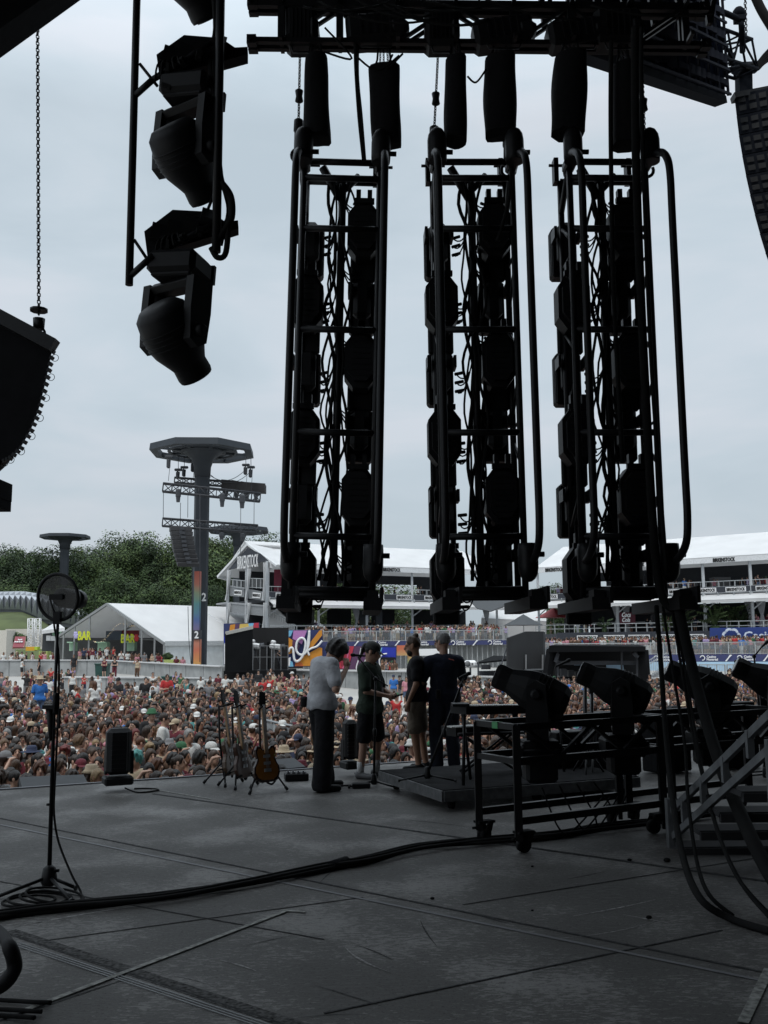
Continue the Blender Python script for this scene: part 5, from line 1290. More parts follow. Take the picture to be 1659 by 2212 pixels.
b.build('lettering', mat('ice_white', (.62, .68, .78), .5), CB)
# steps with railings and crowd fences before the blue wall
t = thing('steel_stairs', 'steel stairs with barred railings in front of the light blue wall', 'stairs', at(1425, 1470, 66))
b = MB()
A, B_ = at(1398, 1470, 66), at(1442, 1442, 66)
for k in range(10): p = A.lerp(B_, k / 10); b.box((p.x + .2, 66.6, p.z), (.4, 1.4, .06)); 
b.beam(A, B_, .06, .2); b.build('flight', STL, t)
b = MB()
for o in (0, 1.3):
    b.beam(A + V(0, o, 1.0), B_ + V(0, o, 1.0), .06, .06)
    for k in range(13): p = A.lerp(B_, k / 12) + V(0, o, 0); b.beam(p, p + V(0, 0, 1.0), .03, .03)
b.build('railing', RAIL, t)
for i, (xa, xb) in enumerate(((1452, 1508), (1512, 1568), (1572, 1630), (1634, 1690))):
    b = MB(); railing(b, at(xa, 1471, 63), at(xb, 1471, 63), 1.05, 3, 16, .03); tag(b.build('crowd_barrier', RAIL), f'barred steel barrier before the light blue wall, {ORD[i]} from the stairs', 'barrier', 'barred steel barriers')

# ------------------------------------------------------------------ mural wall
MU = thing('mural_wall', 'colourful painted wall with a white looping script and big flat shapes', 'mural', at(700, 1450, 82))
PAINT = {k: mat('paint_' + k, c, .6, var=.06) for k, c in dict(navy=(.02, .03, .11), orange=(.55, .22, .02), pink=(.42, .18, .42), plum=(.09, .035, .09), red=(.42, .025, .05), crimson=(.25, .012, .03), rose=(.5, .10, .20), blue=(.015, .03, .35), sky=(.16, .42, .62), yellow=(.6, .42, .10), white=(.75, .75, .75), rust=(.5, .12, .03), green=(.3, .4, .25)).items()}
b = MB(); slabpx(b, [(483, 1436), (560, 1436), (560, 1345), (483, 1347)], 84, .3); slabpx(b, [(622, 1440), (697, 1440), (697, 1361), (622, 1361)], 82.5, .3); slabpx(b, [(697, 1446), (856, 1447), (856, 1395), (697, 1395)], 82.5, .3); b.build('wall', PAINT['navy'], MU)
names = list(PAINT); mats_ = [PAINT[k] for k in names]
b = MB()
PAT = [('orange', 82.3, [(622, 1376), (634, 1384), (632, 1410), (622, 1414)]), ('pink', 82.3, [(634, 1362), (663, 1362), (652, 1392), (640, 1384), (632, 1380)]), ('plum', 82.3, [(632, 1382), (641, 1386), (648, 1395), (640, 1412), (630, 1410)]), ('orange', 82.3, [(676, 1380), (690, 1362), (696, 1361), (696, 1372), (672, 1402), (664, 1396)]),
       ('orange', 82.3, [(655, 1418), (690, 1398), (696, 1400), (696, 1438), (640, 1439), (642, 1425)]), ('rust', 82.28, [(637, 1439), (640, 1424), (652, 1432), (656, 1439)]), ('sky', 82.3, [(622, 1440), (622, 1424), (632, 1430), (634, 1440)]), ('white', 82.29, [(622, 1422), (628, 1419), (626, 1439), (622, 1439)]), ('sky', 82.3, [(624, 1362), (633, 1362), (628, 1374), (622, 1376)]),
       ('red', 82.3, [(720, 1396), (765, 1396), (752, 1445), (716, 1443), (712, 1420)]), ('crimson', 82.28, [(735, 1405), (741, 1398), (748, 1412), (747, 1432), (740, 1444), (734, 1430)]), ('rose', 82.27, [(748, 1396), (756, 1396), (752, 1420), (744, 1444), (738, 1444), (750, 1425)]), ('plum', 82.3, [(766, 1396), (800, 1396), (792, 1446), (754, 1446)]), ('sky', 82.3, [(706, 1428), (716, 1418), (718, 1444), (704, 1444)]),
       ('blue', 82.3, [(826, 1398), (855, 1399), (855, 1421), (822, 1421)]), ('sky', 82.28, [(808, 1400), (826, 1399), (820, 1418), (806, 1440), (800, 1438)]), ('plum', 82.3, [(800, 1397), (808, 1399), (799, 1440), (793, 1445)]),
       ('yellow', 83.8, [(518, 1348), (536, 1347), (540, 1358), (516, 1364)]), ('orange', 83.8, [(497, 1350), (508, 1348), (508, 1366), (494, 1372)]), ('plum', 83.8, [(508, 1348), (518, 1348), (514, 1364), (506, 1366)]), ('sky', 83.8, [(536, 1347), (548, 1346), (546, 1358), (540, 1358)]), ('red', 83.8, [(548, 1346), (559, 1345), (559, 1358), (547, 1358)]), ('blue', 83.8, [(484, 1376), (492, 1372), (490, 1420), (484, 1425)]), ('white', 83.78, [(484, 1392), (491, 1376), (492, 1380), (487, 1402), (486, 1435), (484, 1435)])]
for nm, D_, pts in PAT:
    b.m = names.index(nm); pp = [at(x, y, D_) for x, y in pts]; b.add(pp, [tuple(range(len(pp)))])
b.build('painted_shapes', mats_, MU)
b = MB()
def script(pts, r, D_=82.15):
    for p, q in [(0, 0)]: b.tube(spline([at(x, y, D_) for x, y in pts], 6), r, 6)
script([(623, 1408), (627, 1400), (633, 1402), (636, 1424), (644, 1428), (655, 1414), (660, 1388), (652, 1378), (642, 1386), (640, 1404), (648, 1414), (660, 1410), (667, 1390), (668, 1362)], .10)
script([(668, 1366), (664, 1400), (668, 1416)], .09); script([(650, 1418), (670, 1402), (685, 1396), (696, 1384)], .09)
script([(720, 1418), (726, 1424), (729, 1444)], .1); script([(780, 1400), (776, 1420), (770, 1440), (772, 1446), (782, 1440), (790, 1425)], .05); script([(836, 1412), (826, 1414), (820, 1424), (821, 1436), (830, 1444)], .06)
b.build('painted_script', PAINT['white'], MU)
b = MB(); boxpx(b, 821, 1420, 854, 1450, 82.2, .4); b.build('doorway', mat('dark_opening', (.006, .006, .008), .9), MU)
b = MB(); boxpx(b, 857, 1394, 880, 1416, 80, .3); boxpx(b, 880, 1403, 890, 1440, 80.4, .3)
GR3 = gradient_mat('orange_green_panel', [(0, (.30, .40, .22)), (.5, (.5, .35, .15)), (1, (.52, .14, .07))], 1.0, 2.4); tag(b.build('painted_panel', GR3), 'small orange and green painted panel behind the bearded man', 'panel')

# ------------------------------------------------------------------ camera platform, FOH tent, awning
t = thing('camera_platform', 'black clad camera platform in front of the mural, cameras under rain covers', 'platform', at(555, 1475, 74))
CL = mat('black_cladding', (.009, .0095, .0105), .95, bump=.5, scale=1.2, spec=.08)
b = MB(); b.slab([at(487.6, 1452, 72), at(546, 1452, 74), at(546, 1356, 74), at(487.6, 1369, 72)], .1); b.build('side_cladding', CL, t)
b = MB(); boxpx(b, 546, 1356, 576, 1450, 77.5, .1); boxpx(b, 576, 1356, 623, 1386, 76, .1); boxpx(b, 576, 1356, 623, 1450, 78, .1); b.build('rear_cladding', mat('very_dark_cloth', (.008, .008, .009), .95), t)
b = MB(); A = at(487.6, 1368, 72); b.beam(A, at(546, 1355, 74), .08, .25); b.build('roof_edge', mat('pale_edge', (.38, .37, .34), .7), t)
b = MB(); boxpx(b, 483, 1449, 627, 1478, 73.5, 5); b.build('skirt', CL, t)
b = MB(); railing(b, at(546, 1449, 74), at(622, 1449, 74), 1.9, 5, 0, .028); b.beam(at(587, 1448, 73.9), at(587, 1402, 73.9), .09, .09); b.build('railing', GRYP, t)
for i, (x, y, D_, lb) in enumerate(((550, 1395, 75, 'broadcast camera under a white rain cover on the platform, left'), (595, 1397, 75.5, 'broadcast camera under a grey rain cover on the platform, right'))):
    c = at(x, y, D_); k = thing('broadcast_camera', lb, 'camera', c, 'broadcast cameras')
    b = MB(); b.box(c, (.9, .6, .45), (0, .15, .3), .12); b.box(c + V(-.15, -.1, .35), (.4, .35, .3), (0, .2, 0), .08); b.build('rain_cover', mat('rain_cover', (.5, .5, .5), .5, var=.5, scale=4), k)
    b = MB(); b.lathe([(.2, 0), (.22, .35), (.17, .36)], 12, Matrix.Translation(c + V(.4, -.05, 0)) @ Euler((0, R(90), 0)).to_matrix().to_4x4()); b.build('lens', RIG, k)
    b = MB(); [b.tube([c + V(0, 0, -.2), c + V(.45 * math.cos(a), .45 * math.sin(a), -1.7)], .04, 6) for a in (0.3, 2.4, 4.5)]; b.build('tripod', RIG, k)
t = thing('mixing_tower', 'tall black cloth covered box right of centre behind the crowd', 'tower', at(1135, 1465, 62))
b = MB(); b.slab([at(1096.6, 1450, 60.5), at(1137, 1450, 62), at(1137, 1364, 62), at(1096.6, 1378, 60.5)], .1); b.slab([at(1137, 1450, 62), at(1174, 1448, 63), at(1174, 1364, 63), at(1137, 1364, 62)], .1); b.slab([at(1174, 1448, 63), at(1178, 1446, 66), at(1178, 1366, 66), at(1174, 1364, 63)], .1); b.build('cloth', mat('mix_cloth', (.028, .029, .031), .95, bump=.8, scale=.9), t)
b = MB(); boxpx(b, 1108, 1449, 1179, 1470, 61.5, 3); b.build('base', CL, t)
b = MB(); b.beam(at(1136, 1446, 61.8), at(1136, 1414, 61.8), .1, .1); b.beam(at(1172, 1446, 62.8), at(1172, 1414, 62.8), .1, .1); b.beam(at(1134, 1447, 61.8), at(1174, 1446, 62.7), .1, .1); b.build('frame', STL, t)
t = thing('mixing_tent', 'wide flat black mixing tent with open front behind the crowd', 'tent', at(1290, 1480, 60))
b = MB(); b.slab([at(1186, 1400, 58), at(1395, 1402, 58), at(1380, 1397, 66), at(1200, 1397, 66)], -.15); boxpx(b, 1186, 1399, 1395, 1407, 57.9, .2); b.build('roof', CL, t)
b = MB(); b.slab([at(1186, 1480, 66), at(1390, 1480, 66), at(1390, 1400, 66), at(1186, 1400, 66)], .1); b.build('back_wall', mat('very_dark_cloth', (0, 0, 0)), t)
b = MB(); b.slab([at(1178, 1478, 58), at(1190, 1478, 58.5), at(1204, 1408, 58.5), at(1190, 1403, 58)], .3); b.slab([at(1383, 1478, 58.5), at(1398, 1478, 58), at(1393, 1404, 58), at(1377, 1404, 58.5)], .3); b.build('side_curtain', CL, t)
b = MB()
for x in (1205, 1343, 1376): b.beam(at(x, 1475, 58.6), at(x, 1403, 58.6), .1, .1)
b.beam(at(1190, 1432, 59), at(1376, 1432, 59), .1, .25); b.beam(at(1205, 1412, 58.3), at(1199, 1430, 58.3), .2, .2); b.beam(at(1368, 1410, 58.3), at(1378, 1420, 58.3), .2, .2); b.build('frame', RIG, t)
b = MB(); boxpx(b, 1310, 1433, 1347, 1452, 64, .1); boxpx(b, 1240, 1430, 1268, 1437, 65, .1); b.build('see_through_panel', LBL, t)
b = MB()
for k in range(9): boxpx(b, 1212 + 16 * k, 1445 + (k % 3) * 3, 1225 + 16 * k, 1462, 61 + k % 3, .6)
b.build('desk_gear', RIG, t)
t = thing('black_awning', 'low black awning tent left of the tall black box', 'tent', at(1060, 1465, 63))
b = MB(); A = [at(1030, 1431, 62), at(1098, 1424, 62), at(1100, 1417, 67), at(1066, 1416, 66)]; b.add(A + [at(1030, 1434, 62), at(1098, 1428, 62)], [(0, 1, 3), (1, 2, 3), (4, 5, 1, 0)]); b.slab([A[0], A[1], A[2], A[3]], .1); b.build('roof', CL, t)
b = MB(); [b.beam(at(x, 1430, 62), at(x, 1472, 62), .1, .1) for x in (1033, 1097)]; b.beam(at(1094, 1400, 62), at(1082, 1440, 61.5), .06, .06); b.build('leg', RIG, t)
b = MB(); boxpx(b, 1036, 1450, 1096, 1466, 63, 1.5); boxpx(b, 1040, 1436, 1060, 1446, 65, .4); b.build('desk_gear', RIG, t)
t = thing('cooling_unit', 'rounded white machine left of the black awning', 'machine', at(1016, 1440, 64))
b = MB(); c = at(1016, 1434, 64); b.box(c, (pw(27, 64), .7, pw(15, 64)), None, .14); b.build('body', WHP, t)
b = MB(); b.box(c + V(.1, -.36, 0), (.12, .02, .12)); b.lathe([(.04, -.02), (.2, 0), (.2, .03), (.04, .05)], 12, facing_M(1010, 1434, 63.6)); b.build('badge', GRYP, t); b = MB(); b.box(c + V(0, .1, -.75), (.12, .12, 1.0)); b.build('stand', GRYP, t)
# ------------------------------------------------------------------ light carts on the stage
E30 = V(math.cos(R(30)), math.sin(R(30)), 0); N30 = V(-math.sin(R(30)), math.cos(R(30)), 0)
CA = fl(1122, 1843)
def cp(s, w_, z): return CA + E30 * s + N30 * w_ + V(0, 0, z)
def caster(mb, p, a=0, r=.062):
    p = Vector(p); d = V(math.cos(a), math.sin(a), 0); n_ = V(-d.y, d.x, 0)
    o = p + d * .04
    mb.tube([o + n_ * .025 + V(0, 0, r - p.z), o - n_ * .025 + V(0, 0, r - p.z)], r, 16)
    for s_ in (-1, 1): mb.slab([o + n_ * .036 * s_ + d * .05 + V(0, 0, .02 - p.z + r), o + n_ * .036 * s_ - d * .05 + V(0, 0, .02 - p.z + r), p + n_ * .036 * s_ - d * .05, p + n_ * .036 * s_ + d * .05], .006)
    mb.box(p + V(0, 0, 0), (.1, .1, .02), (0, 0, a))
def light_cart(s0, s1, label, wd=.56):
    t = thing('light_cart', label, 'cart', cp((s0 + s1) / 2, wd / 2, 0), 'steel carts carrying moving lights')
    for w_ in (0, wd):
        b = MB()
        b.beam(cp(s0, w_, 1.015), cp(s1, w_, 1.015), .05, .055); b.beam(cp(s0, w_, .735), cp(s1, w_, .735), .05, .06)
        n_ = 4
        for k in range(n_):
            a_, c_ = s0 + .1 + (s1 - s0 - .2) * k / n_, s0 + .1 + (s1 - s0 - .2) * (k + 1) / n_
            b.beam(cp(a_ if k % 2 else c_, w_, .75), cp(c_ if k % 2 else a_, w_, 1.0), .03, .03)
        b.build('side_truss', BLKM, t)
        b = MB(); b.beam(cp(s0, w_, .255), cp(s1, w_, .255), .045, .06); b.build('lower_rail', BLKM, t)
    b = MB()
    for s_ in (s0 + .0, s1):
        for z in (1.015, .735): b.beam(cp(s_, 0, z), cp(s_, wd, z), .05, .05)
    b.build('end_rail', BLKM, t)
    for s_ in (s0, s1):
        for w_ in (0, wd):
            b = MB(); b.beam(cp(s_, w_, .10), cp(s_, w_, 1.03), .062, .062, (0, 1, 0)); b.tube([cp(s_, w_, .03), cp(s_, w_, .12)], .022, 8); b.build('leg', BLKM, t)
            b = MB(); caster(b, cp(s_ + (.09 if s_ == s0 else -.09), w_, .16), R(200) + w_); b.box(cp(s_ + (.05 if s_ == s0 else -.05), w_, .165), (.16, .09, .02), (0, 0, R(30))); b.tube([cp(s_ - .07, w_, .12), cp(s_ + .12, w_, .12)], .012, 6); b.build('caster', RUB, t)
    return t
CART1 = light_cart(0.0, 1.66, 'black steel light cart on casters, green tape on its near end rail')
b = MB(); b.beam(cp(-.001, .22, 1.016), cp(-.001, .30, 1.016), .056, .056); b.build('tape', mat('green_tape', (.05, .25, .09), .6), CART1)
light_cart(1.78, 3.5, 'black steel light cart behind the hanging cables and the stair unit')
for i, (s_, tl_) in enumerate(((.47, -67), (1.46, -66), (2.62, -66), (3.62, -64))):
    M_ = Matrix.Translation(cp(s_, .28, .66))
    moving_head(M_, R(tl_), ['moving light on the near end of the first cart, pointing up to the left', 'moving light on the far end of the first cart', 'moving light behind the thick slanting cable loom', 'moving light cut off by the right edge'][i], grp='moving lights on the carts', s=.93, pan=R(78), deep=.20, long=.98)
b = MB()
for k in range(4):
    b.tube(spline([cp(.5 + .2 * k, .3, .45), cp(.6 + .2 * k, .2, .1 + .05 * k), cp(.9 + .15 * k, .35, .05), cp(1.2 + .1 * k, .3, .3)], 6), .008, 6)
tag(b.build('cable_tangle', RUB), 'loose black cables hanging under the first light cart', 'cable')
# ------------------------------------------------------------------ rolling riser with keyboard gear
RC = fl(959, 1753) ; ra_ = R(22); rd, rn = V(math.cos(ra_), math.sin(ra_), 0), V(-math.sin(ra_), math.cos(ra_), 0)
def rp(s, w_, z=0): return RC + rd * s + rn * w_ + V(0, 0, z)
t = thing('rolling_riser', 'low rolling riser with a metal edge behind the first light cart', 'riser', rp(1.2, .9, 0))
b = MB(); b.slab([rp(0, 0, .215), rp(2.44, 0, .215), rp(2.44, 1.78, .215), rp(0, 1.78, .215)], .02); b.build('deck', mat('riser_top', (.020, .020, .021), .95, var=.35, scale=5, spec=.06), t)
b = MB()
for p, q in ((rp(0, -.012, .15), rp(2.44, -.012, .15)), (rp(-.012, 0, .15), rp(-.012, 1.78, .15)), (rp(2.452, 0, .15), rp(2.452, 1.78, .15))): b.beam(p, q, .02, .11)
b.build('metal_edge', mat('worn_aluminium', (.10, .102, .105), .6, .4, var=.35, scale=12), t)
for s_, w_ in ((.12, .1), (.12, 1.6), (1.2, .1), (2.3, .1), (2.3, 1.6)):
    b = MB(); caster(b, rp(s_, w_, .105), 1 + s_, .05); b.build('caster', RUB, t)
t = thing('keyboard', 'black keyboard on a tall stand at the near end of the riser', 'keyboard', rp(.35, .9, .215))
k0, k1 = at(990, 1533, 10.55), at(1122, 1531, 10.9)
b = MB(); b.beam(k0, k1, .34, .09); b.box(k0 + V(.02, 0, .055), (.18, .3, .03)); b.build('case', PLA, t)
b = MB(); d_ = (k1 - k0)
for i in range(28): b.box(k0 + d_ * ((i + .5) / 28) + V(0, -.08, .048), (.018, .14, .012))
b.build('keys', mat('ivory', (.5, .5, .48), .4), t)
b = MB()
for f in (.08, .92):
    for sy in (-.14, .14): b.tube([k0 + d_ * f + V(0, sy, -.04), k0 + d_ * (f + (.12 if sy > 0 else -.05)) + V(0, sy * 1.6, .23 - k0.z)], .018, 8)
b.tube([k0 + V(-.02, -.15, -.25), k1 + V(.02, -.15, -.25)], .016, 8); b.build('stand', BLKM, t)
t = thing('keyboard', 'second black keyboard lying low on the riser behind the cart rails', 'keyboard', rp(1.0, 1.0, .215))
k0, k1 = rp(.5, .9, .72), rp(1.55, 1.0, .72); b = MB(); b.beam(k0, k1, .33, .1); b.build('case', PLA, t)
b = MB(); d_ = k1 - k0
for i in range(36): b.box(k0 + d_ * ((i + .5) / 36) + V(0, -.07, .055), (.016, .14, .012), (0, 0, ra_))
b.build('keys', mat('ivory', (0, 0, 0)), t)
b = MB(); [b.tube([k0 + d_ * f + V(0, sy, -.04), k0 + d_ * (1 - f) + V(0, sy, .25 - .72)], .016, 8) for f in (.15, .85) for sy in (-.12, .12)]; b.build('stand', BLKM, t)
# ------------------------------------------------------------------ stands, amps, boxes
def mic(mb, p, q, r=.022):          # handheld microphone, head at p
    p, q = Vector(p), Vector(q); d = (q - p).normalized(); L_ = (q - p).length
    M = Matrix.Translation(p) @ d.to_track_quat('Z', 'Y').to_matrix().to_4x4()
    mb.lathe([(.001, -.002), (r * .7, .004), (r, .02), (r * 1.05, .035), (r * .95, .05), (r * .68, .06), (r * .7, .07), (r * .5, L_ * .95), (r * .4, L_)], 12, M)
def mic_stand(label, base, top, boom, mic_p, feet, r=.012):
    t = thing('microphone_stand', label, 'microphone stand', base)
    b = MB(); b.tube([base + V(0, 0, .08), top], [r * 1.35, r], 10); k = base.lerp(top, .5); b.lathe([(r * 1.2, -.05), (r * 2, -.03), (r * 2, .03), (r * 1.2, .05)], 10, Matrix.Translation(k)); b.build('pole', BLKM, t)
    b = MB(); b.lathe([(.018, .16), (.03, .14), (.04, .05), (.03, .03)], 10, Matrix.Translation(base)); b.build('hub', BLKM, t)
    for a in feet:
        b = MB(); e_ = base + V(math.cos(a), math.sin(a), 0) * .33
        b.tube([base + V(0, 0, .07), e_ + V(0, 0, .018)], .011, 8); b.tube([e_ + V(0, 0, .018) - (e_ - base) * .06, e_ + V(0, 0, .017)], .017, 8); b.build('foot', BLKM, t)
    if boom:
        b = MB(); b.tube(boom, .009, 8); b.ball(top, .028, 8); b.build('boom', BLKM, t)
    if mic_p:
        b = MB(); mic(b, mic_p[0], mic_p[1]); b.build('microphone', PLA, t)
    return t
bs = fl(808, 1700)
mic_stand('boom microphone stand between the white shirted man and the capped man', bs, at(811, 1466, bs.y), [at(838, 1482, bs.y), at(811, 1466, bs.y), at(773, 1419, bs.y - .1)], (at(757, 1414.5, bs.y - .1), at(790, 1417, bs.y - .1)), (R(200), R(-35), R(85)))
bs = rp(.1, .62, .22)
mic_stand('boom microphone stand on the riser in front of the man in navy', bs, at(996, 1480, bs.y), [at(975, 1560, bs.y), at(996, 1480, bs.y), at(1002, 1463, bs.y)], (at(1017, 1453, bs.y), at(992, 1464, bs.y)), (R(190), R(-20), R(80)))
for i, (x0, y0, x1, y1, tx, ty, D_, lb) in enumerate(((1233, 1424.5, 1200, 1440, 1206, 1530, 11.5, 'microphone just above the first cart light, pointing right'), (1586, 1429, 1610, 1429, 1632, 1455, 12.5, 'microphone on a boom left of the cut off moving light'), (1660, 1384, 1645, 1398, 1629, 1418, 12.2, 'steep boom arm above the cut off moving light'))):
    top = at(tx, ty, D_); bs = V(top.x + .05, D_, 0)
    mic_stand(lb, bs, top, [top, at((x1 + tx) / 2, (y1 + ty) / 2, D_), at(x1, y1, D_)], (at(x0, y0, D_), at(x1, y1, D_)), (.3, 2.4, 4.5))
for i, (x, D_, w_, h, lb) in enumerate(((1300, 12.4, .62, .75, 'black amplifier behind the first cart truss, in the middle'), (1205, 12.0, .5, .55, 'black amplifier box left of the middle amplifier'), (1420, 13.0, .6, .7, 'black amplifier seen right of the long hanging cable'), (1560, 13.4, .7, .8, 'black amplifier behind the second cart'))):
    c = V((x - 829.5) / FOC * D_, D_, 0); t = thing('amplifier', lb, 'amplifier', c, 'amplifiers on the stage')
    b = MB(); b.box(c + V(0, 0, h / 2 + .02), (w_, .32, h), (0, 0, R(28)), .02); b.build('cabinet', FAB, t)
    b = MB(); b.box(c + V(0, 0, h + .05), (w_ * .9, .3, .08), (0, 0, R(28)), .01); b.tube([c + V(-.1, 0, h + .12), c + V(.1, .05, h + .12)], .012, 6); b.build('head_unit', PLA, t)
for i, (x, y, lb) in enumerate(((1352, 1500, 'tall grey instrument stand between the two cart lights, left post'), (1366, 1530, 'tall dark instrument stand between the two cart lights, right post'))):
    D_ = 11.4 + .2 * i; x_ = (x - 100 - 829.5) / FOC * D_; top = at(x - 100 + 12, y - 45, D_); t = thing('instrument_stand', lb, 'stand', V(x_, D_, 0))
    b = MB(); b.tube([V(x_ - .02, D_, .45), top], [.028, .022], 8); b.box(top, (.08, .08, .12)); b.build('post', mat('dark_chrome', (.10, .10, .105), .35, .6), t)
    b = MB(); [b.tube([V(x_, D_, .5), V(x_ + .35 * math.cos(a), D_ + .35 * math.sin(a), .01)], .014, 8) for a in (.2, 2.3, 4.4)]; b.build('tripod', BLKM, t)
def uplight(px0, px1, py0, py1, D_, label, base=True):
    a_, c_ = at(px0, py0, D_), at(px1, py1, D_); c = (a_ + c_) / 2; w_, h = c_.x - a_.x, a_.z - c_.z
    t = thing('floor_strobe', label, 'stage light', V(c.x, D_, 0), 'upright strobes along the stage edge')
    b = MB(); b.box(c, (w_, .2, h), (0, 0, R(25)), .045); b.box(c + V(w_ * .12, -.1, 0), (w_ * .7, .04, h * .9), (0, 0, R(25)), .03); b.build('lamp_panel', PLA, t)
    b = MB()
    for k in range(8): b.box(c + V(w_ * .12, -.125, -h * .36 + k * h * .1), (w_ * .55, .012, .012), (0, 0, R(25)))
    b.build('fins', BLKM, t)
    b = MB(); zb_ = c.z - h / 2; b.box(V(c.x, D_, max(zb_ - .07, .06)), (w_ * 1.15, .26, .10), (0, 0, R(25)), .02); b.box(V(c.x - w_ * .5, D_, zb_ + h * .25), (.03, .1, h * .5), (0, 0, R(25))); b.box(V(c.x + w_ * .5, D_ + .06, zb_ + h * .25), (.03, .1, h * .5), (0, 0, R(25))); b.build('base', PLA, t)
    b = MB(); b.tube(spline([V(c.x + w_ * .4, D_ - .1, .05), V(c.x + w_, D_ - .2, .012), V(c.x + w_ * 1.7, D_ - .05, .012), V(c.x + w_ * 1.3, D_ + .1, .012), V(c.x + w_ * .6, D_ + .1, .012)], 6), .01, 6); b.build('cable', RUB, t)
uplight(231, 281, 1573, 1672, 11.75, 'upright black strobe on the stage edge at left')
uplight(741, 770, 1555, 1640, 12.9, 'upright black strobe between the white shirted and the capped man')
uplight(1440, 1470, 1525, 1580, 16.3, 'small upright strobe at the far edge behind the second cart')
uplight(1570, 1612, 1535, 1590, 16.8, 'upright strobe at the far edge near the right border')
for i, (x0, x1, y0, y1, lb) in enumerate(((48, 192, 1676, 1702, 'grey sloping floor monitor beyond the stage edge at left'), (597, 660, 1643, 1662, 'grey sloping floor monitor behind the guitars'))):
    a_, c_ = fl(x0, y1, -.12), fl(x1, y1 - 6, -.12); d_ = (c_ - a_); bk_ = V(-.45, .95, 0) * .5
    b = MB(); P = [a_, c_, c_ + bk_ + V(0, 0, .08), a_ + bk_ + V(0, 0, .08)]; b.slab(P, .3)
    tag(b.build('floor_monitor', mat('dark_grey_cloth', (.045, .047, .05), .8)), lb, 'monitor', 'floor monitors beyond the stage edge')
# guitar pedals
c = fl(640, 1686); t = thing('pedal_board', 'small black pedal board beside the white shirted man', 'pedal board', c)
b = MB(); b.box(c + V(0, 0, .05), (.30, .2, .09), (0, 0, .2), .01); b.build('case', PLA, t)
b = MB(); [b.box(c + V(-.1 + .065 * k, -.02, .1), (.045, .1, .03), (0, 0, .2), .006) for k in range(4)]; [b.lathe([(.012, .115), (.012, .13)], 8, Matrix.Translation(c + V(-.1 + .065 * k, -.06, 0))) for k in range(4)]; b.build('pedals', mat('pedal_grey', (.10, .10, .11), .4), t)
b = MB(); c = fl(780, 1702); b.box(c + V(0, 0, .03), (.22, .13, .06), (0, 0, .1), .01); b.tube([c + V(-.12, 0, .03), c + V(-.3, .05, .02)], .012, 6); tag(b.build('foot_pedal', PLA), 'single black foot pedal at the foot of the boom microphone stand', 'pedal')
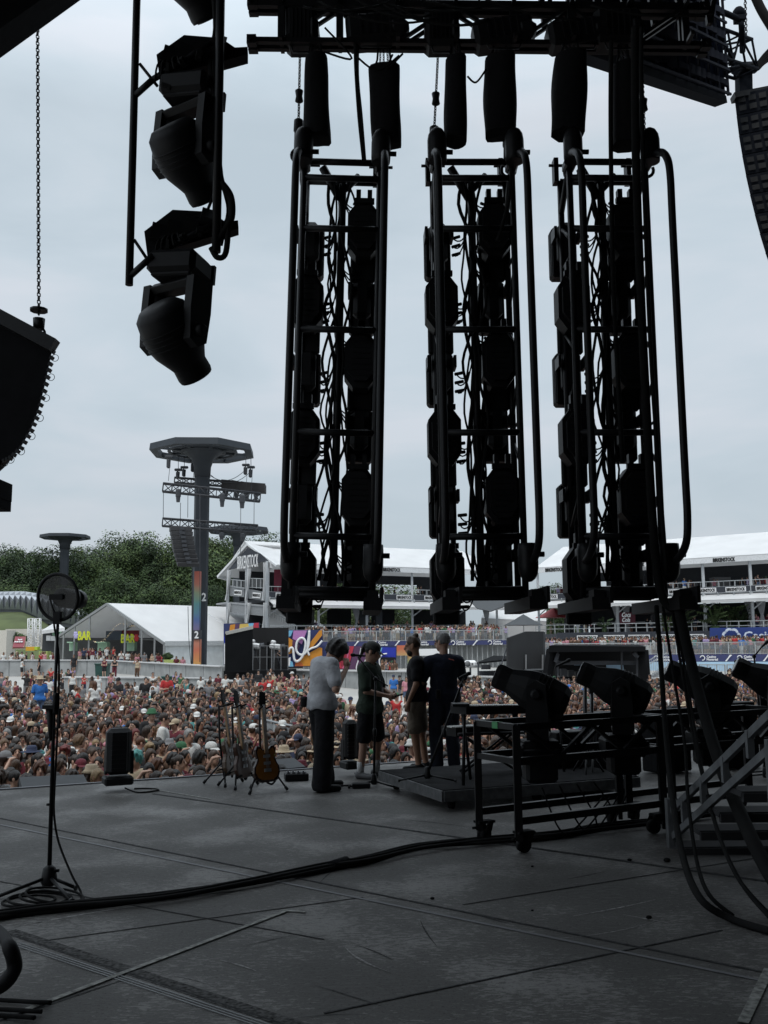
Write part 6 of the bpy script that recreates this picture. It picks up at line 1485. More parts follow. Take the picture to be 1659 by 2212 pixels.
# ------------------------------------------------------------------ guitars on stands
def guitar(label, foot, rz, body_c, burst=False, lean=R(9), rise=.12):
    M = Matrix.Translation(foot) @ Euler((0, 0, rz)).to_matrix().to_4x4()
    st = thing('guitar_stand', 'tripod guitar stand with a lime tie under the ' + label.split(' on')[0].split(' turned')[0], 'guitar stand', foot, 'guitar stands')
    b = MB(M); b.tube([(0, .05, .1), (0, .12, .55), (0, .14, .98)], .014, 8); b.lathe([(.024, -.1), (.026, .1)], 8, M @ Matrix.Translation((0, .11, .55))); b.build('pole', BLKM, st)
    for a in (R(-150), R(-30), R(90)):
        b = MB(M); e_ = V(.30 * math.cos(a), .05 + .28 * math.sin(a), .015); b.tube([(0, .06, .42 if a < 0 else .3), e_], .011, 8); b.tube([e_, e_ - V(.03 * math.cos(a), .03 * math.sin(a), -.04)], .019, 8); b.build('leg', BLKM, st)
    b = MB(M); b.tube([(-.13, -.10, .17), (-.13, -.02, .14), (.13, -.02, .14), (.13, -.10, .17)], .012, 8); b.tube([(-.2, .05, .2), (.2, .05, .2)], .008, 6); b.build('cradle', RUB, st)
    b = MB(M); b.tube(spline([(-.06, -.03, 1.0), (-.05, .05, .97), (0, .14, .96), (.05, .05, .97), (.06, -.03, 1.0)], 4), .011, 8); b.build('neck_yoke', RUB, st)
    b = MB(M); b.tube(spline([(-.1, 0, .44), (-.03, .04, .47), (.05, .02, .45), (.12, -.02, .42)], 4), [.02, .03] * 8 + [.02] * 1 if 0 else .018, 6); b.build('lime_tie', mat('lime_cloth', (.35, .42, .08), .7), st)
    G = M @ Matrix.Translation((0, -.05, rise)) @ Euler((-lean, 0, 0)).to_matrix().to_4x4()
    g = thing('electric_guitar', label, 'guitar', foot + V(0, 0, rise), 'guitars on the stage edge')
    out_ = [(0, 0), (.09, .005), (.15, .04), (.178, .11), (.17, .18), (.135, .235), (.12, .275), (.135, .33), (.14, .38), (.115, .425), (.08, .42), (.045, .385), (0, .38)]
    poly = out_ + [(-x, y) for x, y in out_[-2:0:-1]]
    F_ = Matrix(((1, 0, 0, 0), (0, 0, -1, 0), (0, 1, 0, 0), (0, 0, 0, 1)))
    m = MATS.get('guitar_' + body_c)
    b = MB(G @ F_)
    pl = [Vector((x, y)) for x, y in poly]; n_ = len(poly); cen = Vector((0, .2))
    rings = [(.99, -.022), (1.0, -.016), (1.0, .016), (.985, .022), (.86, .026), (.55, .030)]
    P = []; F = []
    for k, z in rings: P += [((x - 0) * k, cen.y + (y - cen.y) * k, z) for x, y in poly]
    for r_ in range(len(rings) - 1): F += [(r_ * n_ + i, r_ * n_ + (i + 1) % n_, (r_ + 1) * n_ + (i + 1) % n_, (r_ + 1) * n_ + i) for i in range(n_)]
    b.add(P, F); base = len(P)
    b.add([P[i] for i in range(n_)], [tuple(range(n_ - 1, -1, -1))]); b.m = 1
    b.add(P[-n_:], [tuple(range(n_))]); b.m = 0
    for i in range(4 * n_, 5 * n_): b.mi[i] = 1
    b.build('body', [m, MATS['guitar_amber'] if burst else m], g)
    b = MB(G @ F_); b.beam((0, .34, .03), (0, .88, .03), .05, .028); b.build('neck', mat('maple', (.30, .18, .09), .4), g)
    b = MB(G @ F_); b.prism([(-.03, .87), (.03, .87), (.045, .93), (.04, 1.05), (-.03, 1.06), (-.045, .94)], .01, .03); [b.tube([(sx_ * .04, .92 + .04 * k, .02), (sx_ * .065, .92 + .04 * k, .02)], .008, 6) for sx_ in (-1, 1) for k in range(3)]; b.build('headstock', PLA, g)
    b = MB(G @ F_); b.box((0, .14, .036), (.09, .04, .012)); b.box((0, .22, .034), (.09, .035, .012)); b.box((0, .30, .034), (.09, .035, .012)); [b.tube([(-.02 + .008 * k, .12, .044), (-.016 + .0065 * k, .9, .046)], .0012, 4) for k in range(6)]; b.build('pickups', STL, g)
    b = MB(G @ F_); b.tube(spline([(0, .0, 0), (.1, -.02, -.04), (.2, .1, -.06), (.14, .3, -.05), (.03, .38, -.02)], 5), .012, 6); b.build('strap', FAB, g)
mat('guitar_dark', (.028, .013, .009), .25, spec=.6); mat('guitar_amber', (.19, .075, .014), .2, spec=.6); mat('guitar_brown', (.045, .018, .010), .3, spec=.5); mat('guitar_pale', (.085, .05, .03), .35, spec=.5)
guitar('sunburst guitar on the rightmost stand, amber centre with dark edge', fl(572, 1712), R(38), 'dark', True)
guitar('brown guitar turned edge on upon the middle stand', fl(520, 1702), R(66), 'brown')
guitar('dull brown guitar turned edge on upon the leftmost stand', fl(492, 1696), R(74), 'pale')
# ------------------------------------------------------------------ tall microphone with round hood at the left
base = fl(105, 1922); DM = base.y
t = thing('studio_microphone', 'round hooded microphone with a thin black rim on a tall tripod stand at left', 'microphone', base)
b = MB(); b.tube([base + V(0, 0, .1), at(116, 1560, DM), at(125, 1345, DM)], [.016, .013, .011], 10); b.lathe([(.018, -.08), (.024, -.06), (.024, .06), (.018, .08)], 10, Matrix.Translation(at(120, 1520, DM))); b.tube([at(108, 1738, DM), at(101, 1738, DM)], .01, 6); b.build('pole', BLKM, t)
b = MB(); b.lathe([(.02, .17), (.045, .15), (.06, .06), (.045, .03)], 10, Matrix.Translation(base)); b.tube([base + V(.03, 0, .13), base + V(.07, 0, .13)], .012, 6); b.build('hub', BLKM, t)
for p in ((-12, 1944), (165, 1923), (156, 1953)):
    b = MB(); e_ = fl(*p) + V(0, 0, .015); b.tube([base + V(0, 0, .09), e_], .013, 8); b.tube([e_ - (e_ - base) * .06, e_], .021, 8); b.build('foot', BLKM, t)
b = MB(); b.tube([at(107, 1528, DM), at(111, 1600, DM)], [.03, .016], 8); b.box(at(108, 1527, DM), (.09, .07, .03)); b.tube([at(112, 1575, DM), at(127, 1572, DM), at(129, 1530, DM)], .012, 6); b.build('clamp', BLKM, t)
rc = at(125, 1290, DM); ax = V(.28, .93, .12).normalized()
b = MB(); b.ring(rc, .172, .013, ax, 40, 8); b.build('hood_rim', BLK, t)
film = bpy.data.materials.new('smoky_film'); film.use_nodes = True; fb = film.node_tree.nodes['Principled BSDF']; fb.inputs['Base Color'].default_value = (.03, .03, .03, 1); fb.inputs['Alpha'].default_value = .62; fb.inputs['Roughness'].default_value = .4
b = MB(); b.lathe([(.171, -.001), (.171, .001)], 36, Matrix.Translation(rc) @ ax.to_track_quat('Z', 'Y').to_matrix().to_4x4()); b.build('hood_film', film, t)
b = MB(); q0, q1 = rc + V(0, .03, .0), at(177, 1296, DM + .25); dq = (q1 - q0); Mq = Matrix.Translation(q0) @ dq.to_track_quat('Z', 'Y').to_matrix().to_4x4(); L_ = dq.length
b.lathe([(.02, 0), (.066, .003), (.074, .02), (.075, L_ * .62), (.071, L_ * .63), (.071, L_ * .66), (.075, L_ * .67), (.075, L_ * .82), (.068, L_ * .83), (.066, L_ * .95), (.05, L_), (.02, L_ + .01)], 24, Mq); b.build('barrel', mat('gunmetal', (.045, .047, .05), .3, .5), t)
b = MB(); b.box(rc + V(-.005, -.02, 0), (.10, .02, .04)); b.tube([rc + V(-.06, 0, -.01), at(115, 1318, DM), at(124, 1330, DM)], .008, 6); b.box(at(124, 1335, DM), (.05, .05, .09)); b.build('mount', BLKM, t)
b = MB(); b.tube(spline([at(121, 1330, DM), at(117, 1350, DM), at(127, 1420, DM), at(125, 1560, DM), at(118, 1700, DM), at(117, 1760, DM), at(127, 1820, DM), at(155, 1890, DM - .1), fl(175, 1935) + V(0, 0, .015), fl(160, 1955) + V(0, 0, .012), fl(60, 1962) + V(0, 0, .012)], 6), .0085, 6)
for k in range(4): b.ring(fl(62 + 9 * k, 1950) + V(.03 * k, 0, .012 + .012 * k), .17 + .02 * (k % 2), .0085, (.06 * k, .04, 1), 28, 6)
b.build('cable', RUB, t)
# floor cable bundle
for k in range(6):
    pts = [(-30, 1990), (120, 1968), (350, 1944), (540, 1912), (700, 1881), (800, 1862), (905, 1835), (1040, 1822), (1180, 1812), (1300, 1793), (1450, 1775), (1600, 1752)]
    off = [(k - 2.5) * 2.2 + 3 * math.sin(j * 1.7 + k * 2.1) for j in range(len(pts))]
    cable([fl(x, y + o) + V(0, 0, .014 + .012 * (k % 3)) for (x, y), o in zip(pts, off)], .013 + .003 * (k % 2), 'black cable in the loose bundle crossing the stage floor', grp='cables in the floor bundle', name='floor_cable', n=8)
b = MB(); b.tube([fl(716, 1880) + V(0, 0, .03), fl(748, 1869) + V(0, 0, .03)], .04, 10); tag(b.build('cable_wrap', FAB), 'black wrap holding the floor cable bundle together', 'cable wrap')
for i, (x, y, s_) in enumerate(((934, 1943, .016), (1150, 1873, .012), (1360, 1860, .02), (1441, 1862, .03), (1150, 1968, .01), (1402, 1985, .02), (336, 1940, .01))):
    b = MB(); c = fl(x, y); b.ball(c + V(0, 0, s_ * .5), (s_, s_ * .7, s_ * .6), 8); tag(b.build('tape_scrap', RUB), ['small black scrap in the middle of the floor', 'tiny black scrap right of the floor cables', 'flat black scrap below the second cart', 'larger black scrap at the dark floor seam', 'tiny black scrap on the bare floor', 'black scrap near the curved hanging cables', 'tiny scrap right of the microphone foot'][i], 'scrap')
# black furniture leg and cables at the lower left corner
D4 = 4.6
b = MB(); b.tube(spline([at(-40, 1985, D4 + .3), at(0, 2015, D4 + .15), at(20, 2045, D4), at(31, 2078, D4), at(28, 2100, D4), at(5, 2126, D4), at(-40, 2146, D4)], 5), [.028] * 10 + [.034] * 12 + [.036] * 9, 10); tag(b.build('chair_leg', BLK), 'curved black chair leg cut off at the lower left edge', 'chair')
for k, yy in enumerate((2166, 2186, 2200)):
    cable([fl(-30, yy) + V(0, 0, .015), fl(30, yy + 3) + V(0, 0, .015), fl(70, yy + 8) + V(0, 0, .02), fl(110 - 20 * k, yy + 9) + V(0, 0, .02)], .011, ['uppermost', 'middle', 'lowest'][k] + ' of three black cable ends at the lower left corner', name='cable_end')
# ------------------------------------------------------------------ stair unit at the right
t = thing('stair_unit', 'grey metal stair unit on the stage at the right edge, cables in front', 'stairs', fl(1460, 1832))
LST = mat('stair_grey', (.12, .125, .13), .7, var=.3, scale=6, spec=.25)
f0 = fl(1455, 1832); x0, y0 = f0.x, f0.y; wS = .95
def sp(k, w_, z): return V(x0 + w_, y0 - k, z)
for w_ in (0, wS):
    b = MB()
    b.beam(sp(.02, w_, .10), sp(2.4, w_, 1.13), .035, .055); b.beam(sp(.02, w_, .31), sp(2.4, w_, 1.33), .035, .055)
    for k in range(5): b.beam(sp(.35 + .5 * k, w_, .27 + .225 * k), sp(.35 + .5 * k, w_, .45 + .225 * k), .045, .045, (0, 1, 0))
    b.build('stringer', LST, t)
    b = MB(); b.beam(sp(-.02, w_, 0), sp(-.02, w_, .40), .08, .08, (0, 1, 0)); b.build('post', LST, t)
for k in range(4):
    b = MB(); z = .02 + .215 * k; b.box(sp(.12 + .47 * k, wS / 2, z + .02), (wS, .26, .04)); b.beam(sp(.25 + .47 * k, 0, z), sp(.25 + .47 * k, wS, z), .04, .06); b.build('tread', mat('stair_tread', (.035, .035, .037), .8, spec=.2), t)
b = MB(); b.beam(sp(.9, wS, 0), sp(.9, wS, .5), .06, .06, (0, 1, 0)); b.beam(sp(2.2, wS, 0), sp(2.2, wS, 1.1), .06, .06, (0, 1, 0)); b.beam(sp(2.2, 0, 0), sp(2.2, 0, 1.1), .06, .06, (0, 1, 0)); b.build('rear_leg', LST, t)
# ------------------------------------------------------------------ bodies as one smooth surface
def _cap(P, a, b, ra, rb):
    a = np.array(a, np.float32); b = np.array(b, np.float32); d = b - a
    t = np.clip(((P - a) @ d) / max(float(d @ d), 1e-9), 0, 1)
    return np.linalg.norm(P - a - t[:, None] * d, axis=1) - (ra + (rb - ra) * t)
def _ell(P, c, r, M=None):
    q = P - np.array(c, np.float32)
    if M is not None: q = q @ np.array(M, np.float32)      # columns are the axes
    r = np.array(r, np.float32); k = np.linalg.norm(q / r, axis=1)
    k2 = np.linalg.norm(q / (r * r), axis=1) + 1e-6
    return k * (k - 1) / k2
def smin(a, b, k):
    h = np.clip(.5 + .5 * (b - a) / k, 0, 1); return b + (a - b) * h - k * h * (1 - h)
def sdf(prims, k=.03):
    def f(P):
        d = None
        for p in prims:
            e = _cap(P, *p[1:5]) if p[0] == 'c' else _ell(P, *p[1:])
            d = e if d is None else smin(d, e, k)
        return d
    return f
def nets(f, lo, hi, h):
    lo = np.array(lo, np.float32); n = np.ceil((np.array(hi) - lo) / h).astype(int) + 1
    ax = [lo[i] + h * np.arange(n[i], dtype=np.float32) for i in range(3)]
    G = np.stack(np.meshgrid(*ax, indexing='ij'), -1).reshape(-1, 3)
    D = f(G).reshape(n)
    s = D < 0
    c = np.zeros(n - 1, int); ps = np.zeros((*(n - 1), 3), np.float32); cnt = np.zeros(n - 1, np.float32)
    X, Y, Z = [k - 1 for k in n]
    cor = lambda o: D[o[0]:o[0] + X, o[1]:o[1] + Y, o[2]:o[2] + Z]
    for a in range(3):
        for u in (0, 1):
            for v in (0, 1):
                o = [0, 0, 0]; o[(a + 1) % 3] = u; o[(a + 2) % 3] = v; o2 = list(o); o2[a] = 1
                d0, d1 = cor(o), cor(o2); m = (d0 < 0) != (d1 < 0)
                t = np.where(m, d0 / np.where(m, d0 - d1, 1), 0)
                for q in range(3): ps[..., q] += np.where(m, o[q] + (t if q == a else 0), 0)
                cnt += m
    act = cnt > 0
    idx = -np.ones(n - 1, int); idx[act] = np.arange(act.sum())
    I = np.argwhere(act); v = lo + h * (I + ps[act] / cnt[act][:, None])
    F = []
    for a in range(3):
        b_, c_ = (a + 1) % 3, (a + 2) % 3
        d0 = np.take(s, range(n[a] - 1), a); d1 = np.take(s, range(1, n[a]), a)
        m = d0 != d1
        E = np.argwhere(m); ok = (E[:, b_] > 0) & (E[:, c_] > 0) & (E[:, b_] < n[b_] - 1) & (E[:, c_] < n[c_] - 1); E = E[ok]
        fl_ = d0[tuple(E.T)]
        def cell(db, dc):
            Q = E.copy(); Q[:, b_] += db; Q[:, c_] += dc; return idx[tuple(Q.T)]
        q = np.stack([cell(-1, -1), cell(0, -1), cell(0, 0), cell(-1, 0)], 1)
        q[~fl_] = q[~fl_][:, ::-1]; F.append(q)
    return v, np.concatenate(F)
def to_mesh(name, v, F, mats, smooth=True):
    me = bpy.data.meshes.new(name)
    me.vertices.add(len(v)); me.vertices.foreach_set('co', np.asarray(v, np.float32).ravel())
    F = np.asarray(F); me.loops.add(F.size); me.polygons.add(len(F))
    me.loops.foreach_set('vertex_index', F.ravel().astype(np.int32)); me.polygons.foreach_set('loop_start', (np.arange(len(F)) * 4).astype(np.int32))
    me.update(calc_edges=True); me.polygons.foreach_set('use_smooth', np.full(len(F), smooth))
    for m in (mats if isinstance(mats, (list, tuple)) else [mats]): me.materials.append(m)
    return me
def rotm(pitch=0, yaw=0, roll=0): return np.array((Euler((0, 0, yaw)).to_matrix() @ Euler((pitch, roll, 0)).to_matrix()))
# a figure faces +Y, stands at the origin, 1.75 m tall
def skeleton(**kw):
    j = dict(hipL=(-.095, 0, .92), hipR=(.095, 0, .92), kneeL=(-.11, .03, .50), kneeR=(.11, .03, .50), ankL=(-.115, -.02, .09), ankR=(.115, -.02, .09),
             toeL=(-.14, .16, .035), toeR=(.14, .16, .035), pel=(0, 0, .97), waist=(0, .0, 1.12), chest=(0, 0, 1.30), shL=(-.185, -.01, 1.425), shR=(.185, -.01, 1.425),
             elL=(-.25, -.03, 1.14), elR=(.25, -.03, 1.14), wrL=(-.26, .06, .89), wrR=(.26, .06, .89), hdL=(0, .15, -1), hdR=(0, .15, -1), neck=(0, 0, 1.47), head=(0, .025, 1.645), hp=0, hy=0, hr=0, wd=1.0, belly=0, curl=.6)
    j.update(kw); return j
def head_pt(j, p):
    M = rotm(j['hp'], j['hy'], j['hr']); return tuple(np.array(j['head']) + M @ np.array(p))
def prims_head(j, fine):
    M = rotm(j['hp'], j['hy'], j['hr']); H = lambda p: head_pt(j, p)
    o = [('e', H((0, -.01, .02)), (.076, .095, .105), M), ('e', H((0, .025, -.055)), (.058, .068, .065), M), ('c', H((0, .062, -.092)), H((0, .058, -.075)), .03, .032), ('c', H((0, .094, .012)), H((0, .116, -.020)), .012, .017)]
    for s_ in (-1, 1):
        o += [('c', H((s_ * .079, -.01, .015)), H((s_ * .078, -.005, -.025)), .012, .010)]
        if fine: o += [('c', H((s_ * .03, .083, .028)), H((s_ * .05, .072, .026)), .012, .010), ('c', H((s_ * .012, .09, -.058)), H((0, .095, -.058)), .010, .011)]
    o += [('c', tuple(np.array(j['neck']) - (0, 0, .05)), H((0, -.015, -.07)), .058, .054)]
    return o
def prims_torso(j, inflate=0, arms=1.0):
    w_ = j['wd']; i = inflate
    o = [('e', j['pel'], (.155 * w_ + i, .115 + i, .13 + i)), ('e', j['waist'], (.138 * w_ + i, .102 + i + j['belly'] * .5, .17 + i)), ('e', j['chest'], (.165 * w_ + i, .112 + i, .19 + i)),
         ('c', tuple(np.array(j['shL']) * (.72, 1, 1)), tuple(np.array(j['shR']) * (.72, 1, 1)), .062 + i, .062 + i)]
    if j['belly']: o.append(('e', tuple(np.array(j['waist']) + (0, j['belly'], -.03)), (.13 * w_ + i, .1 + i, .14 + i)))
    for s_ in 'LR':
        a, b = np.array(j['sh' + s_]), np.array(j['el' + s_]); q = a + (b - a) * arms
        o.append(('c', tuple(a), tuple(q), .052 + i, .052 - .012 * arms + i))
    return o
def prims_forearm(j): return [('c', j['el' + s_], j['wr' + s_], .041, .027) for s_ in 'LR']
def prims_legs(j, i=0, upto=1.0, flare=0):
    o = []
    for s_ in 'LR':
        h, k, a = (np.array(j[n + s_]) for n in ('hip', 'knee', 'ank'))
        if upto <= .5: o.append(('c', tuple(h), tuple(h + (k - h) * upto * 2), .088 + i, .088 - .03 * upto * 2 + i + flare))
        else: o += [('c', tuple(h), tuple(k), .088 + i, .060 + i + flare * .5), ('c', tuple(k), tuple(k + (a - k) * (upto - .5) * 2), .059 + i + flare * .5, .04 + i + flare)]
    return o
def prims_hand(j, fine):
    o = []
    for s_ in 'LR':
        w0 = np.array(j['wr' + s_]); d = np.array(j['hd' + s_], float); d /= np.linalg.norm(d); e = w0 - np.array(j['el' + s_]); sx_ = 1 if s_ == 'R' else -1
        side = np.cross(d, (sx_, 0, 0)); side = side / (np.linalg.norm(side) + 1e-6)        # across the knuckles
        palm = np.cross(d, side); palm /= np.linalg.norm(palm) + 1e-6
        if palm @ np.array((-sx_, 0, 0)) < 0: palm = -palm
        c = w0 + d * .045
        if not fine: o.append([('c', tuple(w0), tuple(w0 + d * .12), .03, .026)]); continue
        body = [('e', tuple(c), (.038, .038, .038)), ('c', tuple(w0), tuple(w0 + d * .07), .026, .030), ('c', tuple(w0 + d * .07 + side * .022), tuple(w0 + d * .07 - side * .022), .014, .014)]
        fing = []
        cu = j['curl']
        for k, (off, L_) in enumerate(((.030, .062), (.010, .072), (-.010, .066), (-.029, .052))):
            p0 = w0 + d * .078 + side * off; p1 = p0 + (d * math.cos(cu * .5) + palm * math.sin(cu * .5)) * L_ * .5; p2 = p1 + (d * math.cos(cu * 1.3) + palm * math.sin(cu * 1.3)) * L_ * .5
            fing += [('c', tuple(p0), tuple(p1), .0105, .0095), ('c', tuple(p1), tuple(p2), .0095, .008)]
        t0 = w0 + d * .03 + side * .028; t1 = t0 + (d * .6 + side * .6 + palm * .4) * .04; fing += [('c', tuple(t0), tuple(t1), .013, .011), ('c', tuple(t1), tuple(t1 + (d * .8 + palm * .5) * .03), .011, .009)]
        o.append(body + fing)
    return o
def prims_feet(j, i=0): return [('c', tuple(np.array(j['ank' + s_]) - (0, .035, .045)), j['toe' + s_], .042 + i, .034 + i) for s_ in 'LR'] + [('c', j['ank' + s_], tuple(np.array(j['ank' + s_]) - (0, .02, .03)), .04 + i, .042 + i) for s_ in 'LR']
def body_field(j, fine):
    main = sdf(prims_torso(j, -.006) + prims_forearm(j) + prims_legs(j) + prims_feet(j, -.006) + prims_head(j, fine), .028); hs = prims_hand(j, fine)
    fs = [sdf(h, .007 if fine else .02) for h in hs]
    nose = _H = lambda P: _cap(P, head_pt(j, (0, .090, .014)), head_pt(j, (0, .112, -.020)), .009, .015)
    def f(P):
        d = smin(main(P), nose(P), .008)
        for g in fs: d = smin(d, g(P), .012)
        return d
    return f
BOX = ((-.62, -.5, -.02), (.62, .62, 2.2))
def bounds(j, pad=.16):
    pts = np.array([j[k] for k in j if isinstance(j[k], tuple) and k not in ('hdL', 'hdR')]); lo = pts.min(0) - pad; hi = pts.max(0) + pad; lo[2] = min(lo[2], -.03); hi[2] = max(hi[2], j['head'][2] + .18); return lo, hi
def shirt_field(j, hem, sleeve, i=.016, neck=.055, tank=False):
    pr = prims_torso(j, i, sleeve) if not tank else prims_torso(j, i, .04)
    low = [('c', (-.07 * j['wd'], .0, hem + .06), (.07 * j['wd'], .0, hem + .06), .125 + i, .125 + i)]
    base = sdf(pr + low, .035); nk = np.array(j['neck'])
    def f(P):
        d = base(P)
        d = np.maximum(d, hem + .012 * np.sin(P[:, 0] * 23 + P[:, 1] * 17) - P[:, 2])
        d = np.maximum(d, -(np.linalg.norm((P - (nk + (0, .02, .03))) * (1, 1, .8), axis=1) - (.078 if not tank else .12)))
        fold = .004 * np.sin(P[:, 2] * 38 + P[:, 0] * 21) * np.sin(P[:, 1] * 26 + P[:, 2] * 9)
        return d + fold
    return f
def trouser_field(j, upto, i=.018, top=1.02, flare=0, hemz=None):
    base = sdf([('e', j['pel'], (.158 * j['wd'] + i, .12 + i, .13 + i))] + prims_legs(j, i, upto, flare), .018)
    def f(P):
        d = np.maximum(base(P), P[:, 2] - top)
        if hemz is not None: d = np.maximum(d, hemz - P[:, 2])
        return d + .004 * np.sin(P[:, 2] * 30 + P[:, 0] * 30) * np.sin(P[:, 1] * 25)
    return f
def hair_field(j, style):
    M = rotm(j['hp'], j['hy'], j['hr']); Hc = np.array(j['head'])
    def f(P):
        q = (P - Hc) @ M            # head frame
        n = .006 * np.sin(q[:, 0] * 60 + q[:, 2] * 25) * np.sin(q[:, 1] * 55 - q[:, 2] * 20)
        puff = dict(short=.007, bald=.003, long=.009, bob=.012, curly=.030, bun=.005, pony=.005, mop=.020, mopbig=.034, bunman=.004, wave=.013).get(style, .01)
        d = _ell(q, (0, -.016, .026), (.078 + puff, .096 + puff, .106 + puff * .9))
        face = _ell(q, (0, .108, -.040 - (.012 if style == 'mop' else 0)), (.074 if style in ('long', 'wave', 'bob') else .084, .086, .112)); d = np.maximum(d, -face)
        lowcut = -.03 if style in ('short', 'bald', 'bun', 'bunman', 'pony') else -.075
        d = np.maximum(d, lowcut + .5 * np.maximum(q[:, 1], 0) - q[:, 2])
        if style in ('long', 'wave', 'bob'):
            ln = {'long': .34, 'wave': .30, 'bob': .13}[style]
            for s_ in (-1, 1):
                d = smin(d, _cap(q, (s_ * .064, -.035, .0), (s_ * .078, -.01, -ln * .55), .028, .026), .03); d = smin(d, _cap(q, (s_ * .078, -.01, -ln * .55), (s_ * .078, .04, -ln), .026, .014), .02)
            d = smin(d, _cap(q, (0, -.075, 0), (0, -.095, -ln * .95), .06, .045), .03)
        if style == 'pony': d = smin(d, np.minimum(_ell(q, (0, -.125, .05), (.035, .035, .04)), _cap(q, (0, -.135, .03), (0, -.14, -.16), .03, .014)), .012)
        if style == 'bun': d = smin(d, _ell(q, (0, -.08, .115), (.042, .042, .04)), .01)
        if style == 'bunman': d = smin(d, _ell(q, (0, -.075, .125), (.034, .036, .034)), .008)
        if style == 'curly': n = n * 2.4
        if style[:3] == 'mop': d = smin(d, _ell(q, (0, .06, .085), (.078, .05, .036)), .03); n = n * 1.8
        return d + n
    return f
def beard_field(j):
    M = rotm(j['hp'], j['hy'], j['hr']); Hc = np.array(j['head'])
    def f(P):
        q = (P - Hc) @ M; d = _ell(q, (0, .044, -.078), (.058, .060, .066)); d = np.maximum(d, -(_ell(q, (0, .12, -.03), (.05, .06, .05)))); return np.maximum(d, q[:, 2] + .035)
    return f
def mk(name, f, j, h, m, lo=None, hi=None):
    a, b = bounds(j); lo = a if lo is None else lo; hi = b if hi is None else hi
    v, F = nets(f, lo, hi, h); return to_mesh(name, v, F, m)
def hb(j, down=.45):
    h = np.array(j['head']); return h - (.2, .24, down), h + (.2, .24, .22)
def part(me, name, parent):
    o = bpy.data.objects.new(name, me); col.objects.link(o); o.parent = parent; return o
SKIN = [mat('skin_' + k, c, .55, var=.06, scale=6) for k, c in (('light', (.38, .22, .155)), ('fair', (.45, .28, .205)), ('tan', (.30, .16, .10)), ('brown', (.19, .095, .055)), ('deep', (.08, .04, .025)))]
def face_mb(j, brows=True):
    b = MB(); M = Matrix(rotm(j['hp'], j['hy'], j['hr'])).to_4x4(); M.translation = Vector(j['head'])
    b.T = M
    for s_ in (-1, 1):
        b.ball((s_ * .031, .081, .012), (.013, .008, .008), 8)
        b.beam((s_ * .016, .090, .032), (s_ * .048, .079, .034), .008, .008)
    b.m = 1; b.ball((0, .0905, -.058), (.022, .008, .007), 8)
    return b
EYEM = mat('eye_dark', (.02, .014, .012), .4); LIP = mat('lip', (.25, .08, .075), .5)
def shoes(j, m, name='shoe', parent=None):
    for s_ in 'LR':
        pr = [('c', tuple(np.array(j['ank' + s_]) - (0, .035, .045)), j['toe' + s_], .046, .038), ('c', j['ank' + s_], tuple(np.array(j['ank' + s_]) - (0, .02, .03)), .044, .048)]
        base = sdf(pr, .02); f = lambda P: np.maximum(base(P), -P[:, 2] + .002)
        a = np.array(j['ank' + s_]); v, F = nets(f, a - (.14, .2, .14), a + (.14, .32, .08), .011); part(to_mesh(name, v, F, m), name, parent)
def person(label, group, loc, rz, sc_=1.0):
    t = thing('person', label, 'person', loc, group, rz); t.scale = (sc_,) * 3; return t
CR = 'crew standing on the stage'
def cloth(name, c):
    m = mat(name, c, .92, var=.14, scale=7, spec=.2); t_ = m.node_tree; w_ = t_.nodes.new('ShaderNodeTexNoise'); w_.inputs['Scale'].default_value = 7; w_.inputs['Detail'].default_value = 2; w_.inputs['Distortion'].default_value = 1.6
    g_ = t_.nodes.new('ShaderNodeNewGeometry'); tx = [n for n in t_.nodes if n.type == 'TEX_COORD'][0]; mp_ = t_.nodes.new('ShaderNodeMapping'); mp_.inputs['Rotation'].default_value = (.5, .4, .3); mp_.inputs['Scale'].default_value = (1, 1, .9)
    t_.links.new(tx.outputs['Object'], mp_.inputs[0]); t_.links.new(mp_.outputs[0], w_.inputs['Vector'])
    bp = t_.nodes.new('ShaderNodeBump'); bp.inputs['Strength'].default_value = .55; bp.inputs['Distance'].default_value = .035; t_.links.new(w_.outputs[0], bp.inputs['Height']); t_.links.new(bp.outputs[0], t_.nodes['Principled BSDF'].inputs['Normal'])
    return m
def hairmat(name, c):
    m = mat(name, c, .45, var=.4, scale=1, spec=.35); t_ = m.node_tree; nz = [n for n in t_.nodes if n.type == 'TEX_NOISE'][0]; tx = [n for n in t_.nodes if n.type == 'TEX_COORD'][0]
    mp_ = t_.nodes.new('ShaderNodeMapping'); mp_.inputs['Scale'].default_value = (85, 85, 9); t_.links.new(tx.outputs['Object'], mp_.inputs[0]); t_.links.new(mp_.outputs[0], nz.inputs['Vector']); nz.inputs['Detail'].default_value = 3
    bp = t_.nodes.new('ShaderNodeBump'); bp.inputs['Strength'].default_value = .8; bp.inputs['Distance'].default_value = .012; t_.links.new(nz.outputs[0], bp.inputs['Height']); t_.links.new(bp.outputs[0], t_.nodes['Principled BSDF'].inputs['Normal'])
    return m
HB = hairmat('hair_black', (.012, .009, .008)); HG = hairmat('hair_grey', (.13, .125, .12)); HN = hairmat('hair_brown', (.045, .025, .014))
def rot2(v, a): return (v[0] * math.cos(a) - v[1] * math.sin(a), v[0] * math.sin(a) + v[1] * math.cos(a), v[2])
HF = .0095
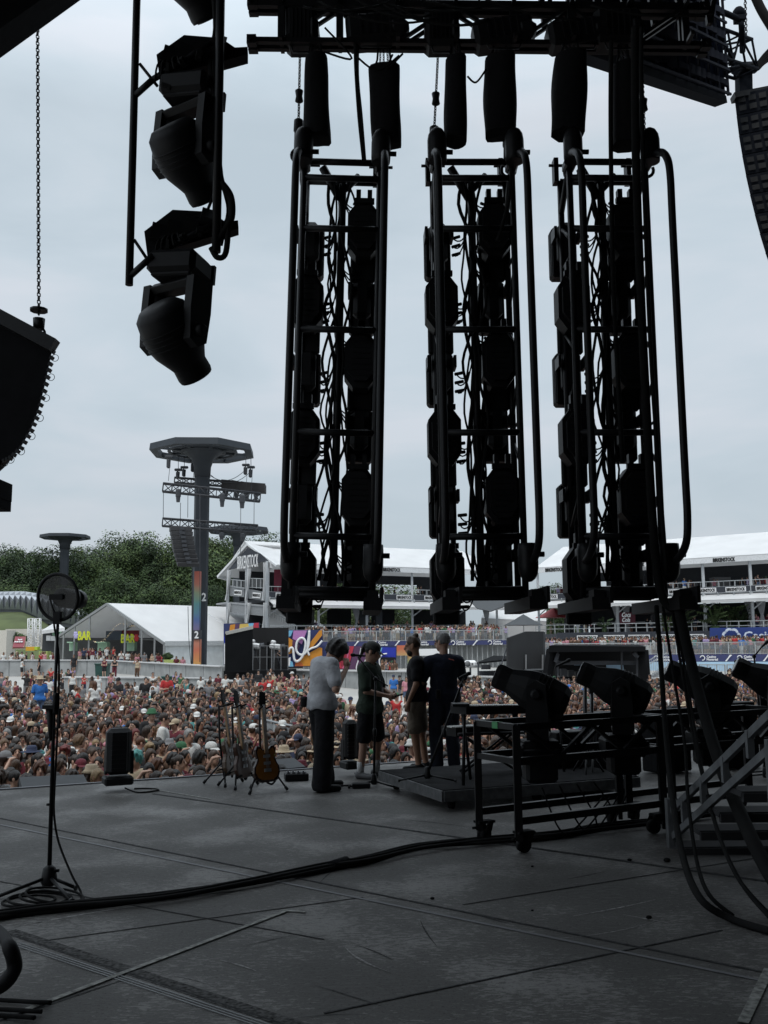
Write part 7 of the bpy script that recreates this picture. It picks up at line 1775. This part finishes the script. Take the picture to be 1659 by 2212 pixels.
# 1 white T-shirt, head bowed, hand to the face; faces right
j = skeleton(head=(0.01, .185, 1.545), hp=R(-42), hy=R(-8), neck=(0, .07, 1.42), chest=(0, .03, 1.27), waist=(0, .0, 1.10), shR=(.175, .05, 1.39), shL=(-.175, .03, 1.39), elR=(.33, .03, 1.13), wrR=(.15, .25, 1.36), hdR=(-.3, .1, 1), elL=(-.24, .03, 1.12), wrL=(-.20, .17, .95), hdL=(.1, .7, -.5),
             kneeL=(-.12, .07, .5), kneeR=(.13, -.02, .5), ankL=(-.14, .11, .09), ankR=(.14, -.06, .09), toeL=(-.15, .31, .035), toeR=(.17, .13, .035), wd=1.02, curl=.9)
p1 = fl(694, 1707); t = person('man in a loose white T-shirt and wide black trousers, head bowed, hand at his face', CR, p1, R(-62), 1.06)
part(mk('body', body_field(j, True), j, HF, SKIN[0]), 'body', t)
part(mk('tshirt', shirt_field(j, .90, .72, .034), j, .013, cloth('white_cotton', (.36, .365, .385))), 'tshirt', t)
part(mk('trousers', trouser_field(j, 1.0, .026, 1.02, .045, .015), j, .013, cloth('black_denim', (.010, .010, .012))), 'trousers', t)
part(mk('hair', hair_field(j, 'mopbig'), j, .008, HB, *hb(j, .2)), 'hair', t); shoes(j, PLA, 'shoe', t)
face_mb(j).build('face', [EYEM, LIP], t, local=True)
b = MB(); b.tube(spline([(-.09, .05, 1.44), (-.05, .13, 1.30), (0, .15, 1.15), (.04, .13, 1.30), (.08, .05, 1.44)], 4), .004, 5) if 0 else None; b.box((-.10, -.17, .98), (.10, .07, .12), None, .02); b.build('belt_pouch', FAB, t, local=True)
# 2 cap, dark green T-shirt, black shorts; faces right and a little to the camera
j = skeleton(head=(0, .04, 1.64), hp=R(-20), hy=R(12), elR=(.27, .06, 1.14), wrR=(.09, .29, 1.07), hdR=(-.5, .7, -.1), elL=(-.27, .06, 1.14), wrL=(-.09, .29, 1.08), hdL=(.5, .7, -.1), wd=1.16, belly=.03, curl=1.2, hipL=(-.115, 0, .92), hipR=(.115, 0, .92), kneeL=(-.135, .05, .5), kneeR=(.135, -.03, .5), ankL=(-.14, .03, .09), ankR=(.14, -.08, .09), toeL=(-.18, .2, .035), toeR=(.18, .09, .035))
p2 = fl(800, 1680); t = person('person in a dark cap, dark green T-shirt, black shorts and white socks', CR, p2, R(-112), .985)
part(mk('body', body_field(j, True), j, HF, SKIN[0]), 'body', t)
part(mk('tshirt', shirt_field(j, .84, .86, .032), j, .013, cloth('dark_green_cotton', (.030, .042, .032))), 'tshirt', t)
part(mk('shorts', trouser_field(j, .44, .026, 1.0, .022), j, .013, mat('black_denim', (0, 0, 0))), 'shorts', t)
part(mk('hair', hair_field(j, 'pony'), j, .008, HB, *hb(j, .35)), 'hair', t)
def cap(j, m, parent, tilt=0, h=.0):
    b = MB(); M = Matrix(rotm(j['hp'], j['hy'], j['hr'])).to_4x4(); M.translation = Vector(j['head'])
    b.T = M @ Matrix.Translation((0, -.012, .045))
    b.lathe([(.094, -.012), (.097, .01), (.092, .05), (.07, .085), (.03, .102), (.001, .105)], 18, b.T @ Matrix.Diagonal((1, 1.12, 1, 1)) if 0 else Matrix.Diagonal((1, 1.14, 1, 1)))
    n_ = 10; P = []
    for i in range(n_ + 1):
        a = math.pi * (i / n_); P += [(.086 * math.cos(a), .075 + .03 * math.sin(a), .004), (.082 * math.cos(a), .085 + .105 * math.sin(a), -.012 - .015 * math.sin(a))]
    b.add(P + [(x, y, z - .006) for x, y, z in P], [(i * 2, i * 2 + 2, i * 2 + 3, i * 2 + 1) for i in range(n_)] + [(2 * n_ + 2 + i * 2 + 1, 2 * n_ + 2 + i * 2 + 3, 2 * n_ + 2 + i * 2 + 2, 2 * n_ + 2 + i * 2) for i in range(n_)])
    if parent is None: return b
    return b.build('cap', m, parent, local=True)
cap(j, mat('dark_cap', (.02, .022, .02), .8), t)
for s_ in 'LR':
    a = np.array(j['ank' + s_]); b = MB(); b.tube([tuple(a + (0, 0, -.03)), tuple(a + (0, .004, .13))], [.046, .051], 12); b.build('sock', mat('white_sock', (.5, .5, .5), .9), t, local=True)
shoes(j, mat('grey_sneaker', (.10, .10, .105), .7), 'shoe', t); face_mb(j).build('face', [EYEM, LIP], t, local=True)
b = MB(); b.box((.0, .40, 1.07), (.075, .15, .02), (.3, 0, 0), .006); tag(b.build('phone', PLA, t, local=True))
b = MB(); b.tube(spline([(-.07, .02, 1.47), (-.05, .155, 1.32), (0, .175, 1.18), (.05, .155, 1.32), (.07, .02, 1.47)], 4), .004, 5); b.box((0, .185, 1.13), (.07, .008, .10)); b.build('lanyard', mat('lanyard_card', (.16, .16, .17), .6), t, local=True)
# 3 bun and beard, black T-shirt, khaki shorts; faces left
j = skeleton(head=(0, .05, 1.65), hp=R(-12), hy=R(0), elL=(-.24, -.01, 1.14), wrL=(-.23, .10, .90), elR=(.24, -.02, 1.14), wrR=(.23, .08, .90), kneeL=(-.11, .03, .5), kneeR=(.12, -.04, .5), ankR=(.12, -.1, .09), toeR=(.13, .08, .035), curl=.8)
p3 = fl(903, 1664); t = person('bearded man with a hair bun, black T-shirt and khaki shorts, in profile facing left', CR, p3, R(84), 1.03)
part(mk('body', body_field(j, True), j, HF, SKIN[2]), 'body', t)
part(mk('tshirt', shirt_field(j, .90, .68, .026), j, .013, cloth('black_cotton', (.012, .012, .014))), 'tshirt', t)
part(mk('shorts', trouser_field(j, .42, .024, 1.0, .018), j, .013, cloth('khaki', (.14, .115, .09))), 'shorts', t)
part(mk('hair', hair_field(j, 'bunman'), j, .008, HN, *hb(j, .2)), 'hair', t); part(mk('beard', beard_field(j), j, .008, HB, *hb(j, .25)), 'beard', t)
shoes(j, PLA, 'shoe', t); face_mb(j).build('face', [EYEM, LIP], t, local=True)
b = MB(); b.box((-.09, .145, 1.26), (.028, .006, .05)); b.build('chest_print', WHP, t, local=True)
# 4 grey hair, navy shirt, seen from behind
j = skeleton(head=(0, .03, 1.65), hp=R(-6), hy=R(38), wd=1.14, shL=(-.205, -.01, 1.395), shR=(.205, -.01, 1.395), elL=(-.30, .0, 1.13), wrL=(-.33, .10, .91), elR=(.29, .06, 1.14), wrR=(.17, .26, 1.08), hdR=(-.5, .8, 0), hdL=(.05, .2, -1), belly=.02, curl=.7)
p4 = fl(962, 1664); t = person('grey haired man in a navy polo shirt and jeans, seen from behind', CR, p4, R(14), 1.06)
part(mk('body', body_field(j, True), j, HF, SKIN[0]), 'body', t)
part(mk('shirt', shirt_field(j, .86, .80, .024), j, .013, cloth('navy_cotton', (.014, .017, .030))), 'shirt', t)
part(mk('jeans', trouser_field(j, 1.0, .026, 1.0, .015, .03), j, .013, cloth('dark_denim', (.020, .023, .034))), 'jeans', t)
part(mk('hair', hair_field(j, 'short'), j, .008, HG, *hb(j, .2)), 'hair', t); shoes(j, PLA, 'shoe', t)
b = MB(); b.tube(spline([(.03, -.135, 1.43), (.05, -.14, 1.42), (.08, -.14, 1.415), (.10, -.138, 1.405)], 3), .006, 6); b.build('back_print', mat('coral', (.45, .10, .07), .7), t, local=True)
face_mb(j).build('face', [EYEM, LIP], t, local=True)
b = MB(); b.box((-.13, -.165, .98), (.06, .04, .12), None, .008); b.tube([(-.145, -.165, 1.03), (-.145, -.165, 1.16)], .006, 6); b.build('radio', PLA, t, local=True)
b = MB(); M = Matrix(rotm(j['hp'], j['hy'], 0)).to_4x4(); M.translation = Vector(j['head']); b.T = M
for s_ in (-1, 1): b.ring((s_ * .033, .100, .012), .022, .003, (0, 1, 0), 14, 5); b.tube([(s_ * .055, .098, .014), (s_ * .085, .0, .016)], .003, 5)
b.build('glasses', PLA, t, local=True)

# ------------------------------------------------------------------ crowd
ARMS = dict(down={}, up=dict(elR=(.30, .12, 1.36), wrR=(.20, .22, 1.60), hdR=(-.3, .1, 1)), cross=dict(elL=(-.26, .06, 1.13), wrL=(.02, .22, 1.16), hdL=(1, .2, .1), elR=(.26, .06, 1.13), wrR=(-.02, .2, 1.12), hdR=(-1, .2, 0)),
            brow=dict(elR=(.30, .14, 1.40), wrR=(.12, .18, 1.66), hdR=(-1, .05, .1)), phone=dict(elL=(-.22, .16, 1.18), wrL=(-.06, .34, 1.36), hdL=(.4, .4, .6), elR=(.22, .16, 1.18), wrR=(.06, .34, 1.36), hdR=(-.4, .4, .6)))
POSES = list(ARMS)
def crowd_set(h):
    S_ = {}
    for k, kw in ARMS.items():
        j = skeleton(**kw)
        S_['body', k] = nets(body_field(j, False), *bounds(j), h)
        S_['tee', k] = nets(shirt_field(j, .93, .62, .02), *bounds(j), h)
        S_['tank', k] = nets(shirt_field(j, .98, .1, .016, tank=True), *bounds(j), h)
    j = skeleton()
    S_['shorts'] = nets(trouser_field(j, .30, .024, 1.02, .02), *bounds(j), h); S_['trousers'] = nets(trouser_field(j, 1.0, .022, 1.02, .01, .04), *bounds(j), h)
    for st in ('short', 'long', 'bob', 'curly', 'bun', 'pony', 'wave', 'mop'): S_['hair', st] = nets(hair_field(j, st), *hb(j), h * .72)
    return S_
CS = crowd_set(.021)
JC = skeleton()
CM = {}
for k, (v, F) in CS.items(): CM[k] = to_mesh('crowd_part', v, F, SKIN[0])
CM['face'] = face_mb(JC).mesh('face', [EYEM, LIP]); CM['cap'] = cap(JC, None, None).mesh('cap', SKIN[0])
def hat_mb(kind):
    b = MB(); M = Matrix.Translation(Vector(JC['head']) + V(0, -.012, .05))
    if kind == 'bucket': b.lathe([(.15, -.035), (.105, .005), (.098, .02), (.085, .075), (.06, .085), (.001, .087)], 18, M)
    else: b.lathe([(.20, -.012), (.19, -.004), (.10, .006), (.095, .06), (.075, .10), (.05, .092), (.001, .088)], 20, M)
    return b
CM['bucket'] = hat_mb('bucket').mesh('hat', SKIN[0]); CM['brim'] = hat_mb('brim').mesh('hat', SKIN[0])
b = MB(Matrix.Translation(Vector(JC['head'])))
for s_ in (-1, 1): b.box((s_ * .034, .094, .012), (.05, .02, .034), None, .008); b.tube([(s_ * .058, .09, .016), (s_ * .084, .0, .018)], .005, 5)
CM['sunglasses'] = b.mesh('sunglasses', PLA)
CLO = {k: mat('cloth_' + k, c, .9, var=.15, scale=9) for k, c in dict(white=(.55, .55, .53), black=(.014, .014, .016), grey=(.16, .16, .165), navy=(.02, .028, .06), maroon=(.11, .015, .025), pink=(.46, .20, .24), blue=(.025, .13, .40), green=(.03, .11, .05), beige=(.36, .29, .20), red=(.38, .025, .025), teal=(.06, .22, .22), brown=(.09, .05, .03), denim=(.06, .09, .15), lilac=(.28, .22, .38), orange=(.45, .15, .04), yellow=(.5, .40, .06)).items()}
HAR = {k: hairmat('hair_' + k.replace(' ', '_') + '_c', c) for k, c in {'black': (.009, .007, .006), 'dark brown': (.020, .012, .008), 'brown': (.040, .021, .011), 'auburn': (.065, .024, .010), 'light brown': (.095, .055, .028), 'blond': (.21, .14, .07), 'grey': (.18, .175, .17), 'teal': (.07, .25, .23), 'green': (.05, .22, .10), 'dark red': (.10, .014, .012)}.items()}
HST = {'short': 'short {} hair', 'long': 'long straight {} hair', 'bob': 'chin length {} hair', 'curly': 'big curly {} hair', 'bun': '{} hair in a top bun', 'pony': '{} ponytail', 'wave': 'long wavy {} hair', 'mop': 'thick fringed {} hair'}
def cpart(key, name, m, parent):
    o = bpy.data.objects.new(name, CM[key]); col.objects.link(o); o.parent = parent
    if m is not None:
        o.material_slots[0].link = 'OBJECT'; o.material_slots[0].material = m
    return o
def crowd_person(loc, rz, s_, sp_, label, group, lite=False):
    t = person(label, group, loc, rz, s_)
    cpart(('body', sp_['pose']), 'body', SKIN[sp_['skin']], t); cpart(('hair', sp_['style']), 'hair', HAR[sp_['hc']], t)
    cpart((sp_['top'], sp_['pose']), 'tshirt' if sp_['top'] == 'tee' else 'tank_top', CLO[sp_['tc']], t); cpart(sp_['bot'], sp_['bot'], CLO[sp_['bc']], t)
    if not lite: cpart('face', 'face', None, t)
    if sp_.get('hat'): cpart(sp_['hat'], 'cap' if sp_['hat'] == 'cap' else 'hat', CLO[sp_['hatc']], t)
    if sp_.get('sun'): cpart('sunglasses', 'sunglasses', None, t)
    return t
rc_ = random.Random(21)
def rand_spec():
    fem = rc_.random() < .66
    return dict(pose=rc_.choices(POSES, (66, 8, 9, 7, 10))[0], skin=rc_.choices(range(5), (34, 36, 18, 8, 4))[0], style=rc_.choices(('long', 'wave', 'bob', 'pony', 'bun', 'curly') if fem else ('short', 'mop', 'curly'), (30, 30, 10, 14, 9, 7) if fem else (60, 28, 12))[0],
                hc=rc_.choices(('black', 'dark brown', 'brown', 'auburn', 'light brown', 'blond', 'grey', 'dark red'), (27, 34, 20, 7, 7, 4, 1, 2))[0], top='tank' if fem and rc_.random() < .72 else 'tee', tc=rc_.choices(('white', 'black', 'grey', 'navy', 'maroon', 'pink', 'blue', 'green', 'beige', 'red', 'brown', 'lilac', 'teal'), (15, 30, 6, 6, 13, 5, 4, 3, 6, 5, 8, 3, 2))[0],
                bot='shorts' if rc_.random() < .6 else 'trousers', bc=rc_.choice(('black', 'denim', 'navy', 'beige', 'grey', 'white')), hat=(rc_.choice(('cap', 'cap', 'cap', 'bucket', 'brim')) if rc_.random() < .11 else None), hatc=rc_.choice(('white', 'white', 'black', 'beige', 'beige', 'navy', 'grey', 'green', 'maroon')), sun=rc_.random() < .13)
def describe(q, where, art=''):
    h = HST[q['style']].format(q['hc']); tp = f"{q['tc']} {'T-shirt' if q['top'] == 'tee' else 'tank top'}"
    o = 'person with ' + h + (f", {q['hatc']} {'cap' if q['hat'] == 'cap' else 'bucket hat' if q['hat'] == 'bucket' else 'brimmed hat'}" if q.get('hat') else '') + (', sunglasses' if q.get('sun') else '')
    s = o + ' and ' + tp + where
    for a_, c_ in ((' in the packed crowd', ' in crowd'), ('chin length', 'bobbed'), ('long straight', 'straight'), ('brimmed hat', 'hat'), ('big curly', 'curly'), (' in crowd', '')):
        if len(s.split()) > 16: s = s.replace(a_, c_)
    return s
SEEN = set(); LOOK = V(5.5, 9.5, 0)
def face_rz(x, y, jit): 
    d = V(LOOK.x - x, LOOK.y - y, 0); return math.atan2(d.y, d.x) - math.pi / 2 + jit
GRP = 'people in the packed crowd below the stage'
SPECIAL = [   # px, py of the head centre, depth, facing (None = the stage), look, label
    ((87, 1468), 37, None, dict(pose='down', skin=0, style='short', hc='brown', top='tee', tc='blue', bot='shorts', bc='denim', hat='brim', hatc='beige'), 'person in a bright blue T-shirt and beige hat standing above the crowd at left'),
    ((361, 1462), 46, None, dict(pose='cross', skin=0, style='short', hc='dark brown', top='tee', tc='red', bot='shorts', bc='grey', sun=True), 'person in a red polo shirt and grey shorts at the back of the crowd'),
    ((296, 1637), 16.2, R(150), dict(pose='down', skin=0, style='mop', hc='teal', top='tee', tc='beige', bot='trousers', bc='black'), 'person with teal dyed hair beside the upright strobe'),
    ((196, 1668), 15.1, None, dict(pose='down', skin=1, style='bob', hc='brown', top='tank', tc='white', bot='shorts', bc='black', hat='bucket', hatc='beige'), 'person in a pale bucket hat by the floor monitor'),
    ((327, 1542), 24, None, dict(pose='down', skin=1, style='short', hc='dark brown', top='tee', tc='black', bot='shorts', bc='black', hat='bucket', hatc='green'), 'person in a bright green hat in the middle of the crowd'),
    ((455, 1619), 17.5, None, dict(pose='down', skin=0, style='pony', hc='brown', top='tank', tc='black', bot='shorts', bc='black', hat='cap', hatc='white'), 'person in a white cap left of the guitars'),
    ((353, 1552), 22, R(-80), dict(pose='down', skin=0, style='short', hc='dark brown', top='tee', tc='white', bot='shorts', bc='black', sun=True), 'person in a plain white T-shirt with sunglasses rising above neighbours'),
    ((716, 1545), 24.5, R(150), dict(pose='down', skin=0, style='short', hc='black', top='tee', tc='black', bot='trousers', bc='black', sun=True), 'person in black with sunglasses right behind the guitar necks'),
    ((407, 1588), 19.5, None, dict(pose='down', skin=2, style='short', hc='grey', top='tee', tc='white', bot='shorts', bc='beige'), 'older person with cropped grey hair and white collar in the crowd'),
    ((160, 1416), 88, R(180), dict(pose='down', skin=2, style='short', hc='black', top='tee', tc='black', bot='shorts', bc='black'), 'person all in black standing in front of the concrete barrier'),
    ((226, 1424), 84, R(170), dict(pose='cross', skin=1, style='long', hc='brown', top='tank', tc='maroon', bot='shorts', bc='black'), 'person in a maroon tank top by the barrier, left of the stand pole'),
    ((248, 1424), 84, R(190), dict(pose='cross', skin=1, style='long', hc='dark brown', top='tank', tc='black', bot='trousers', bc='maroon'), 'person in maroon trousers by the barrier, right of the stand pole'),
    ((297, 1426), 83, R(170), dict(pose='brow', skin=0, style='wave', hc='brown', top='tank', tc='beige', bot='trousers', bc='brown'), 'person in brown trousers before the barrier end'),
    ((256, 1470), 47, R(160), dict(pose='cross', skin=0, style='short', hc='dark brown', top='tee', tc='black', bot='trousers', bc='black', hat='cap', hatc='black', sun=True), 'person in black cap and black T-shirt before the lower barrier'),
    ((275, 1480), 46, R(140), dict(pose='down', skin=0, style='bob', hc='brown', top='tee', tc='navy', bot='trousers', bc='navy', sun=True), 'person in a long navy outfit beside the wheeled bin'),
    ((315, 1468), 47, R(200), dict(pose='down', skin=1, style='short', hc='black', top='tee', tc='black', bot='shorts', bc='grey'), 'tall person in a black T-shirt right of the wheeled bin'),
    ((335, 1474), 47, R(-120), dict(pose='down', skin=0, style='short', hc='brown', top='tee', tc='white', bot='shorts', bc='beige', sun=True), 'person in a white T-shirt beside the person in red'),
    ((233, 1488), 42, None, dict(pose='down', skin=0, style='long', hc='dark brown', top='tee', tc='lilac', bot='trousers', bc='black'), 'person in a pale lilac shirt at the back of the crowd'),
    ((205, 1478), 43, R(30), dict(pose='down', skin=1, style='wave', hc='auburn', top='tank', tc='white', bot='trousers', bc='white'), 'person with long auburn waves, back turned, in white'),
    ((404, 1470), 50, R(150), dict(pose='brow', skin=1, style='pony', hc='brown', top='tank', tc='teal', bot='shorts', bc='white'), 'person in a pale teal top and white shorts by the tower plinth'),
    ((452, 1475), 45, R(-20), dict(pose='down', skin=2, style='short', hc='dark brown', top='tee', tc='grey', bot='trousers', bc='black'), 'person in a dark grey T-shirt below the camera platform'),
    ((526, 1462), 56, R(170), dict(pose='cross', skin=0, style='short', hc='dark brown', top='tee', tc='grey', bot='shorts', bc='black', sun=True), 'person with sunglasses standing on the ground below the camera platform'),
    ((850, 1462), 57, R(170), dict(pose='down', skin=0, style='short', hc='grey', top='tee', tc='blue', bot='shorts', bc='grey', hat='cap', hatc='navy'), 'person in a pale blue shirt and grey shorts on the open sand'),
    ((863, 1463), 58, R(170), dict(pose='down', skin=1, style='short', hc='black', top='tee', tc='black', bot='shorts', bc='grey', hat='cap', hatc='black'), 'person in black cap beside the one in pale blue on the sand'),
    ((878, 1466), 56, R(170), dict(pose='down', skin=0, style='long', hc='brown', top='tee', tc='pink', bot='shorts', bc='denim'), 'person in a pink shirt behind the bearded man on the sand'),
    ((85, 1424), 88, R(100), dict(pose='down', skin=1, style='long', hc='black', top='tank', tc='black', bot='shorts', bc='black'), 'person in black at the left end of the barrier'),
    ((48, 1425), 88, R(-60), dict(pose='cross', skin=1, style='bob', hc='black', top='tank', tc='white', bot='shorts', bc='black'), 'person in a white tank top hugging another at the left barrier'),
    ((381, 1420), 92, R(180), dict(pose='down', skin=1, style='long', hc='dark brown', top='tee', tc='maroon', bot='shorts', bc='black'), 'person in a maroon jersey right of the lime planter'),
    ((395, 1421), 92, R(180), dict(pose='down', skin=1, style='long', hc='brown', top='tee', tc='pink', bot='shorts', bc='pink'), 'person all in pink right of the lime planter'),
    ((262, 1408), 97, R(200), dict(pose='phone', skin=0, style='short', hc='brown', top='tee', tc='white', bot='shorts', bc='denim'), 'person in a white T-shirt and denim shorts before the bar tent'),
    ((276, 1409), 95, R(20), dict(pose='down', skin=2, style='short', hc='black', top='tee', tc='white', bot='trousers', bc='black'), 'person in a white T-shirt and black trousers before the bar tent'),
    ((286, 1411), 95, R(60), dict(pose='down', skin=1, style='wave', hc='dark brown', top='tee', tc='brown', bot='trousers', bc='denim'), 'person in a brown shirt and jeans before the bar tent'),
    ((312, 1412), 95, R(10), dict(pose='down', skin=0, style='short', hc='grey', top='tee', tc='grey', bot='trousers', bc='black'), 'person in a dark grey shirt turned to the bar tent'),
    ((249, 1410), 97, R(160), dict(pose='down', skin=1, style='long', hc='black', top='tank', tc='black', bot='shorts', bc='black'), 'person in black shorts left of the white shirted pair at the bar'),
    ((329, 1414), 95, R(150), dict(pose='cross', skin=1, style='bun', hc='brown', top='tank', tc='beige', bot='shorts', bc='white'), 'person in beige at the right gable post of the bar tent'),
    ((604, 1404), 77, R(150), dict(pose='phone', skin=1, style='short', hc='black', top='tee', tc='black', bot='trousers', bc='black'), 'camera operator in black on the platform'),
]
nind = 0; specials_xy = []
for (px, py), D_, rz, q, lb in SPECIAL:
    c = at(px, py, D_); s_ = .97 + .06 * rc_.random()
    if D_ < 48: z = -1.9; s_ = (c.z - z) / 1.66; 
    else: z = c.z - 1.66 * s_
    s_ = min(max(s_, .9), 1.1) if D_ < 48 else s_; z = c.z - 1.66 * s_ if D_ < 48 else z
    z = max(z, -1.9) if D_ < 48 else z
    crowd_person(V(c.x, D_, z), rz if rz is not None else face_rz(c.x, D_, 0), s_, q, lb, 'single people at the back of the crowd' if D_ > 30 else GRP); nind += 1; specials_xy.append((c.x, D_)); SEEN.add(lb)
pos = []
y = 12.5
while y < 67:
    x = -.52 * y
    stp = .43 + .010 * max(0, y - 18)
    while x < .52 * y:
        xx, yy = x + rc_.uniform(-.17, .17), y + rc_.uniform(-.16, .16)
        w_ = W.x * xx + W.y * yy
        px = 829.5 + xx / yy * FOC
        dens = 1.0 if yy < 33 else max(.42 if px < 660 else .5 if px > 900 else .1, 1 - (yy - 36) / 12)
        if 735 < px < 890 and yy > 30 - .03 * abs(px - 800): dens *= .12
        if yy > 58 and px > 900: dens = 0
        if yy > 50: dens *= .35 if px < 450 else .6
        if 175 < px < 235 and yy > 38: dens *= .25
        if w_ > WE + .95 and rc_.random() < dens and all((xx - a) ** 2 + (yy - c) ** 2 > .2 for a, c in specials_xy): pos.append((yy, xx))
        x += stp
    y += .52 + .004 * max(0, y - 18)
pos.sort()
rest = []
def hidden(px, D_):    # behind the carts and stairs at the right, or the crew
    return 985 < px and D_ < 19.0 and px > 1000
for yy, xx in pos:
    px = 829.5 + xx / yy * FOC
    s_ = rc_.uniform(.89, 1.04); jit = rc_.gauss(0, .62); q = rand_spec(); rz = face_rz(xx, yy, jit)
    if nind < 300 and -25 < px < 1690 and not hidden(px, yy):
        for _ in range(40):
            lb = describe(q, ' in the packed crowd')
            if lb not in SEEN: break
            q = rand_spec()
        SEEN.add(lb); crowd_person(V(xx, yy, -1.9), rz, s_, q, lb, GRP); nind += 1
    else: rest.append((xx, yy, gz(yy), rz, s_, q))
# people far off: terraces, decks, tent, barriers
def sprinkle(n, f, facing, sit=0):
    for k in range(n):
        p = f(rc_.random(), rc_.random()); rest.append((p.x, p.y, p.z - sit * rc_.choice((0, 1)), facing + rc_.gauss(0, .7), rc_.uniform(.92, 1.05), rand_spec()))
sprinkle(150, lambda a, b_: tga(a, 2.05, .3 + 2.4 * b_ ** 1.5), R(190))
sprinkle(210, lambda a, b_: tgb(a, .55, .3 + 3.0 * b_ ** 1.5), R(180))
sprinkle(26, lambda a, b_: gl_(.1 + .85 * a, 7.0, .4 + 2 * b_), R(180)); sprinkle(26, lambda a, b_: gr_(a, 7.0, .5 + 3 * b_), R(180)); sprinkle(24, lambda a, b_: gr_(a, 2.9, .5 + 3 * b_), R(180)); sprinkle(16, lambda a, b_: gl_(a, 2.9, .5 + 3 * b_), R(180))
sprinkle(34, lambda a, b_: V(at(200 + 150 * a, 1400, 101).x, 98 + 9 * b_, gz(100)), R(180)); sprinkle(16, lambda a, b_: V(at(165 + 70 * a, 1400, 99).x, 99 + 3 * b_, -.0), R(180)); sprinkle(22, lambda a, b_: V(at(-30 + 170 * a, 1400, 70).x, 60 + 20 * b_, gz(64)), R(190), .55)
sprinkle(18, lambda a, b_: V(at(-20 + 100 * a, 1400, 100).x, 98 + 8 * b_, gz(96) + .3), R(170)); sprinkle(10, lambda a, b_: V(at(825 + 30 * a, 1400, 79).x, 78 + 2 * b_, gz(78)), R(180)); sprinkle(30, lambda a, b_: V(at(1000 + 100 * a, 1430, 52).x, 44 + 12 * b_, gz(52)), R(170)); sprinkle(24, lambda a, b_: V(at(1430 + 230 * a, 1400, 61).x, 56 + 5 * b_, gz(60)), R(180))
LOD = crowd_set(.045)
allm = SKIN + list(CLO.values()) + list(HAR.values()) + [EYEM, LIP]
b = MB(Matrix.Translation(Vector(JC['head'])))
for s_ in (-1, 1): b.box((s_ * .031, .084, .014), (.028, .022, .014)); b.box((s_ * .033, .088, .033), (.034, .012, .007))
EYQ = (np.array(b.v), np.array(b.f)); b = MB(Matrix.Translation(Vector(JC['head']))); b.box((0, .092, -.058), (.045, .014, .012)); b.box((0, .098, -.012), (.022, .03, .034)); LIQ = (np.array(b.v)[:8], np.array(b.f)[:6]); NOQ = (np.array(b.v)[8:], np.array(b.f)[6:] - 8); mi_ = {m.name: i for i, m in enumerate(allm)}
VV, FF, MI = [], [], []; off = 0
def quadmesh(me):
    v = np.array([p.co for p in me.vertices]); f = np.array([list(p.vertices) if len(p.vertices) == 4 else list(p.vertices)[:3] + [p.vertices[2]] for p in me.polygons if len(p.vertices) in (3, 4)]); return v, f
CAPQ = quadmesh(CM['cap'])
for xx, yy, z, rz, s_, q in rest:
    c, s2 = math.cos(rz), math.sin(rz); Rm = np.array(((c, -s2, 0), (s2, c, 0), (0, 0, 1))) * s_
    items = [(LOD['body', q['pose']], SKIN[q['skin']].name), (LOD['hair', q['style']], HAR[q['hc']].name), (LOD[q['top'], q['pose']], CLO[q['tc']].name), (LOD[q['bot']], CLO[q['bc']].name)]
    items += [(EYQ, 'eye_dark'), (LIQ, 'lip'), (NOQ, SKIN[q['skin']].name)]
    if q.get('hat'): items.append((CAPQ, CLO[q['hatc']].name))
    for (v, F), nm in items:
        VV.append(v @ Rm.T + (xx, yy, z)); FF.append(F + off); MI.append(np.full(len(F), mi_[nm])); off += len(v)
me = to_mesh('crowd', np.concatenate(VV), np.concatenate(FF), allm); me.polygons.foreach_set('material_index', np.concatenate(MI).astype(np.int32)); me.validate(); me.update()
o = bpy.data.objects.new('crowd', me); col.objects.link(o); tag(o, 'the rest of the festival crowd reaching back to the terraces', 'crowd', None, 'stuff')
